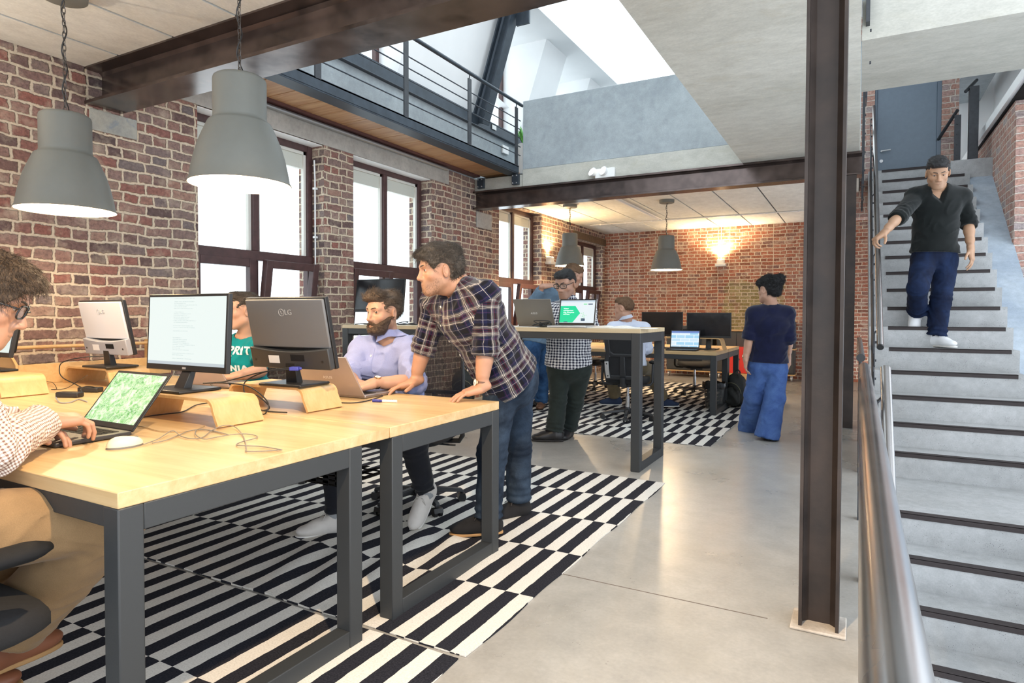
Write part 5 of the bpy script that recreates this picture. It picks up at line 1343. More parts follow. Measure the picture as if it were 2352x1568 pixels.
def plaid_mat():
    m, nt, b = new_mat('plaid_flannel'); x, y, tc = uvxy(nt)
    BK, NV, GR, WH, BU, GD = (.004, .004, .007), (.008, .010, .032), (.085, .08, .085), (.52, .48, .43), (.045, .007, .018), (.040, .037, .040)
    st = [(0, BK), (.20, NV), (.235, (.40, .38, .38)), (.248, NV), (.36, BK), (.46, GR), (.485, WH), (.503, GR), (.57, BU), (.61, BK), (.65, BU), (.69, GR), (.735, WH), (.752, GD), (.785, WH), (.80, GR), (.85, NV), (.95, (.08, .02, .08)), (.962, NV)]
    a = bands(nt, x, .155, st); c = bands(nt, y, .135, st)
    col = mix(nt, .5, a, c); col = mix(nt, 1.0, col, (1.25, 1.25, 1.25), 'MULTIPLY'); w = noise(nt, tc.outputs['Object'], 500, 2)
    col = mix(nt, .3, col, ramp(nt, w.outputs[0], [(.3, (.7, .7, .7)), (.7, (1.3, 1.3, 1.3))]).outputs[0], 'MULTIPLY')
    L(nt, col, b.inputs['Base Color']); b.inputs['Roughness'].default_value = .92; b.inputs['Specular IOR Level'].default_value = .1; b.inputs['Sheen Weight'].default_value = .15
    bump(nt, b, w.outputs[0], .3, .002); return m
def check_mat(name, period, dark, light, duty=.5):
    m, nt, b = new_mat(name); x, y, tc = uvxy(nt)
    a = bands(nt, x, period, [(0, (0, 0, 0)), (duty, (1, 1, 1))]); c = bands(nt, y, period, [(0, (0, 0, 0)), (duty, (1, 1, 1))])
    f = mix(nt, .5, a, c); col = ramp(nt, f, [(.1, light), (.45, tuple((p * .55 + q * .45) for p, q in zip(dark, light))), (.9, dark)]).outputs[0]
    L(nt, col, b.inputs['Base Color']); b.inputs['Roughness'].default_value = .85; b.inputs['Specular IOR Level'].default_value = .15; return m
def hair_mat(name, c1, c2, sc=1):
    m, nt, b = new_mat(name); v = uvmap(nt, (60 * sc, 60 * sc, 14 * sc), src='Object'); n = noise(nt, v, 2.2, 4, .6, 1.5); n2 = noise(nt, uvmap(nt, (25, 190, 60), src='Object'), 2.5, 3, .6, .8)
    c = mix(nt, .5, ramp(nt, n.outputs[0], [(.35, c1), (.7, c2)]).outputs[0], ramp(nt, n2.outputs[0], [(.35, c1), (.75, c2)]).outputs[0])
    L(nt, c, b.inputs['Base Color']); b.inputs['Roughness'].default_value = .42; b.inputs['Specular IOR Level'].default_value = .4
    h = mth(nt, 'ADD', n.outputs[0], n2.outputs[0]); bump(nt, b, h, .8, .006); return m
EYEW = plain('eye_white_shaded', (.40, .36, .34), .25); IRIS = plain('iris_dark', (.05, .03, .02), .15)  # eye whites greyed, the shade of the sockets is in the colour
GLF = plain('spectacle_black', (.012, .012, .014), .25)

# ------------------------------------------------------------------ head, hand, shoe primitives (local frames, metres)
def head_sdf(sz=.0049, sdz=0.0):
    pr = [(ell((0, -.016, .030), (.076, .096, .088)), 0), (ell((0, .022, -.035), (.060, .070, .082)), .04), (ell((0, .030, .04), (.062, .058, .05)), .03),
          (ell((0, .070, -.098), (.024, .022, .017)), .03), (cap((-.050, .0, -.062), (-.018, .066, -.098), .019, .016), .03), (cap((.050, .0, -.062), (.018, .066, -.098), .019, .016), .03),
          (cap((-.044, .071, .030), (-.012, .087, .0265), .012, .0105), .015), (cap((.044, .071, .030), (.012, .087, .0265), .012, .0105), .015),
          (ell((-.042, .056, -.020), (.020, .020, .018)), .022), (ell((.042, .056, -.020), (.020, .020, .018)), .022),
          (ell((0, .075, -.062), (.030, .020, .026)), .025)]
    base = union(pr, .02)
    nose = union([cap((0, .086, .020), (0, .108, -.026), .0075, .0105), (ell((0, .108, -.030), (.0125, .011, .010)), .008), (ell((-.0125, .097, -.034), (.0085, .011, .008)), .006), (ell((.0125, .097, -.034), (.0085, .011, .008)), .006)], .008)
    lids = union([ell((-.031, .0715, .010), (.0185, .0158, .0140)), ell((.031, .0715, .010), (.0185, .0158, .0140))], 0)
    slot = union([ell((-.0315, .089, .0095 + sdz), (.0170, .021, sz)), ell((.0315, .089, .0095 + sdz), (.0170, .021, sz))], 0)
    sock = union([ell((-.031, .100, .008), (.020, .022, .014)), ell((.031, .100, .008), (.020, .022, .014))], 0)
    lipu = union([cap((-.025, .0845, -.0660), (-.007, .0945, -.0620), .0032, .0046), cap((.025, .0845, -.0660), (.007, .0945, -.0620), .0032, .0046), cap((-.007, .0945, -.0620), (.007, .0945, -.0620), .0044)], .004)
    lipl = union([cap((-.021, .085, -.0705), (0, .0925, -.0735), .0042, .0058), cap((.021, .085, -.0705), (0, .0925, -.0735), .0042, .0058)], .004)
    ears = []
    for s in (-1, 1):
        c, sn = math.cos(.45), math.sin(.45); R = np.array([[c, s * sn, 0], [-s * sn, c, 0], [0, 0, 1.0]])
        ears.append((ell((s * .079, -.012, -.006), (.009, .020, .033), R), .004))
    ear = union(ears, .004)
    dent = union([ell((-.088, -.010, -.002), (.007, .011, .018)), ell((.088, -.010, -.002), (.007, .011, .018))], 0)
    def f(q):
        d = base(q); d = smax(d, -sock(q), .012); d = smin(d, lids(q), .004); d = smin(d, nose(q), .012)
        e = smax(ear(q), -dent(q), .004); d = smin(d, e, .006)
        d = smin(d, lipu(q), .004); d = smin(d, lipl(q), .005); d = smax(d, -slot(q), .0015)
        return d
    return f, lipu, lipl
HEAD, LIPU, LIPL = head_sdf(); HEAD_DOWN = head_sdf(.0027, -.0030)[0]
FINGS = ((-.030, .086, .0088, (.041, .025, .020)), (-.0095, .091, .009, (.046, .029, .021)), (.0115, .088, .0086, (.042, .027, .020)), (.0305, .080, .0078, (.033, .020, .018)))
def hand_sdf(W, d, n, right, curl=(20, 25, 15), spread=6, thumb=(-.75, .62, -.22), s=1.0, per=None):
    """W wrist point, d finger direction, n dorsal normal; returns sdf and points"""
    y = unit(d); z = A3(n); z = unit(z - y * (z @ y)); x = np.cross(y, z); sg = 1 if right else -1
    R = np.stack([x, y, z], 1)
    T = lambda p: A3(W) + R @ (A3(p) * A3((sg, 1, 1)) * s)
    pr = [rbox(T((0, .046, 0)), A3((.040, .048, .0135)) * s, .013 * s, R), (cap(T((-.012, -.03, 0)), T((-.016, .03, 0)), .020 * s, .018 * s), .02), (cap(T((.012, -.03, 0)), T((.016, .03, 0)), .020 * s, .017 * s), .02),
          (cap(T((-.030, .018, -.006)), T((-.026, .07, -.004)), .017 * s, .012 * s), .015), (cap(T((.032, .015, -.005)), T((.030, .07, -.003)), .014 * s, .011 * s), .015)]
    pts = [T((0, -.04, 0)), T((0, .05, 0))]; fg = []
    for i, (fx, fy, r, ls) in enumerate(FINGS):
        cu = per[i] if per else curl
        sp = math.radians(spread) * (-1.3, -.35, .45, 1.3)[i]; p = A3((fx, fy - .006, .002)); ang = 0; rr = r
        pr.append((cap(T((fx * .85, fy - .04, .002)), T(p), r * s * 1.08), .012))
        for k in range(3):
            ang += math.radians(cu[k]); dr = A3((math.sin(sp) * math.cos(ang), math.cos(sp) * math.cos(ang), -math.sin(ang)))
            q = p + dr * ls[k]; pr.append((cap(T(p), T(q), rr * s, rr * .90 * s), .0025)); p = q; rr *= .92; pts.append(T(q))
    t0 = A3((-.026, .012, -.006)); td = unit(thumb); p = t0; tb = A3((0, .35, -.05)); rr = .0125
    for k, l in enumerate((.044, .033, .027)):
        q = p + td * l; pr.append((cap(T(p), T(q), rr * s, rr * .9 * s), .010 if k == 0 else .003)); p = q; td = unit(td + tb); rr *= .9; pts.append(T(q))
    return union(pr, .006), pts
def shoe_parts(par, origin, ank, toe, up, s, m_up, m_sole, lace=None, h=.006, tall=.0, label=None):
    """ank = ankle joint, toe = direction of the foot, up = shin direction at the sole"""
    y = unit(toe); z = A3(up); z = unit(z - y * (z @ y)); x = np.cross(y, z); R = np.stack([x, y, z], 1); o = A3(ank) - z * .085 * s
    T = lambda p: o + R @ (A3(p) * s)
    f0 = union([ell((0, -.038, .045), (.037, .043, .044)), (ell((0, .045, .040), (.043, .095, .046)), .03), (ell((0, .130, .034), (.0465, .072, .030)), .03), (cap((0, -.012, .05), (0, -.016, .105 + tall), .043, .043), .03), (cap((0, .02, .075), (0, .10, .05), .03, .028), .03)], .03)
    def f(P):
        q = ((P - o) @ R) / s; return np.maximum(f0(q), .012 - q[:, 2]) * s
    lo, hi = bounds([T((dx, dy, dz)) for dx in (-.06, .06) for dy in (-.10, .22) for dz in (0, .16 + tall)], .01)
    V, F = surface_nets(f, lo, hi, h * s); sh = np_mesh('shoe', V, F, m_up, par, origin)
    if label: sh['label'] = label
    out = []
    for i in range(36):
        a = 2 * PI * i / 36; ca, sa = math.cos(a), math.sin(a); w = .040 + .008 * max(0, sa) - (.004 if sa < 0 else 0); out.append((w * math.copysign(abs(ca) ** .8, ca), .062 + .142 * math.copysign(abs(sa) ** .85, sa)))
    mb = MB(); M = Matrix([[R[0, 0] * s, R[0, 1] * s, R[0, 2] * s, o[0] - origin[0]], [R[1, 0] * s, R[1, 1] * s, R[1, 2] * s, o[1] - origin[1]], [R[2, 0] * s, R[2, 1] * s, R[2, 2] * s, o[2] - origin[2]], [0, 0, 0, 1]])
    mb.prism(out, .015, M); mb.build('sole', m_sole, sh, bevel=.004, smooth=40)
    if lace:
        mb = MB()
        for k in range(5):
            yy = .055 + k * .017; zz = .090 - (yy - .05) * .42
            for sg in (-1, 1): mb.tube([tuple(M @ Vector(p)) for p in ((-.022 * sg, yy, zz - .002), (0, yy + .006, zz + .008), (.022 * sg, yy + .014, zz - .010))], .0022 * s, 6)
        for sg in (-1, 1): mb.tube([tuple(M @ Vector(p)) for p in ((0, .05, .096), (.02 * sg, .055, .108), (.038 * sg, .075, .085), (.02 * sg, .065, .093), (0, .052, .096))], .002 * s, 6)
        mb.build('laces', lace, sh, smooth=60)
    return sh

# ------------------------------------------------------------------ person
def person(label, J, o):
    """J: joints in world metres; o: options"""
    g = lambda k, d=None: o.get(k, d)
    s = g('s', 1.0); hs = g('hs', 1.08); q = g('q', 1.0)
    org = A3(g('origin')); per = thing('person', label, 'person', tuple(org))
    J = {k: A3(v) for k, v in J.items()}
    fwd = unit(g('face')); hup = A3(g('hup', (0, 0, 1))); hup = unit(hup - fwd * (hup @ fwd)); hrt = np.cross(fwd, hup)
    RH = np.stack([hrt, fwd, hup], 1); HC = J['head']
    toL = lambda P: ((P - HC) @ RH) / hs
    TH = lambda p: HC + RH @ (A3(p) * hs)
    ssd = unit(J['shR'] - J['shL']); psd = unit(J['hipR'] - J['hipL'])
    # ---- core shapes shared by body and clothes
    tw = g('girth', 1.0); pel, wst, chs, nck = J['pel'], J['wst'], J['chs'], J['nck']
    def torso(inf=0.0, low=True, k=.05):
        L_ = []
        a = lambda w: ((w[0] * tw * s + inf), (w[1] * tw * g('depth', 1.0) * s + inf))
        if low: L_.append((eseg(pel, wst, a((.165, .120)), a((.150, .112)), psd), k))
        mid = unit(ssd + psd)
        L_.append((eseg(wst, chs, a((.150, .112)), a((.168, .118)), mid), k))
        L_.append((eseg(chs, chs * .58 + nck * .42, a((.168, .118)), a((.135, .080)), ssd), k))
        for sh in (J['shL'], J['shR']):
            L_.append((cap(nck * .75 + chs * .25, sh, .060 * s + inf, .058 * s + inf), .05))
            L_.append((cap(chs, sh, .070 * s + inf, .056 * s + inf), .05))
        return L_
    def arm(sd, inf=0.0, upto=1.0, loose=0.0):
        sh, el, wr = J['sh' + sd], J['el' + sd], J['wr' + sd]; e2 = el + (wr - el) * upto
        L_ = [(cap(sh, el, .055 * s + inf + loose * .3, .043 * s + inf + loose), .03)]
        if upto > 0: L_.append((cap(el, e2, .042 * s + inf + loose, (.042 - .015 * upto) * s + inf + loose * (1 if upto < 1 else .5)), .02))
        return L_
    def leg(sd, inf=0.0, hem=1.0, flare=0.0, kn=0.0):
        h_, k_, a_ = J['hip' + sd], J['knee' + sd], J['ank' + sd]; e = k_ + (a_ - k_) * hem
        return [(cap(h_, k_, .088 * s * g('legw', 1) + inf, .061 * s + inf + kn), .04), (cap(k_, e, .061 * s + inf + kn, .046 * s + inf + flare), .03)]
    # ---- skin: head + neck, forearms + hands, hidden core
    Vs, Fs, nv = [], [], 0
    def addpiece(V, F):
        nonlocal nv
        Vs.append(V); Fs.append(F + nv); nv += len(V)
    neck = [(cap(TH((0, -.022, -.075)), nck * .8 + TH((0, -.03, -.12)) * .2, .054 * hs, .060 * s), .03), (cap(nck, J['shL'] * .5 + nck * .5, .05 * s, .04 * s), .04), (cap(nck, J['shR'] * .5 + nck * .5, .05 * s, .04 * s), .04)]
    fn = union(neck, .03)
    hd_ = HEAD_DOWN if g('down') else HEAD
    fh = lambda P: smin(hd_(toL(P)) * hs, fn(P), .018)
    lo, hi = bounds([TH((dx, dy, dz)) for dx in (-.1, .1) for dy in (-.125, .13) for dz in (-.125, .13)] + [nck], .06)
    addpiece(*surface_nets(fh, lo, hi, .0045 * q * g('hq', 1)))
    wb = []
    for sd in 'LR':
        hd = g('hand' + sd)
        if not hd: continue
        fa, pts = hand_sdf(J['wr' + sd], hd['d'], hd['n'], sd == 'R', hd.get('curl', (15, 22, 14)), hd.get('spread', 6), hd.get('thumb', (-.75, .62, -.22)), s * g('hands', 1.0), hd.get('per'))
        el, wr = J['el' + sd], J['wr' + sd]; a = unit(wr - el)
        fo = union([cap(el, el * .35 + wr * .65, .039 * s, .032 * s), (cap(el * .4 + wr * .6, wr, .031 * s, .0245 * s), .02), (ell(el * .72 + wr * .28, (.041 * s, .041 * s, .07 * s), np.stack([unit(np.cross(a, (0.3, .2, 1))), unit(np.cross(a, np.cross(a, (0.3, .2, 1)))), a], 1)), .02)], .02)
        ff = lambda P, fa=fa, fo=fo: smin(fa(P), fo(P), .022)
        lo, hi = bounds(pts + [el, wr], .055); addpiece(*surface_nets(ff, lo, hi, .0042 * q))
    core = union(torso(-.020) + leg('L', -.022) + leg('R', -.022) + arm('L', -.012, .2) + arm('R', -.012, .2), .04)
    lo, hi = bounds([J[k] for k in J if k not in ('head',)], .2); addpiece(*surface_nets(core, lo, hi, .022))
    skin = A3(g('skin', (.60, .36, .26))) * A3((.72, .66, .58)); stub = g('stubble', 0)
    def tint(V):
        qh = toL(V); c = np.tile(skin, (len(V), 1)); near = np.abs(qh).max(1) < .2
        lip = np.minimum(LIPU(qh), LIPL(qh)); w = np.clip(1 - (lip + .0005) / .003, 0, 1) * near
        lip_shade = (np.clip(1 - np.abs(qh[:, 2] + .0676 - .4 * qh[:, 0] ** 2 / .05) / .0026, 0, 1) * (np.abs(qh[:, 0]) < .023) * (qh[:, 1] > .06) * near)[:, None]  # mouth line: shade between the lips darkened into the tint
        c = c * (1 - .45 * lip_shade)
        c = c * (1 - w[:, None] * (1 - lip_shade)) + w[:, None] * (1 - lip_shade) * (skin * A3((.86, .68, .66)))[None]
        ck = np.clip(1 - np.minimum(np.linalg.norm(qh - A3((-.045, .06, -.03)), axis=1), np.linalg.norm(qh - A3((.045, .06, -.03)), axis=1)) / .035, 0, 1) * near
        ns = np.clip(1 - np.linalg.norm(qh - A3((0, .11, -.03)), axis=1) / .02, 0, 1) * near
        ww = (ck * .35 + ns * .45)[:, None]; c = c * (1 - ww) + c * A3((1.08, .80, .76)) * ww
        if stub:
            z, y = qh[:, 2], qh[:, 1]
            m = np.clip((-.028 - z - np.clip((.05 - y) * .1, 0, .02)) / .02, 0, 1) * np.clip((y + .02) / .03, 0, 1) * np.clip((z + .135) / .02, 0, 1) * near * (1 - w)
            c = c * (1 - (m * stub)[:, None]) + A3(g('stubc', (.12, .08, .06)))[None] * (m * stub)[:, None]
        return np.clip(c, 0, 1)
    np_mesh('body', np.concatenate(Vs), np.concatenate(Fs), SKIN, per, org, col=tint, smooth_it=1)
    # ---- eyes, brows
    if g('eyes', True):
        for sg in (-1, 1):
            mb = MB(); c = TH((sg * .031, .0705, .0098)); vs, fs = sphere_vf(.0146 * hs, 18, 12); mb.add([tuple(c + RH @ A3(v) - org) for v in vs], fs); e = mb.build('eye', EYEW, per, smooth=60)
            gz = unit(A3(g('gaze', (0, 1, -.1)))); mb = MB(); c2 = c + RH @ (gz * .0112 * hs); vs, fs = sphere_vf(.0074 * hs, 14, 8); mb.add([tuple(c2 + RH @ (A3(v) * A3((1, .66, 1))) - org) for v in vs], fs); mb.build('iris', IRIS, e, smooth=60)
        for sg in (-1, 1):
            mb = MB(); P = [TH((sg * x, y, z)) - org for x, y, z in ((.011, .0985, .0275), (.022, .0970, .0315), (.034, .0905, .0335), (.043, .0835, .0325), (.051, .073, .028))]; mb.tube([tuple(p) for p in P], [.0024 * hs, .0034 * hs, .0032 * hs, .0026 * hs, .001 * hs], 8); mb.build('eyebrow', g('hairm'), per, smooth=60)
    # ---- hair
    hf = g('hair')
    if hf:
        fH = lambda P: hf(toL(P)) * hs
        lo, hi = bounds([TH((dx, dy, dz)) for dx in (-.125, .125) for dy in (-.16, .14) for dz in (-.13, .18)], .01)
        V, F = surface_nets(fH, lo, hi, .0042 * q); ns_ = int(g('strands', 1400) * 1.6)
        rg = np.random.RandomState(g('seed', 1)); fw_, up_v, rt_ = fwd, hup, hrt; fd = g('flow', (0, -1, -.3))
        def flow(P):
            ql = toL(P); b_ = np.tile(A3(fd), (len(P), 1)); b_[:, 0] += ql[:, 0] * g('part', 4); b_[:, 2] -= np.clip((.06 - ql[:, 2]) / .08, 0, 1) * 1.5
            fr_ = np.clip((ql[:, 1] - .04) / .05, 0, 1)[:, None]; b_ = b_ * (1 - fr_) + A3(g('fringe', fd))[None] * fr_
            return b_ @ RH.T
        V, F = lap(V, F); ok_ = hf.m(toL(V)) > g('smin', .018); V2, F2 = strands(V[ok_], F, fH, RH, ns_, g('slen', .035) * hs, flow, .00062 * hs, rg, g('lift', .22), g('curl', .15))
        np_mesh('hair', np.concatenate([V, V2]), np.concatenate([F, F2 + len(V)]), g('hairm'), per, org, smooth_it=0)
    bf = g('beard')
    if bf:
        fB = lambda P: bf(toL(P)) * hs
        lo, hi = bounds([TH((dx, dy, dz)) for dx in (-.09, .09) for dy in (-.03, .125) for dz in (-.15, .01)], .005)
        V, F = surface_nets(fB, lo, hi, .0036 * q); rg = np.random.RandomState(5)
        V, F = lap(V, F); fl2 = lambda P: np.tile(RH @ A3((0, .25, -1)), (len(P), 1))
        V2, F2 = strands(V, F, fB, RH, g('bstrands', 1500), g('blen', .011) * hs, fl2, .0006 * hs, rg, .5, 0, segs=3)
        if g('bshell', True): V2, F2 = np.concatenate([V, V2]), np.concatenate([F, F2 + len(V)])
        np_mesh('beard', V2, F2, g('beardm', g('hairm')), per, org, smooth_it=0)
    if g('glasses'):
        gl = MB(); rims = MB()
        for sg in (-1, 1):
            pts = [TH((sg * (.034 + .027 * math.copysign(abs(math.cos(a)) ** .55, math.cos(a))), .104 - .010 * (.5 + .5 * math.cos(a)), .006 + .0185 * math.copysign(abs(math.sin(a)) ** .6, math.sin(a)))) - org for a in [i * PI / 12 for i in range(24)]]
            rims.tube([tuple(p) for p in pts], .0026 * hs, 8, closed=True); gl.add([tuple(p) for p in pts], [tuple(range(24))])
            rims.tube([tuple(TH(p) - org) for p in ((sg * .060, .094, .014), (sg * .074, .075, .014), (sg * .080, .0, .012), (sg * .081, -.03, .0))], .0028 * hs, 8)
        rims.tube([tuple(TH(p) - org) for p in ((-.009, .106, .010), (0, .110, .013), (.009, .106, .010))], .0026 * hs, 8)
        k = rims.build('spectacles', GLF, per, smooth=60); gl.build('lens', GLASS, k)
    # ---- trousers
    tr = g('trousers')
    if tr:
        inf = tr.get('inf', .012) * s; top = tr.get('top', .45)
        waist = pel + (wst - pel) * top
        ps = [(eseg(pel - (wst - pel) * .12, waist, (.168 * tw * s + inf * .6, .122 * tw * g('depth', 1) * s + inf * .6), (.158 * tw * s + inf * .5, .116 * tw * g('depth', 1) * s + inf * .5), psd), .05)]
        fb_ = union(ps, .03); lf = []; up_ = unit(wst - pel)
        for sd in 'LR':
            lf.append((union(leg(sd, inf, tr.get('hem', .98), tr.get('flare', .0), tr.get('kn', 0)), .03), J['ank' + sd] * tr.get('hem', .98) + J['knee' + sd] * (1 - tr.get('hem', .98)), unit(J['ank' + sd] - J['knee' + sd])))
        def ft(P):
            d = np.maximum(fb_(P), (P - waist) @ up_)
            for f_, c_, n_ in lf: d = smin(d, np.maximum(f_(P), (P - c_) @ n_), .03 if tr.get('flare', 0) < .04 else .012)
            return d
        up = unit(wst - pel); amp = tr.get('wr', .0045)
        hems = [(J['ank' + sd] * tr.get('hem', .98) + J['knee' + sd] * (1 - tr.get('hem', .98)), unit(J['ank' + sd] - J['knee' + sd])) for sd in 'LR']
        def fT(P):
            d = ft(P) + amp * .6 * wrinkle(P, tr.get('wf', 48)) - tr.get('ridge', .008) * folds(P, 46, (1, 1, .8))
            for sd in 'LR':                              # gathered folds at knee and hem
                k_, a_ = J['knee' + sd], J['ank' + sd]; ax = unit(a_ - k_); t = (P - k_) @ ax; ln = np.linalg.norm(a_ - k_); rad = np.linalg.norm(P - k_ - t[:, None] * ax, axis=1)
                w = np.exp(-((t - ln * .93) / .07) ** 2) + .5 * np.exp(-(t / .06) ** 2); d = d - tr.get('fold', .005) * w * np.sin(t * 150 + 3 * wrinkle(P, 20)) * (rad < .16)
            d = np.maximum(d, np.where(np.linalg.norm(P - waist, axis=1) < .30, ((P - waist) @ up) - .02, -1))
            return d
        pts = [J[k + sd] for k in ('hip', 'knee', 'ank') for sd in 'LR'] + [pel, waist]; lo, hi = bounds(pts, .20)
        bones = [(J['hip' + sd], J['knee' + sd]) for sd in 'LR'] + [(J['knee' + sd], J['ank' + sd]) for sd in 'LR']
        V, F = surface_nets(fT, lo, hi, tr.get('h', .010) * q); np_mesh('trousers', V, F, tr['m'], per, org, smooth_it=1)
        if tr.get('belt'):
            mb = MB(); n_ = 40; w_, d_ = .160 * tw * s + inf, .118 * tw * g('depth', 1) * s + inf; f3 = np.cross(up, psd); c = waist - up * .025
            for i in range(n_): 
                a, b_ = 2 * PI * i / n_, 2 * PI * (i + 1) / n_; P = lambda t, z: tuple(c + psd * math.cos(t) * w_ + f3 * math.sin(t) * d_ + up * z - org)
                mb.add([P(a, -.018), P(b_, -.018), P(b_, .018), P(a, .018)], [(0, 1, 2, 3)])
            mb.build('belt', tr['belt'], per, smooth=60)
    # ---- shirt
    sh_ = g('shirt')
    if sh_:
        inf = sh_.get('inf', .014) * s; up_to = sh_.get('sleeve', .3); lo_ = sh_.get('hem', -.15); loose = sh_.get('loose', .008)
        ps = torso(inf)
        hemc = pel + (wst - pel) * lo_; hn = unit(wst - pel); 
        ps.append((eseg(pel - (wst - pel) * .25, pel, (.168 * tw * s + inf * sh_.get('skirt', 1.3), .125 * tw * g('depth', 1) * s + inf * sh_.get('skirt', 1.3)), (.165 * tw * s + inf, .120 * tw * g('depth', 1) * s + inf), psd), .04))
        cuts = []; armf = []; amp = sh_.get('wr', .005)
        for sd in 'LR':
            u = sh_.get('sleeve' + sd, up_to); sh, el, wr = J['sh' + sd], J['el' + sd], J['wr' + sd]
            aps = arm(sd, inf * .6, max(u, 0), loose)
            if u > 0:
                e2 = el + (wr - el) * u; cuts.append((e2, unit(wr - el)))
                if sh_.get('cuff'): aps.append((cap(e2 - unit(wr - el) * .055, e2, (.042 - .015 * u) * s + inf * .6 + loose + .005, (.042 - .015 * u) * s + inf * .6 + loose + .006), .003))
            else:
                e2 = el + (sh - el) * (-u); cuts.append((e2, unit(el - sh)))
            fa_ = union(aps, .03)
            def fcut(P, fa_=fa_, c=cuts[-1]):
                return np.maximum(fa_(P) + amp * wrinkle(P, sh_.get('wf', 42)) * .5 - sh_.get('ridge', .011) * .8 * folds(P, sh_.get('rf', 52) * 1.2, (1, 1, .9)), (P - c[0]) @ c[1])
            armf.append(fcut)
        fs_ = union(ps, .03); nb = TH((0, -.022, -.08)); nd = unit(nb - nck); vdir = unit(np.cross(ssd, nd)) * -1
        vdir = unit(np.cross(nd, ssd)); 
        if vdir @ unit(np.cross(hup, hrt)) < 0: vdir = -vdir
        front = unit(sh_.get('front', fwd - nd * (fwd @ nd)))
        hole = cap(nck - nd * .02 + front * .005, nck + nd * .2 + front * .02, .062 * s + sh_.get('neckw', 0), .075 * s + sh_.get('neckw', 0))
        vee = sh_.get('vee', 0); amp = sh_.get('wr', .005)
        fo_ = unit(front - ssd * (front @ ssd))
        def vn(P):
            q = P - nck - nd * .035 * s; z = q @ nd; x = np.abs(q @ ssd); y = q @ fo_
            w = .058 * s * np.clip(1 + z / max(vee, .01), -1, 1.15); return np.maximum(np.maximum(x - w, -y), np.maximum(y - .22, z - .08))
        def fS(P):
            d = fs_(P) + amp * .6 * wrinkle(P, sh_.get('wf', 42)) - sh_.get('ridge', .011) * folds(P, sh_.get('rf', 52))
            for fa_ in armf: d = smin(d, fa_(P), .012)
            for sd in 'LR':
                el, sh = J['el' + sd], J['sh' + sd]; r = np.linalg.norm(P - el, axis=1); ax = unit(J['wr' + sd] - sh); t = (P - el) @ ax
                d = d - sh_.get('fold', .005) * np.exp(-(r / .11) ** 2) * np.sin(t * 130 + 2.5 * wrinkle(P, 22))
            d = np.maximum(d, -((P - hemc) @ hn) - .012 * np.sin((P @ psd) * 9) * sh_.get('tail', 1))
            d = np.maximum(d, -hole(P))
            if vee: d = np.maximum(d, -vn(P))
            return d
        pts = [J[k + sd] for k in ('sh', 'el', 'wr') for sd in 'LR'] + [pel - (wst - pel) * .3, nck]; lo, hi = bounds(pts, .22)
        bones = [(pel, nck, .16)] + [(J['sh' + sd], J['el' + sd], .06) for sd in 'LR'] + [(J['el' + sd], J['wr' + sd], .05) for sd in 'LR']
        def uv(V):
            U = np.zeros((len(bones), len(V), 2)); D = np.zeros((len(bones), len(V))); pr = np.zeros(len(bones))
            for i, (a, b_, r) in enumerate(bones):
                ax = b_ - a; ln = np.linalg.norm(ax); ax = ax / ln; t = (V - a) @ ax; h = np.clip(t, 0, ln); D[i] = np.linalg.norm(V - a - h[:, None] * ax, axis=1) / (r if i else .185)
                ref = front if i == 0 else unit(np.cross(ax, ssd)); fr = unit(ref - ax * (ref @ ax)); sdv = np.cross(fr, ax)
                U[i, :, 0] = np.arctan2((V - a) @ sdv, (V - a) @ fr) * r + i * .03; U[i, :, 1] = t + i * .05; pr[i] = 2 * PI * r
            return U, D, pr
        V, F = surface_nets(fS, lo, hi, sh_.get('h', .009) * q); so_ = np_mesh(sh_.get('name', 'shirt'), V, F, sh_['m'], per, org, uv=uv, smooth_it=1)
        if sh_.get('collar'):
            # turned-down collar: two flaps wrapped round the neck
            n_ = 36; mb = MB(); R1 = .064 * s; sdv = np.cross(front, nd); rows = []
            for i in range(n_ + 1):
                a = math.radians(14 + 332 * i / n_); wgt = max(0, math.cos(a)) ** 3
                rad = front * math.cos(a) + sdv * math.sin(a); up_ = sh_.get('cup', .100) * s - wgt * .044 * s
                inn = nck + nd * (up_ - .045 * s) + rad * R1 + front * .010
                top = nck + nd * up_ + rad * (R1 + .002) + front * (.010 + .004 * wgt)
                low = nck + nd * (up_ - .040 * s - .030 * s * wgt) + rad * (R1 + .024 * s + .012 * wgt) + front * (.010 + .012 * wgt)
                for _ in range(22):
                    if fS(top[None])[0] > .006: break
                    top = top + nd * .004 + rad * .0015; low = low + nd * .003
                for _ in range(26):
                    if fS(low[None])[0] > .005: break
                    low = low + rad * .003 + nd * .0015
                out = low + nd * .003 - rad * .003
                rows.append([tuple(p - org) for p in (inn, top, top + rad * .006 - nd * .002, low, out)])
            vs = [p for r_ in rows for p in r_]; mb.add(vs, [(5 * i + k, 5 * i + k + 1, 5 * i + k + 6, 5 * i + k + 5) for i in range(n_) for k in range(4)])
            mb.build('collar', sh_['m'], so_, smooth=50)
        def hit(c, d0, hi0=.34):
            lo_t, hi_t = 0.0, hi0
            for _ in range(20):
                m_ = (lo_t + hi_t) / 2
                if fS((c + d0 * m_)[None])[0] < 0: lo_t = m_
                else: hi_t = m_
            return c + d0 * lo_t
        per_fs = hit
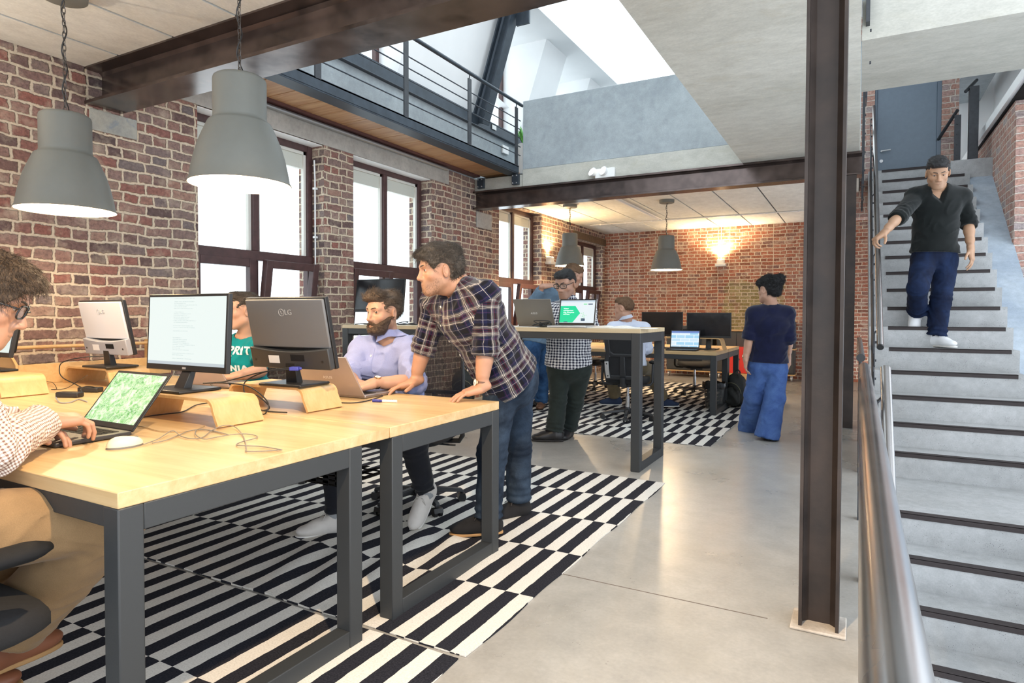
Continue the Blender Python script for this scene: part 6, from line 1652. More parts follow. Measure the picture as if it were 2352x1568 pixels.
        if sh_.get('text'):
            for (tx, sz, tt, ox, mm) in sh_['text']:
                fx = np.cross(front, unit(nck - pel)); c = pel + (nck - pel) * tt
                M = frameM(tuple(c), tuple(-fx), tuple(nck - pel)); tm = text_mesh('shirt_text', tx, sz, Matrix.Identity(4), mm, so_, .0, align='LEFT', space=1.12, bold=.003)
                bm_ = bmesh.new(); bm_.from_mesh(tm.data); bmesh.ops.triangulate(bm_, faces=bm_.faces[:]); bmesh.ops.subdivide_edges(bm_, edges=[e for e in bm_.edges if e.calc_length() > .02], cuts=2)
                for v in bm_.verts:
                    p = A3(M @ Vector((v.co.x + ox, v.co.y, 0))); h_ = hit(p - front * .0, front); v.co = Vector(tuple(h_ + front * .0035 - org))
                bm_.to_mesh(tm.data); bm_.free()
        if sh_.get('buttons'):
            fx = np.cross(front, unit(nck - pel)); rows = []
            for i in range(23):
                c = pel + (nck - pel) * (.02 + .88 * i / 22); rr_ = []
                for ox in (-.017, -.016, 0, .016, .017): rr_.append(tuple(hit(c + fx * ox, front) + front * (.003 if abs(ox) < .0165 else -.001) - org))
                rows.append(rr_)
            mb = MB(); mb.add([p for r_ in rows for p in r_], [(5 * i + k, 5 * i + k + 1, 5 * i + k + 6, 5 * i + k + 5) for i in range(22) for k in range(4)]); pk = mb.build('placket', sh_['m'], so_, smooth=50)
            ul = pk.data.uv_layers['UVMap']
            for lp_ in pk.data.loops: v = lp_.vertex_index; ul.data[lp_.index].uv = ((-.017, -.016, 0, .016, .017)[v % 5] + .011, (v // 5) * .04 * np.linalg.norm(nck - pel))
            for t in sh_['buttons']:
                c = pel + (nck - pel) * t; d0 = front
                p = hit(c, d0) + d0 * .003; mb = MB(); mb.cyl(tuple(p - org - d0 * .002), tuple(p - org + d0 * .003), .0062, seg=12); mb.build('button', WHITEP, so_)
        per['_front'] = 0; del per['_front']
    for sd in 'LR':
        so = g('shoe' + sd) or g('shoe')
        if so:
            tdir = g('toe' + sd); k_, a_ = J['knee' + sd], J['ank' + sd]
            up = g('footup' + sd, (0, 0, 1))
            shoe_parts(per, org, a_, tdir, up, s * so.get('s', 1), so['m'], so['sole'], so.get('lace'), .006 * q, so.get('tall', 0))
            mb = MB(); ax = unit(k_ - a_); mb.tube([tuple(a_ - org - ax * .03 * s), tuple(a_ - org + ax * .10 * s)], [.043 * s, .041 * s], 18); mb.build('sock', so.get('sock', CHF), per, smooth=60)
    for sd in 'LR':
        wt = g('watch' + sd)
        if wt:
            el, wr = J['el' + sd], J['wr' + sd]; ax = unit(wr - el); c = wr - ax * .022 * s; n_ = unit(A3(wt['n']) - ax * (A3(wt['n']) @ ax)); sv = np.cross(ax, n_); r = wt.get('r', .0305) * s
            w = MB(); pts = [tuple(c + (n_ * math.cos(a) + sv * math.sin(a)) * r - org) for a in [i * PI / 14 for i in range(28)]]
            vs = []; 
            for p in pts: vs += [tuple(A3(p) - ax * .009), tuple(A3(p) + ax * .009)]
            w.add(vs, [(2 * i, 2 * i + 1, (2 * i + 3) % 56, (2 * i + 2) % 56) for i in range(28)]); k = w.build('watch', wt['strap'], per, smooth=60)
            w = MB(); a0 = c + n_ * (r - .002) - org; w.cyl(tuple(a0), tuple(a0 + n_ * .008), .0185 * s, seg=24); w.build('watch_case', plain('gold_case', (.55, .38, .2), .25, .9), k, smooth=40)
            w = MB(); a1 = a0 + n_ * .0082; w.cyl(tuple(a1), tuple(a1 + n_ * .0006), .0158 * s, seg=24); w.build('watch_dial', WHITEP, k, smooth=40)
            w = MB(); a2 = a1 + n_ * .001; w.tube([tuple(a2), tuple(a2 + ax * .010)], .0008, 5); w.tube([tuple(a2), tuple(a2 + sv * .007 + ax * .003)], .0008, 5); w.build('watch_hand', BLK, k)
    return per
def sphere_vf(r, n=14, m=10):
    vs = []; fs = []
    for j in range(1, m):
        p = PI * j / m
        for i in range(n): a = 2 * PI * i / n; vs.append((r * math.sin(p) * math.cos(a), r * math.sin(p) * math.sin(a), r * math.cos(p)))
    t = len(vs); vs += [(0, 0, r), (0, 0, -r)]
    for j in range(m - 2):
        for i in range(n): fs.append((j * n + i, (j + 1) * n + i, (j + 1) * n + (i + 1) % n, j * n + (i + 1) % n))
    for i in range(n): fs.append((t, i, (i + 1) % n)); fs.append((t + 1, (m - 2) * n + (i + 1) % n, (m - 2) * n + i))
    return vs, fs

# ---- hair shapes (head-local)
FACECUT = ell((0, .125, -.040), (.080, .092, .112))
EARCUT = union([ell((-.085, .0, -.012), (.026, .030, .045)), ell((.085, .0, -.012), (.026, .030, .045))], 0)
def hair_fn(adds, amp=.005, fr=95, zc=-.055, thick=.012, cut=FACECUT, ear=True, side=.0, edge=.028):
    base = union([ell((0, -.018, .032), (.076 + thick * .75 + side, .096 + thick, .088 + thick))] + [(e, .02) for e in adds], .02)
    def f(q):
        d = base(q); st = wrinkle(q * A3((1, .55, .8)), fr) + .55 * wrinkle(q * A3((1.4, .5, 1)) + .3, fr * 2.3)
        zz = zc + .03 * np.clip((q[:, 1] + .02) / .06, 0, 1)
        m = np.minimum(cut(q) if cut is not None else 1, q[:, 2] - zz)
        if ear: m = np.minimum(m, EARCUT(q))
        w = np.clip(m / edge, 0, 1); w = w * w * (3 - 2 * w)
        low = np.clip((.03 - q[:, 2]) / .06, 0, 1)
        d = d + amp * st * w + (1 - w) * (thick * .55 + .004) + low * thick * .25
        return np.maximum(d, -m)
    def fm(q):
        m = np.minimum(cut(q) if cut is not None else 1, q[:, 2] - (zc + .03 * np.clip((q[:, 1] + .02) / .06, 0, 1)))
        return np.minimum(m, EARCUT(q)) if ear else m
    f.m = fm
    return f
def beard_fn(thick=.009, amp=.0022, top=-.030):
    mouth = ell((0, .108, -.0675), (.021, .03, .0068))
    def f(q):
        x, y, z = np.abs(q[:, 0]), q[:, 1], q[:, 2]
        f1 = np.clip((y - .02) / .062, 0, 1); line = top - (.052 + top * 0) * f1 ** 1.2 * .72 + .0 * x
        mo = np.clip((y - .078) / .008, 0, 1) * np.clip((.030 - x) / .006, 0, 1)
        line = line * (1 - mo) + mo * (-.0475)
        m = np.minimum(line - z, y - .004 + .02 * np.clip((z + .03) / .04, -1, 1)); m = np.minimum(m, mouth(q) * .8); m = np.minimum(m, (z + .124) - (y - .07) * .2)
        w = np.clip(m / .014, 0, 1)
        return np.maximum(HEAD(q) - thick * (.25 + .75 * w) + amp * wrinkle(q, 260) * w, -m)
    return f
def strands(V, F, fn, RH, n, length, flow, rad, rng, lift=.25, curl=.0, pick=None, segs=5):
    """hair strands growing out of a hair surface: thin tapered three-sided tubes"""
    if len(V) == 0: return np.zeros((0, 3)), np.zeros((0, 4), int)
    idx = rng.choice(len(V), n); P = V[idx].copy(); e = .002
    def grad(P):
        g = np.stack([fn(P + A3((e, 0, 0))) - fn(P - A3((e, 0, 0))), fn(P + A3((0, e, 0))) - fn(P - A3((0, e, 0))), fn(P + A3((0, 0, e))) - fn(P - A3((0, 0, e)))], 1)
        return g / (np.linalg.norm(g, axis=1)[:, None] + 1e-9)
    N0 = grad(P); fl = flow(P); fl = fl + rng.normal(size=P.shape) * .30
    fl = fl - N0 * (fl * N0).sum(1)[:, None]; fl /= np.linalg.norm(fl, axis=1)[:, None] + 1e-9
    L_ = length * rng.uniform(.5, 1.15, n); li = lift * rng.uniform(.3, 1.5, n)
    path = []; Q = P - N0 * .003; st = (L_ / segs)[:, None]; ph = rng.uniform(0, 6.28, n)
    side = np.cross(fl, N0)
    for k in range(segs + 1):
        path.append(Q.copy()); t = k / segs
        D = fl * (1 - .2 * t) + N0 * (li * (1 - t * 1.4))[:, None] + side * (curl * np.sin(ph + t * 7))[:, None]
        D /= np.linalg.norm(D, axis=1)[:, None]; Q = Q + D * st
    Vv = []; Ff = []
    A_ = side / (np.linalg.norm(side, axis=1)[:, None] + 1e-9)
    for k in range(segs + 1):
        r = rad * (1 - (k / segs) ** 1.6 * .85)
        for (ca, sa) in ((1, 0), (-.5, .866), (-.5, -.866)): Vv.append(path[k] + A_ * ca * r * 1.3 + N0 * sa * r)
    Vv = np.stack(Vv, 1).reshape(-1, 3); per = 3 * (segs + 1); b0 = np.arange(n) * per
    for k in range(segs):
        for j in range(3): Ff.append(np.stack([b0 + k * 3 + j, b0 + k * 3 + (j + 1) % 3, b0 + (k + 1) * 3 + (j + 1) % 3, b0 + (k + 1) * 3 + j], 1))
    return Vv, np.concatenate(Ff)

WHT2 = plain('tshirt_print', (.75, .78, .76), .8, var=.15, vscale=60)
# ------------------------------------------------------------------ the people
HB = hair_mat('hair_dark_brown', (.018, .012, .009), (.10, .075, .055)); HBR = hair_mat('hair_brown', (.025, .015, .010), (.17, .115, .075)); HBK = hair_mat('hair_black', (.006, .006, .007), (.035, .034, .036))
HGR = hair_mat('hair_ash_brown', (.014, .011, .009), (.15, .12, .095)); HRD = hair_mat('hair_reddish', (.09, .045, .022), (.30, .17, .09)); HBE = hair_mat('beard_brown', (.020, .011, .007), (.11, .065, .04))
STUBM = hair_mat('short_beard', (.10, .06, .04), (.26, .16, .11))
LEA = plain('brown_leather', (.14, .065, .035), .45, var=.3); LEAB = plain('black_leather', (.016, .015, .017), .35); SUE = plain('black_suede', (.010, .009, .010), .9, bumpk=.4, bscale=500)
CANV = plain('offwhite_leather', (.62, .58, .54), .55, var=.06); CANW = plain('white_knit', (.78, .79, .81), .7); SOLEW = plain('white_sole', (.72, .70, .67), .6); SOLEB = plain('black_sole', (.02, .018, .018), .7); SOLET = plain('gum_sole', (.45, .25, .10), .6)
NAVYS = plain('navy_suede', (.02, .035, .08), .85); LACEB = plain('dark_lace', (.05, .045, .045), .8); LACEW = plain('pale_lace', (.55, .52, .48), .8)
BELT = plain('tan_belt', (.19, .085, .05), .5, var=.2)
PLAID = plaid_mat(); GING = check_mat('gingham_navy', .026, (.012, .014, .04), (.82, .83, .86)); GINGB = check_mat('gingham_brown', .0095, (.22, .12, .09), (.84, .77, .70), .55)
BLUEJ = denim('denim_worn', (.006, .011, .022), (.042, .066, .105)); BLUEB = denim('denim_bright', (.012, .035, .095), (.05, .13, .28)); BLUED = denim('denim_indigo', (.004, .007, .022), (.012, .026, .075))
# 1 leaning man in plaid
person('person in a dark plaid shirt and jeans leaning with both hands on the birch desk', dict(
    pel=(-1.716, 3.119, 0.865), wst=(-1.772, 3.009, 1.035), chs=(-1.835, 2.895, 1.217), nck=(-1.871, 2.830, 1.379), head=(-1.924, 2.732, 1.444),
    shL=(-1.685, 2.794, 1.307), shR=(-2.072, 2.914, 1.275), elL=(-1.678, 2.798, 1.042), wrL=(-1.689, 2.769, 0.842), elR=(-2.138, 2.889, 1.037), wrR=(-2.184, 2.864, 0.838),
    hipL=(-1.716, 3.028, 0.815), hipR=(-1.734, 3.246, 0.812), kneeL=(-1.744, 2.979, 0.460), kneeR=(-1.785, 3.355, 0.409), ankL=(-1.764, 2.968, 0.104), ankR=(-1.789, 3.376, 0.078)),
    dict(origin=(-1.80, 3.1, 0), s=1.05, hs=1.03, q=.85, hq=.8, legw=.9, face=(-.63, -.77, -.12), skin=(.60, .35, .25), hairm=HGR, stubble=.55, stubc=(.22, .13, .08), girth=1.06, depth=1.08,
    hair=hair_fn([ell((0, .030, .095), (.070, .075, .045)), ell((0, .078, .078), (.058, .035, .032)), ell((0, -.06, .07), (.070, .065, .065)), ell((0, -.085, .0), (.060, .045, .06)), ell((-.02, .10, .070), (.03, .022, .020))], amp=.009, fr=70, zc=-.075, thick=.017),
    beard=beard_fn(.002, .001, -.026), beardm=STUBM, bshell=False, bstrands=1500, blen=.008, flow=(.1, -.6, .1), fringe=(-.5, .9, -.5), slen=.045, lift=.35, curl=.5, strands=2600, part=2,
    handL=dict(d=(-.70, -.72, -.30), n=(-.2, -.2, .95), curl=(8, 14, 8), spread=9, thumb=(-.85, .5, -.2)), handR=dict(d=(-.62, -.78, -.25), n=(-.25, -.15, .95), curl=(8, 16, 10), spread=8, thumb=(-.85, .5, -.2)),
    shirt=dict(m=PLAID, sleeve=.22, cuff=True, hem=-.10, inf=.016, loose=.012, collar=True, front=(-.6, -.75, -.35), buttons=(.86, .70, .54, .38, .22), wr=.006, fold=.007, tail=1.5, cup=.125),
    trousers=dict(m=BLUEJ, inf=.012, flare=.012, fold=.006, top=.35, belt=BELT), shoe=dict(m=SUE, sole=SOLET, lace=LACEB), toeL=(-.80, -.60, 0), toeR=(-.5, -.86, 0),
    watchL=dict(n=(-.55, -.80, .1), strap=LEA)))
# 2 bearded man
person('bearded person in a light blue shirt sitting behind the mauve-grey laptop', dict(
    pel=(-2.551, 3.188, 0.550), wst=(-2.557, 3.139, 0.727), chs=(-2.573, 3.096, 0.916), nck=(-2.553, 3.084, 1.050), head=(-2.535, 3.014, 1.223),
    shR=(-2.709, 3.022, 0.986), shL=(-2.374, 3.079, 0.994), elR=(-2.644, 2.818, 0.844), wrR=(-2.438, 2.680, 0.817), elL=(-2.244, 2.899, 0.827), wrL=(-2.350, 2.705, 0.834),
    hipR=(-2.598, 3.117, 0.540), hipL=(-2.424, 3.143, 0.550), kneeR=(-2.516, 2.581, 0.525), kneeL=(-2.153, 2.812, 0.496), ankR=(-2.518, 2.591, 0.094), ankL=(-2.158, 2.924, 0.205)),
    dict(origin=(-2.5, 3.1, 0), s=1.06, hs=1.07, q=.85, hq=.8, face=(-.16, -.97, -.06), gaze=(-.35, .94, -.10), skin=(.66, .41, .31), hairm=HBR, stubble=.6, stubc=(.06, .035, .025),
    hair=hair_fn([ell((0, .050, .100), (.062, .055, .035)), ell((.015, .082, .088), (.050, .030, .026)), ell((0, -.05, .085), (.062, .06, .05))], amp=.006, fr=85, zc=-.045, thick=.009),
    beard=beard_fn(.010, .0022, -.018), slen=.05, flow=(.15, -1, .05), fringe=(.35, -.9, .55), lift=.05, strands=2600, bstrands=2200, beardm=HBE,
    handL=dict(d=(-.35, -.92, -.22), n=(-.05, -.2, .97), curl=(18, 30, 18), spread=5), handR=dict(d=(.1, -.97, -.2), n=(0, -.2, .97), curl=(18, 30, 18), spread=5),
    shirt=dict(m=cloth('pale_blue_shirt', (.30, .34, .60), .06), sleeve=.12, cuff=True, hem=-.2, inf=.018, loose=.014, collar=True, front=(-.15, -.98, .1), buttons=(.80, .58, .36), wr=.007, fold=.008, vee=.03),
    trousers=dict(m=cloth('black_denim', (.012, .013, .018)), inf=.008, flare=.0, hem=.93), shoe=dict(m=CANV, sole=SOLEW, lace=LACEW, sock=cloth('grey_sock', (.30, .31, .32))), toeR=(-.62, -.78, 0), toeL=(.03, -.72, -.70), footupL=(.25, -.65, .72),
    watchL=dict(n=(-.1, -.55, .8), strap=LEAB)))
# 3 teal T-shirt man
LASTF = {}
person('person in a teal T-shirt with white lettering half hidden between two monitors', dict(
    pel=(-3.80, 3.14, .60), wst=(-3.852, 3.025, 0.728), chs=(-3.831, 3.014, 0.891), nck=(-3.803, 3.029, 1.033), head=(-3.758, 2.985, 1.236),
    shL=(-3.629, 3.033, 0.976), shR=(-3.976, 2.980, 0.968), elL=(-3.539, 2.946, 0.829), wrL=(-3.521, 2.727, 0.813), elR=(-3.899, 2.863, 0.807), wrR=(-3.643, 2.684, 0.805),
    hipL=(-3.70, 3.12, .58), hipR=(-3.90, 3.12, .58), kneeL=(-3.62, 2.68, .57), kneeR=(-3.93, 2.68, .57), ankL=(-3.65, 2.50, .095), ankR=(-3.95, 2.62, .095)),
    dict(origin=(-3.78, 3.0, 0), s=1.04, hs=1.05, q=1.0, face=(-.52, -.85, -.05), skin=(.68, .43, .33), hairm=HB,
    hair=hair_fn([ell((0, .04, .095), (.06, .06, .035)), ell((0, .08, .09), (.045, .03, .025))], amp=.007, fr=90, zc=-.04, thick=.010),
    handL=dict(d=(-.8, -.5, -.1), n=(0, -.1, 1), curl=(20, 30, 20)), handR=dict(d=(.1, -.9, -.1), n=(0, -.1, 1), curl=(20, 30, 20)),
    shirt=dict(m=cloth('teal_jersey', (.0, .20, .22), .10), name='t_shirt', text=[('PRIT', .078, .84, .010, WHT2), ('8', .085, .70, .018, WHT2), ('RNIA', .056, .56, .018, WHT2)], sleeve=-.42, hem=-.2, inf=.014, loose=.020, wr=.005, front=(-.1, -.99, 0)),
    trousers=dict(m=cloth('dark_jeans', (.02, .025, .04)), inf=.01, hem=.95), shoe=dict(m=plain('taupe_shoe', (.25, .19, .16), .6), sole=SOLEW, lace=LACEW), toeL=(.05, -1, 0), toeR=(-.1, -1, 0)))
# 4 man in glasses at the near left
person('person in black glasses, brown gingham shirt and tan trousers typing at the left edge', dict(
    pel=(-2.25, .50, .67), wst=(-2.25, .56, .81), chs=(-2.26, .67, .97), nck=(-2.265, .775, 1.10), head=(-2.261, 0.886, 1.257),
    shR=(-2.075, .73, 1.04), shL=(-2.45, .79, 1.04), elR=(-2.06, .83, .85), wrR=(-2.319, 1.078, 0.868), elL=(-2.52, .98, .86), wrL=(-2.385, 1.014, 0.855),
    hipR=(-2.14, .58, .65), hipL=(-2.34, .58, .65), kneeR=(-1.935, 1.07, .615), kneeL=(-2.36, 1.06, .62), ankR=(-2.31, .93, .21), ankL=(-2.40, .80, .12)),
    dict(origin=(-2.09, .6, 0), s=1.08, hs=1.10, q=.85, hq=.8, face=(.50, .82, -.42), skin=(.64, .38, .28), hairm=HBR, glasses=True,
    slen=.045, curl=.5, strands=2600, flow=(.1, .2, -.5), fringe=(-.3, .8, -.8), lift=.3, hair=hair_fn([ell((0, .045, .095), (.066, .065, .040)), ell((.02, .090, .072), (.050, .030, .028)), ell((0, -.06, .06), (.074, .06, .07)), ell((.055, .03, .05), (.03, .06, .05))], amp=.009, fr=75, zc=-.05, thick=.020),
    handR=dict(d=(.22, .96, -.05), n=(.1, .05, .99), per=((34, 48, 24), (30, 44, 24), (30, 42, 24), (32, 40, 24)), spread=6, hands=1.0, thumb=(-.55, .75, -.45)), handL=dict(d=(.45, .88, -.22), n=(-.1, .3, .95), curl=(16, 34, 20), spread=7, thumb=(-.55, .75, -.4)),
    shirt=dict(m=GINGB, sleeve=.88, cuff=True, hem=-.1, inf=.016, loose=.012, collar=True, wr=.009, wf=70, fold=.010, front=(0, 1, .1)),
    trousers=dict(m=cloth('tan_chino', (.27, .17, .085), .10), inf=.020, flare=.030, hem=.86, kn=.006, wr=.006), shoe=dict(m=plain('rust_leather', (.24, .085, .04), .5), sole=SOLET, lace=plain('cream_lace', (.7, .6, .5), .7)), toeR=(-.25, .95, -.1), toeL=(.3, .9, 0)))
# 5 standing man in gingham
person('person with glasses in a black and white checked shirt standing behind the tall table', dict(
    pel=(-2.456, 5.654, 0.744), wst=(-2.457, 5.654, 0.947), chs=(-2.454, 5.655, 1.150), nck=(-2.451, 5.657, 1.314), head=(-2.449, 5.556, 1.508),
    shR=(-2.607, 5.595, 1.242), shL=(-2.288, 5.723, 1.247), elR=(-2.577, 5.452, 1.089), wrR=(-2.462, 5.173, 1.134), elL=(-2.213, 5.650, 1.077), wrL=(-2.149, 5.378, 1.131),
    hipR=(-2.537, 5.610, 0.693), hipL=(-2.359, 5.707, 0.694), kneeR=(-2.519, 5.552, 0.396), kneeL=(-2.426, 5.739, 0.350), ankR=(-2.534, 5.509, 0.098), ankL=(-2.513, 5.783, 0.082)),
    dict(origin=(-2.55, 5.55, 0), s=1.06, hs=1.12, q=1.15, hq=.75, down=True, gaze=(-.1, .9, -.4), face=(-.10, -.93, -.30), skin=(.60, .37, .29), hairm=HBK, glasses=True, stubble=.35, stubc=(.10, .07, .06), girth=1.12, depth=1.15, legw=1.05,
    hair=hair_fn([ell((0, .045, .092), (.060, .060, .034)), ell((.0, .085, .080), (.045, .025, .022))], amp=.004, fr=60, zc=-.03, thick=.008),
    handL=dict(d=(-.5, -.85, -.1), n=(0, -.1, 1)), handR=dict(d=(.2, -.95, -.1), n=(0, -.1, 1)),
    shirt=dict(m=GING, sleeve=.10, cuff=True, hem=-.12, inf=.02, loose=.012, collar=True, front=(-.05, -1, .05), wr=.005, fold=.006, vee=.03, tail=2, skirt=1.6),
    trousers=dict(m=cloth('bottle_green_chino', (.020, .028, .026), .15), inf=.016, flare=.020, fold=.010, wr=.006), shoe=dict(m=LEAB, sole=SOLEB, s=1.05), toeR=(-.93, -.40, 0), toeL=(.10, -1, 0)))
# 6 bending man behind
person('person in a blue-grey shirt and blue jeans bending over behind the checked-shirt man', dict(
    pel=(-3.523, 7.100, 0.911), wst=(-3.495, 7.115, 1.161), chs=(-3.401, 7.143, 1.368), nck=(-3.216, 7.176, 1.528), head=(-3.053, 7.162, 1.690),
    shR=(-3.361, 6.983, 1.503), shL=(-3.356, 7.396, 1.450), elR=(-3.455, 6.887, 1.374), wrR=(-3.318, 6.870, 1.556), elL=(-3.394, 7.375, 1.088), wrL=(-3.299, 7.370, 0.840),
    hipR=(-3.530, 7.005, 0.849), hipL=(-3.514, 7.219, 0.841), kneeR=(-3.516, 6.967, 0.528), kneeL=(-3.502, 7.260, 0.473), ankR=(-3.603, 6.976, 0.095), ankL=(-3.568, 7.337, 0.092)),
    dict(origin=(-3.6, 7.0, 0), s=1.05, hs=1.08, q=1.25, face=(.80, .45, -.40), skin=(.66, .40, .31), hairm=HRD, eyes=False,
    hair=hair_fn([ell((0, .03, .09), (.06, .06, .04))], amp=.006, zc=-.05, thick=.014),
    handR=dict(d=(.75, .45, .1), n=(-.2, -.6, .75), curl=(8, 12, 8), spread=12), handL=dict(d=(.2, .1, -1), n=(.3, -.9, 0)),
    shirt=dict(m=cloth('slate_blue_shirt', (.13, .20, .28)), sleeve=.75, hem=-.15, inf=.018, loose=.012, front=(.85, .3, -.4)),
    trousers=dict(m=BLUEB, inf=.016, flare=.02), shoe=dict(m=LEA, sole=SOLEB), toeR=(-.75, -.5, 0), toeL=(.3, -.9, 0)))
# 7 far sitter
person('person in a pale shirt and khaki trousers seen from behind on the far chair', dict(
    pel=(-2.340, 7.175, 0.627), wst=(-2.345, 7.172, 0.790), chs=(-2.349, 7.148, 0.965), nck=(-2.357, 7.120, 1.118), head=(-2.384, 7.072, 1.289),
    shL=(-2.481, 7.007, 1.047), shR=(-2.205, 7.272, 1.046), elL=(-2.472, 6.910, 0.839), wrL=(-2.555, 7.206, 0.735), elR=(-2.185, 7.351, 0.817), wrR=(-2.348, 7.604, 0.736),
    hipL=(-2.447, 7.163, 0.597), hipR=(-2.265, 7.307, 0.595), kneeL=(-2.698, 7.470, 0.581), kneeR=(-2.287, 7.774, 0.544), ankL=(-2.715, 7.768, 0.144), ankR=(-2.190, 8.123, 0.115)),
    dict(origin=(-2.34, 7.2, 0), s=1.04, hs=1.05, q=1.25, hq=.85, face=(-.90, .05, -.08), skin=(.70, .43, .33), hairm=HRD,
    hair=hair_fn([ell((0, .04, .09), (.06, .055, .035))], amp=.004, zc=-.04, thick=.009),
    handL=dict(d=(.1, .95, -.1), n=(0, 0, 1)), handR=dict(d=(-.2, .95, -.1), n=(0, 0, 1)),
    shirt=dict(m=cloth('white_blue_shirt', (.62, .67, .80), .05), sleeve=.85, hem=-.1, inf=.018, loose=.012, collar=True, front=(-.5, .85, 0)),
    trousers=dict(m=cloth('khaki_chino', (.17, .13, .075), .12), inf=.014, flare=.016, hem=.92), shoe=dict(m=NAVYS, sole=SOLEW, sock=cloth('navy_sock', (.01, .014, .035))), toeL=(-.88, -.40, 0), toeR=(.75, .5, 0)))
# 8 walking woman
person('person with dark curly hair in a navy jumper and wide blue trousers walking away', dict(
    pel=(-0.774, 6.663, 0.752), wst=(-0.768, 6.665, 0.941), chs=(-0.753, 6.651, 1.125), nck=(-0.743, 6.680, 1.300), head=(-0.768, 6.643, 1.462),
    shL=(-0.891, 6.622, 1.223), shR=(-0.612, 6.728, 1.224), elL=(-0.924, 6.558, 1.001), wrL=(-0.958, 6.562, 0.786), elR=(-0.585, 6.674, 0.996), wrR=(-0.602, 6.848, 0.790),
    hipL=(-0.840, 6.649, 0.695), hipR=(-0.692, 6.684, 0.699), kneeL=(-0.896, 6.732, 0.410), kneeR=(-0.701, 6.656, 0.414), ankL=(-0.976, 7.008, 0.063), ankR=(-0.755, 6.605, 0.067)),
    dict(origin=(-.85, 6.5, 0), s=1.0, hs=1.02, q=1.1, strands=3000, slen=.035, curl=1.4, lift=.9, face=(-.80, .58, -.05), skin=(.66, .42, .33), hairm=HBK, eyes=True, girth=1.0,
    hair=hair_fn([ell((.0, -.085, .065), (.070, .060, .065)), ell((.035, -.11, .10), (.045, .045, .045)), ell((-.03, -.11, .09), (.045, .045, .045)), ell((0, .0, .09), (.078, .08, .055)), ell((0, -.09, -.02), (.060, .045, .06)), ell((-.05, .05, .07), (.04, .04, .035)), ell((0, .075, .085), (.05, .035, .03))], amp=.010, fr=120, zc=-.085, thick=.020),
    handL=dict(d=(-.05, .15, -1), n=(-1, -.1, 0), curl=(20, 28, 18)), handR=dict(d=(.05, .35, -.95), n=(.9, -.2, 0), curl=(20, 28, 18)),
    shirt=dict(m=cloth('navy_knit', (.005, .007, .030), .2, .95, 300, .5, .2), name='jumper', sleeve=.12, hem=.02, inf=.020, loose=.014, front=(-.28, .93, 0), wr=.005, fold=.004, tail=.2, skirt=1.2),
    trousers=dict(m=denim('linen_blue', (.045, .09, .26), (.09, .17, .40)), inf=.020, flare=.050, kn=.014, fold=.0, hem=1.13, wr=.006, wf=30, ridge=.010), shoe=dict(m=LEAB, sole=SOLEW, s=.95), toeL=(-.28, .90, -.30), toeR=(-.2, .98, 0),
    watchL=dict(n=(-1, -.2, 0), strap=SILV)))
# 9 man on the stairs
person('person in a black V-neck jumper and indigo jeans walking down the stairs', dict(
    pel=(0.614, 7.009, 1.798), wst=(0.617, 7.011, 2.022), chs=(0.618, 6.988, 2.242), nck=(0.625, 6.947, 2.385), head=(0.612, 6.826, 2.493),
    shR=(0.455, 6.900, 2.305), shL=(0.810, 7.071, 2.303), elR=(0.309, 6.638, 2.097), wrR=(0.185, 6.328, 1.922), elL=(0.878, 7.107, 2.065), wrL=(0.884, 6.974, 1.806),
    hipR=(0.530, 6.963, 1.725), hipL=(0.699, 7.056, 1.726), kneeR=(0.468, 6.702, 1.468), kneeL=(0.668, 6.947, 1.386), ankR=(0.486, 7.008, 1.252), ankL=(0.632, 6.928, 1.025)),
    dict(origin=(.64, 6.75, .93), s=1.06, hs=1.08, q=1.0, hq=.8, down=True, face=(.02, -.88, -.47), gaze=(0, .92, -.36), skin=(.62, .40, .28), hairm=HBK, stubble=.2, stubc=(.15, .10, .08),
    hair=hair_fn([ell((0, .045, .098), (.062, .062, .040)), ell((0, .085, .090), (.048, .030, .028)), ell((0, -.05, .08), (.066, .06, .05))], amp=.008, fr=80, zc=-.035, thick=.011),
    handR=dict(d=(-.55, -.35, -.45), n=(-.5, -.2, .85), curl=(45, 50, 30), spread=5, thumb=(-.6, .6, -.55)), handL=dict(d=(.10, -.15, -1), n=(.9, -.3, .1), curl=(14, 22, 16), spread=7),
    shirt=dict(m=cloth('black_knit', (.006, .008, .008), .2, .95, 350, .4, .15), name='jumper', sleeve=.14, hem=-.02, inf=.018, loose=.012, vee=.055, neckw=.004, front=(.25, -.96, 0), wr=.005, fold=.006, tail=.3),
    trousers=dict(m=BLUED, inf=.014, flare=.016, fold=.008), shoe=dict(m=CANW, sole=SOLEW, lace=SOLEW), toeL=(.62, -.78, 0), toeR=(-.02, -.55, -.80), footupR=(.3, -.70, .60)))

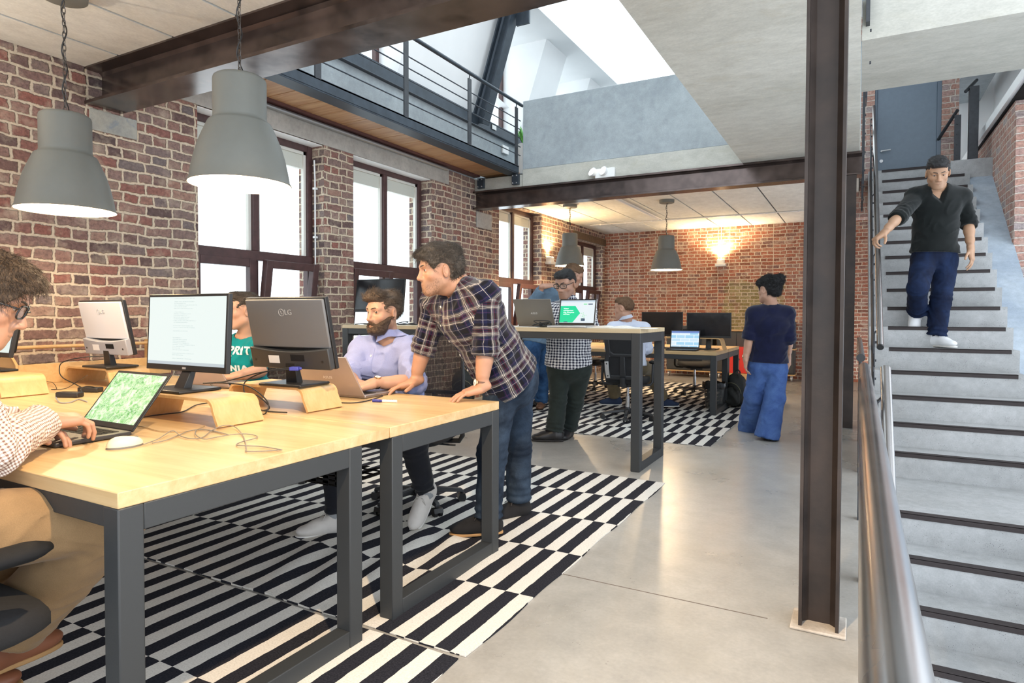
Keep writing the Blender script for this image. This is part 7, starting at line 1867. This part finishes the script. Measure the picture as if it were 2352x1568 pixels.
# ------------------------------------------------------------------ camera, world, lights
cam = bpy.data.cameras.new('camera'); co = bpy.data.objects.new('camera', cam); COL.objects.link(co)
F_ = 1455.0; cam.sensor_width = 36; cam.lens = F_ * 36 / 2352; cam.shift_y = -27 / 2352; cam.clip_start = .05; cam.clip_end = 200
yaw, pitch, roll = math.radians(28.6), math.atan(36 / F_), .003
fw0 = Vector((-math.sin(yaw), math.cos(yaw), 0)); rt0 = Vector((math.cos(yaw), math.sin(yaw), 0)); up0 = Vector((0, 0, 1))
fw = fw0 * math.cos(pitch) - up0 * math.sin(pitch); up = up0 * math.cos(pitch) + fw0 * math.sin(pitch)
rt = rt0 * math.cos(roll) + up * math.sin(roll); up = up * math.cos(roll) - rt0 * math.sin(roll)
co.matrix_world = Matrix(((rt.x, up.x, -fw.x, 0), (rt.y, up.y, -fw.y, 0), (rt.z, up.z, -fw.z, 1.22), (0, 0, 0, 1)))
S.camera = co
w = bpy.data.worlds.new('world'); S.world = w; w.use_nodes = True
w.node_tree.nodes['Background'].inputs[0].default_value = (.84, .92, 1, 1); w.node_tree.nodes['Background'].inputs[1].default_value = 3.0
def light(name, kind, loc, energy, color=(1, 1, 1), size=.1, rot=None, spot=None, blend=.3, sy=None):
    l = bpy.data.lights.new(name, kind); l.energy = energy; l.color = color
    if kind == 'AREA':
        l.size = size
        if sy: l.shape = 'RECTANGLE'; l.size_y = sy
    elif kind == 'SUN': l.angle = size
    else: l.shadow_soft_size = size
    if spot: l.spot_size = spot; l.spot_blend = blend
    o = bpy.data.objects.new(name, l); COL.objects.link(o); o.location = loc
    if rot is not None: o.rotation_euler = Vector(rot).to_track_quat('-Z', 'Y').to_euler()
    return o
WARM = (1, .72, .42)
light('ceiling_spot', 'SPOT', (-.55, 1.0, 2.8), 340, (1, .72, .42), .03, (-.75, .45, -2.2), math.radians(95), .5)
vs = S.view_settings; vs.view_transform = 'Standard'; vs.look = 'None'; vs.exposure = 0; vs.gamma = 1; vs.use_curve_mapping = False
S.cycles.max_bounces = 10; S.cycles.diffuse_bounces = 6; S.cycles.glossy_bounces = 4; S.cycles.transparent_max_bounces = 12; S.cycles.transmission_bounces = 6
S.cycles.caustics_reflective = False; S.cycles.caustics_refractive = False; S.cycles.sample_clamp_indirect = 6
S.cycles.use_denoising = True
for i, (p, lab) in enumerate(LAMPS):
    light('pendant_bulb', 'POINT', (p[0], p[1], p[2] + .05), 40 if i < 2 else 100, WARM, .04)
light('uplight', 'SPOT', (-2.40, YE - .09, 2.36), 190, (1, .72, .40), .05, (0, -.25, 1), math.radians(150), .6)
light('uplight', 'SPOT', (XW + .09, 10.2, 2.28), 130, (1, .68, .34), .05, (.25, 0, 1), math.radians(150), .6)
light('uplight', 'SPOT', (XW + .09, .35, 2.28), 130, (1, .86, .68), .05, (.45, .25, 1), math.radians(155), .7)  # beam of the invented uplighter, fills the near ceiling
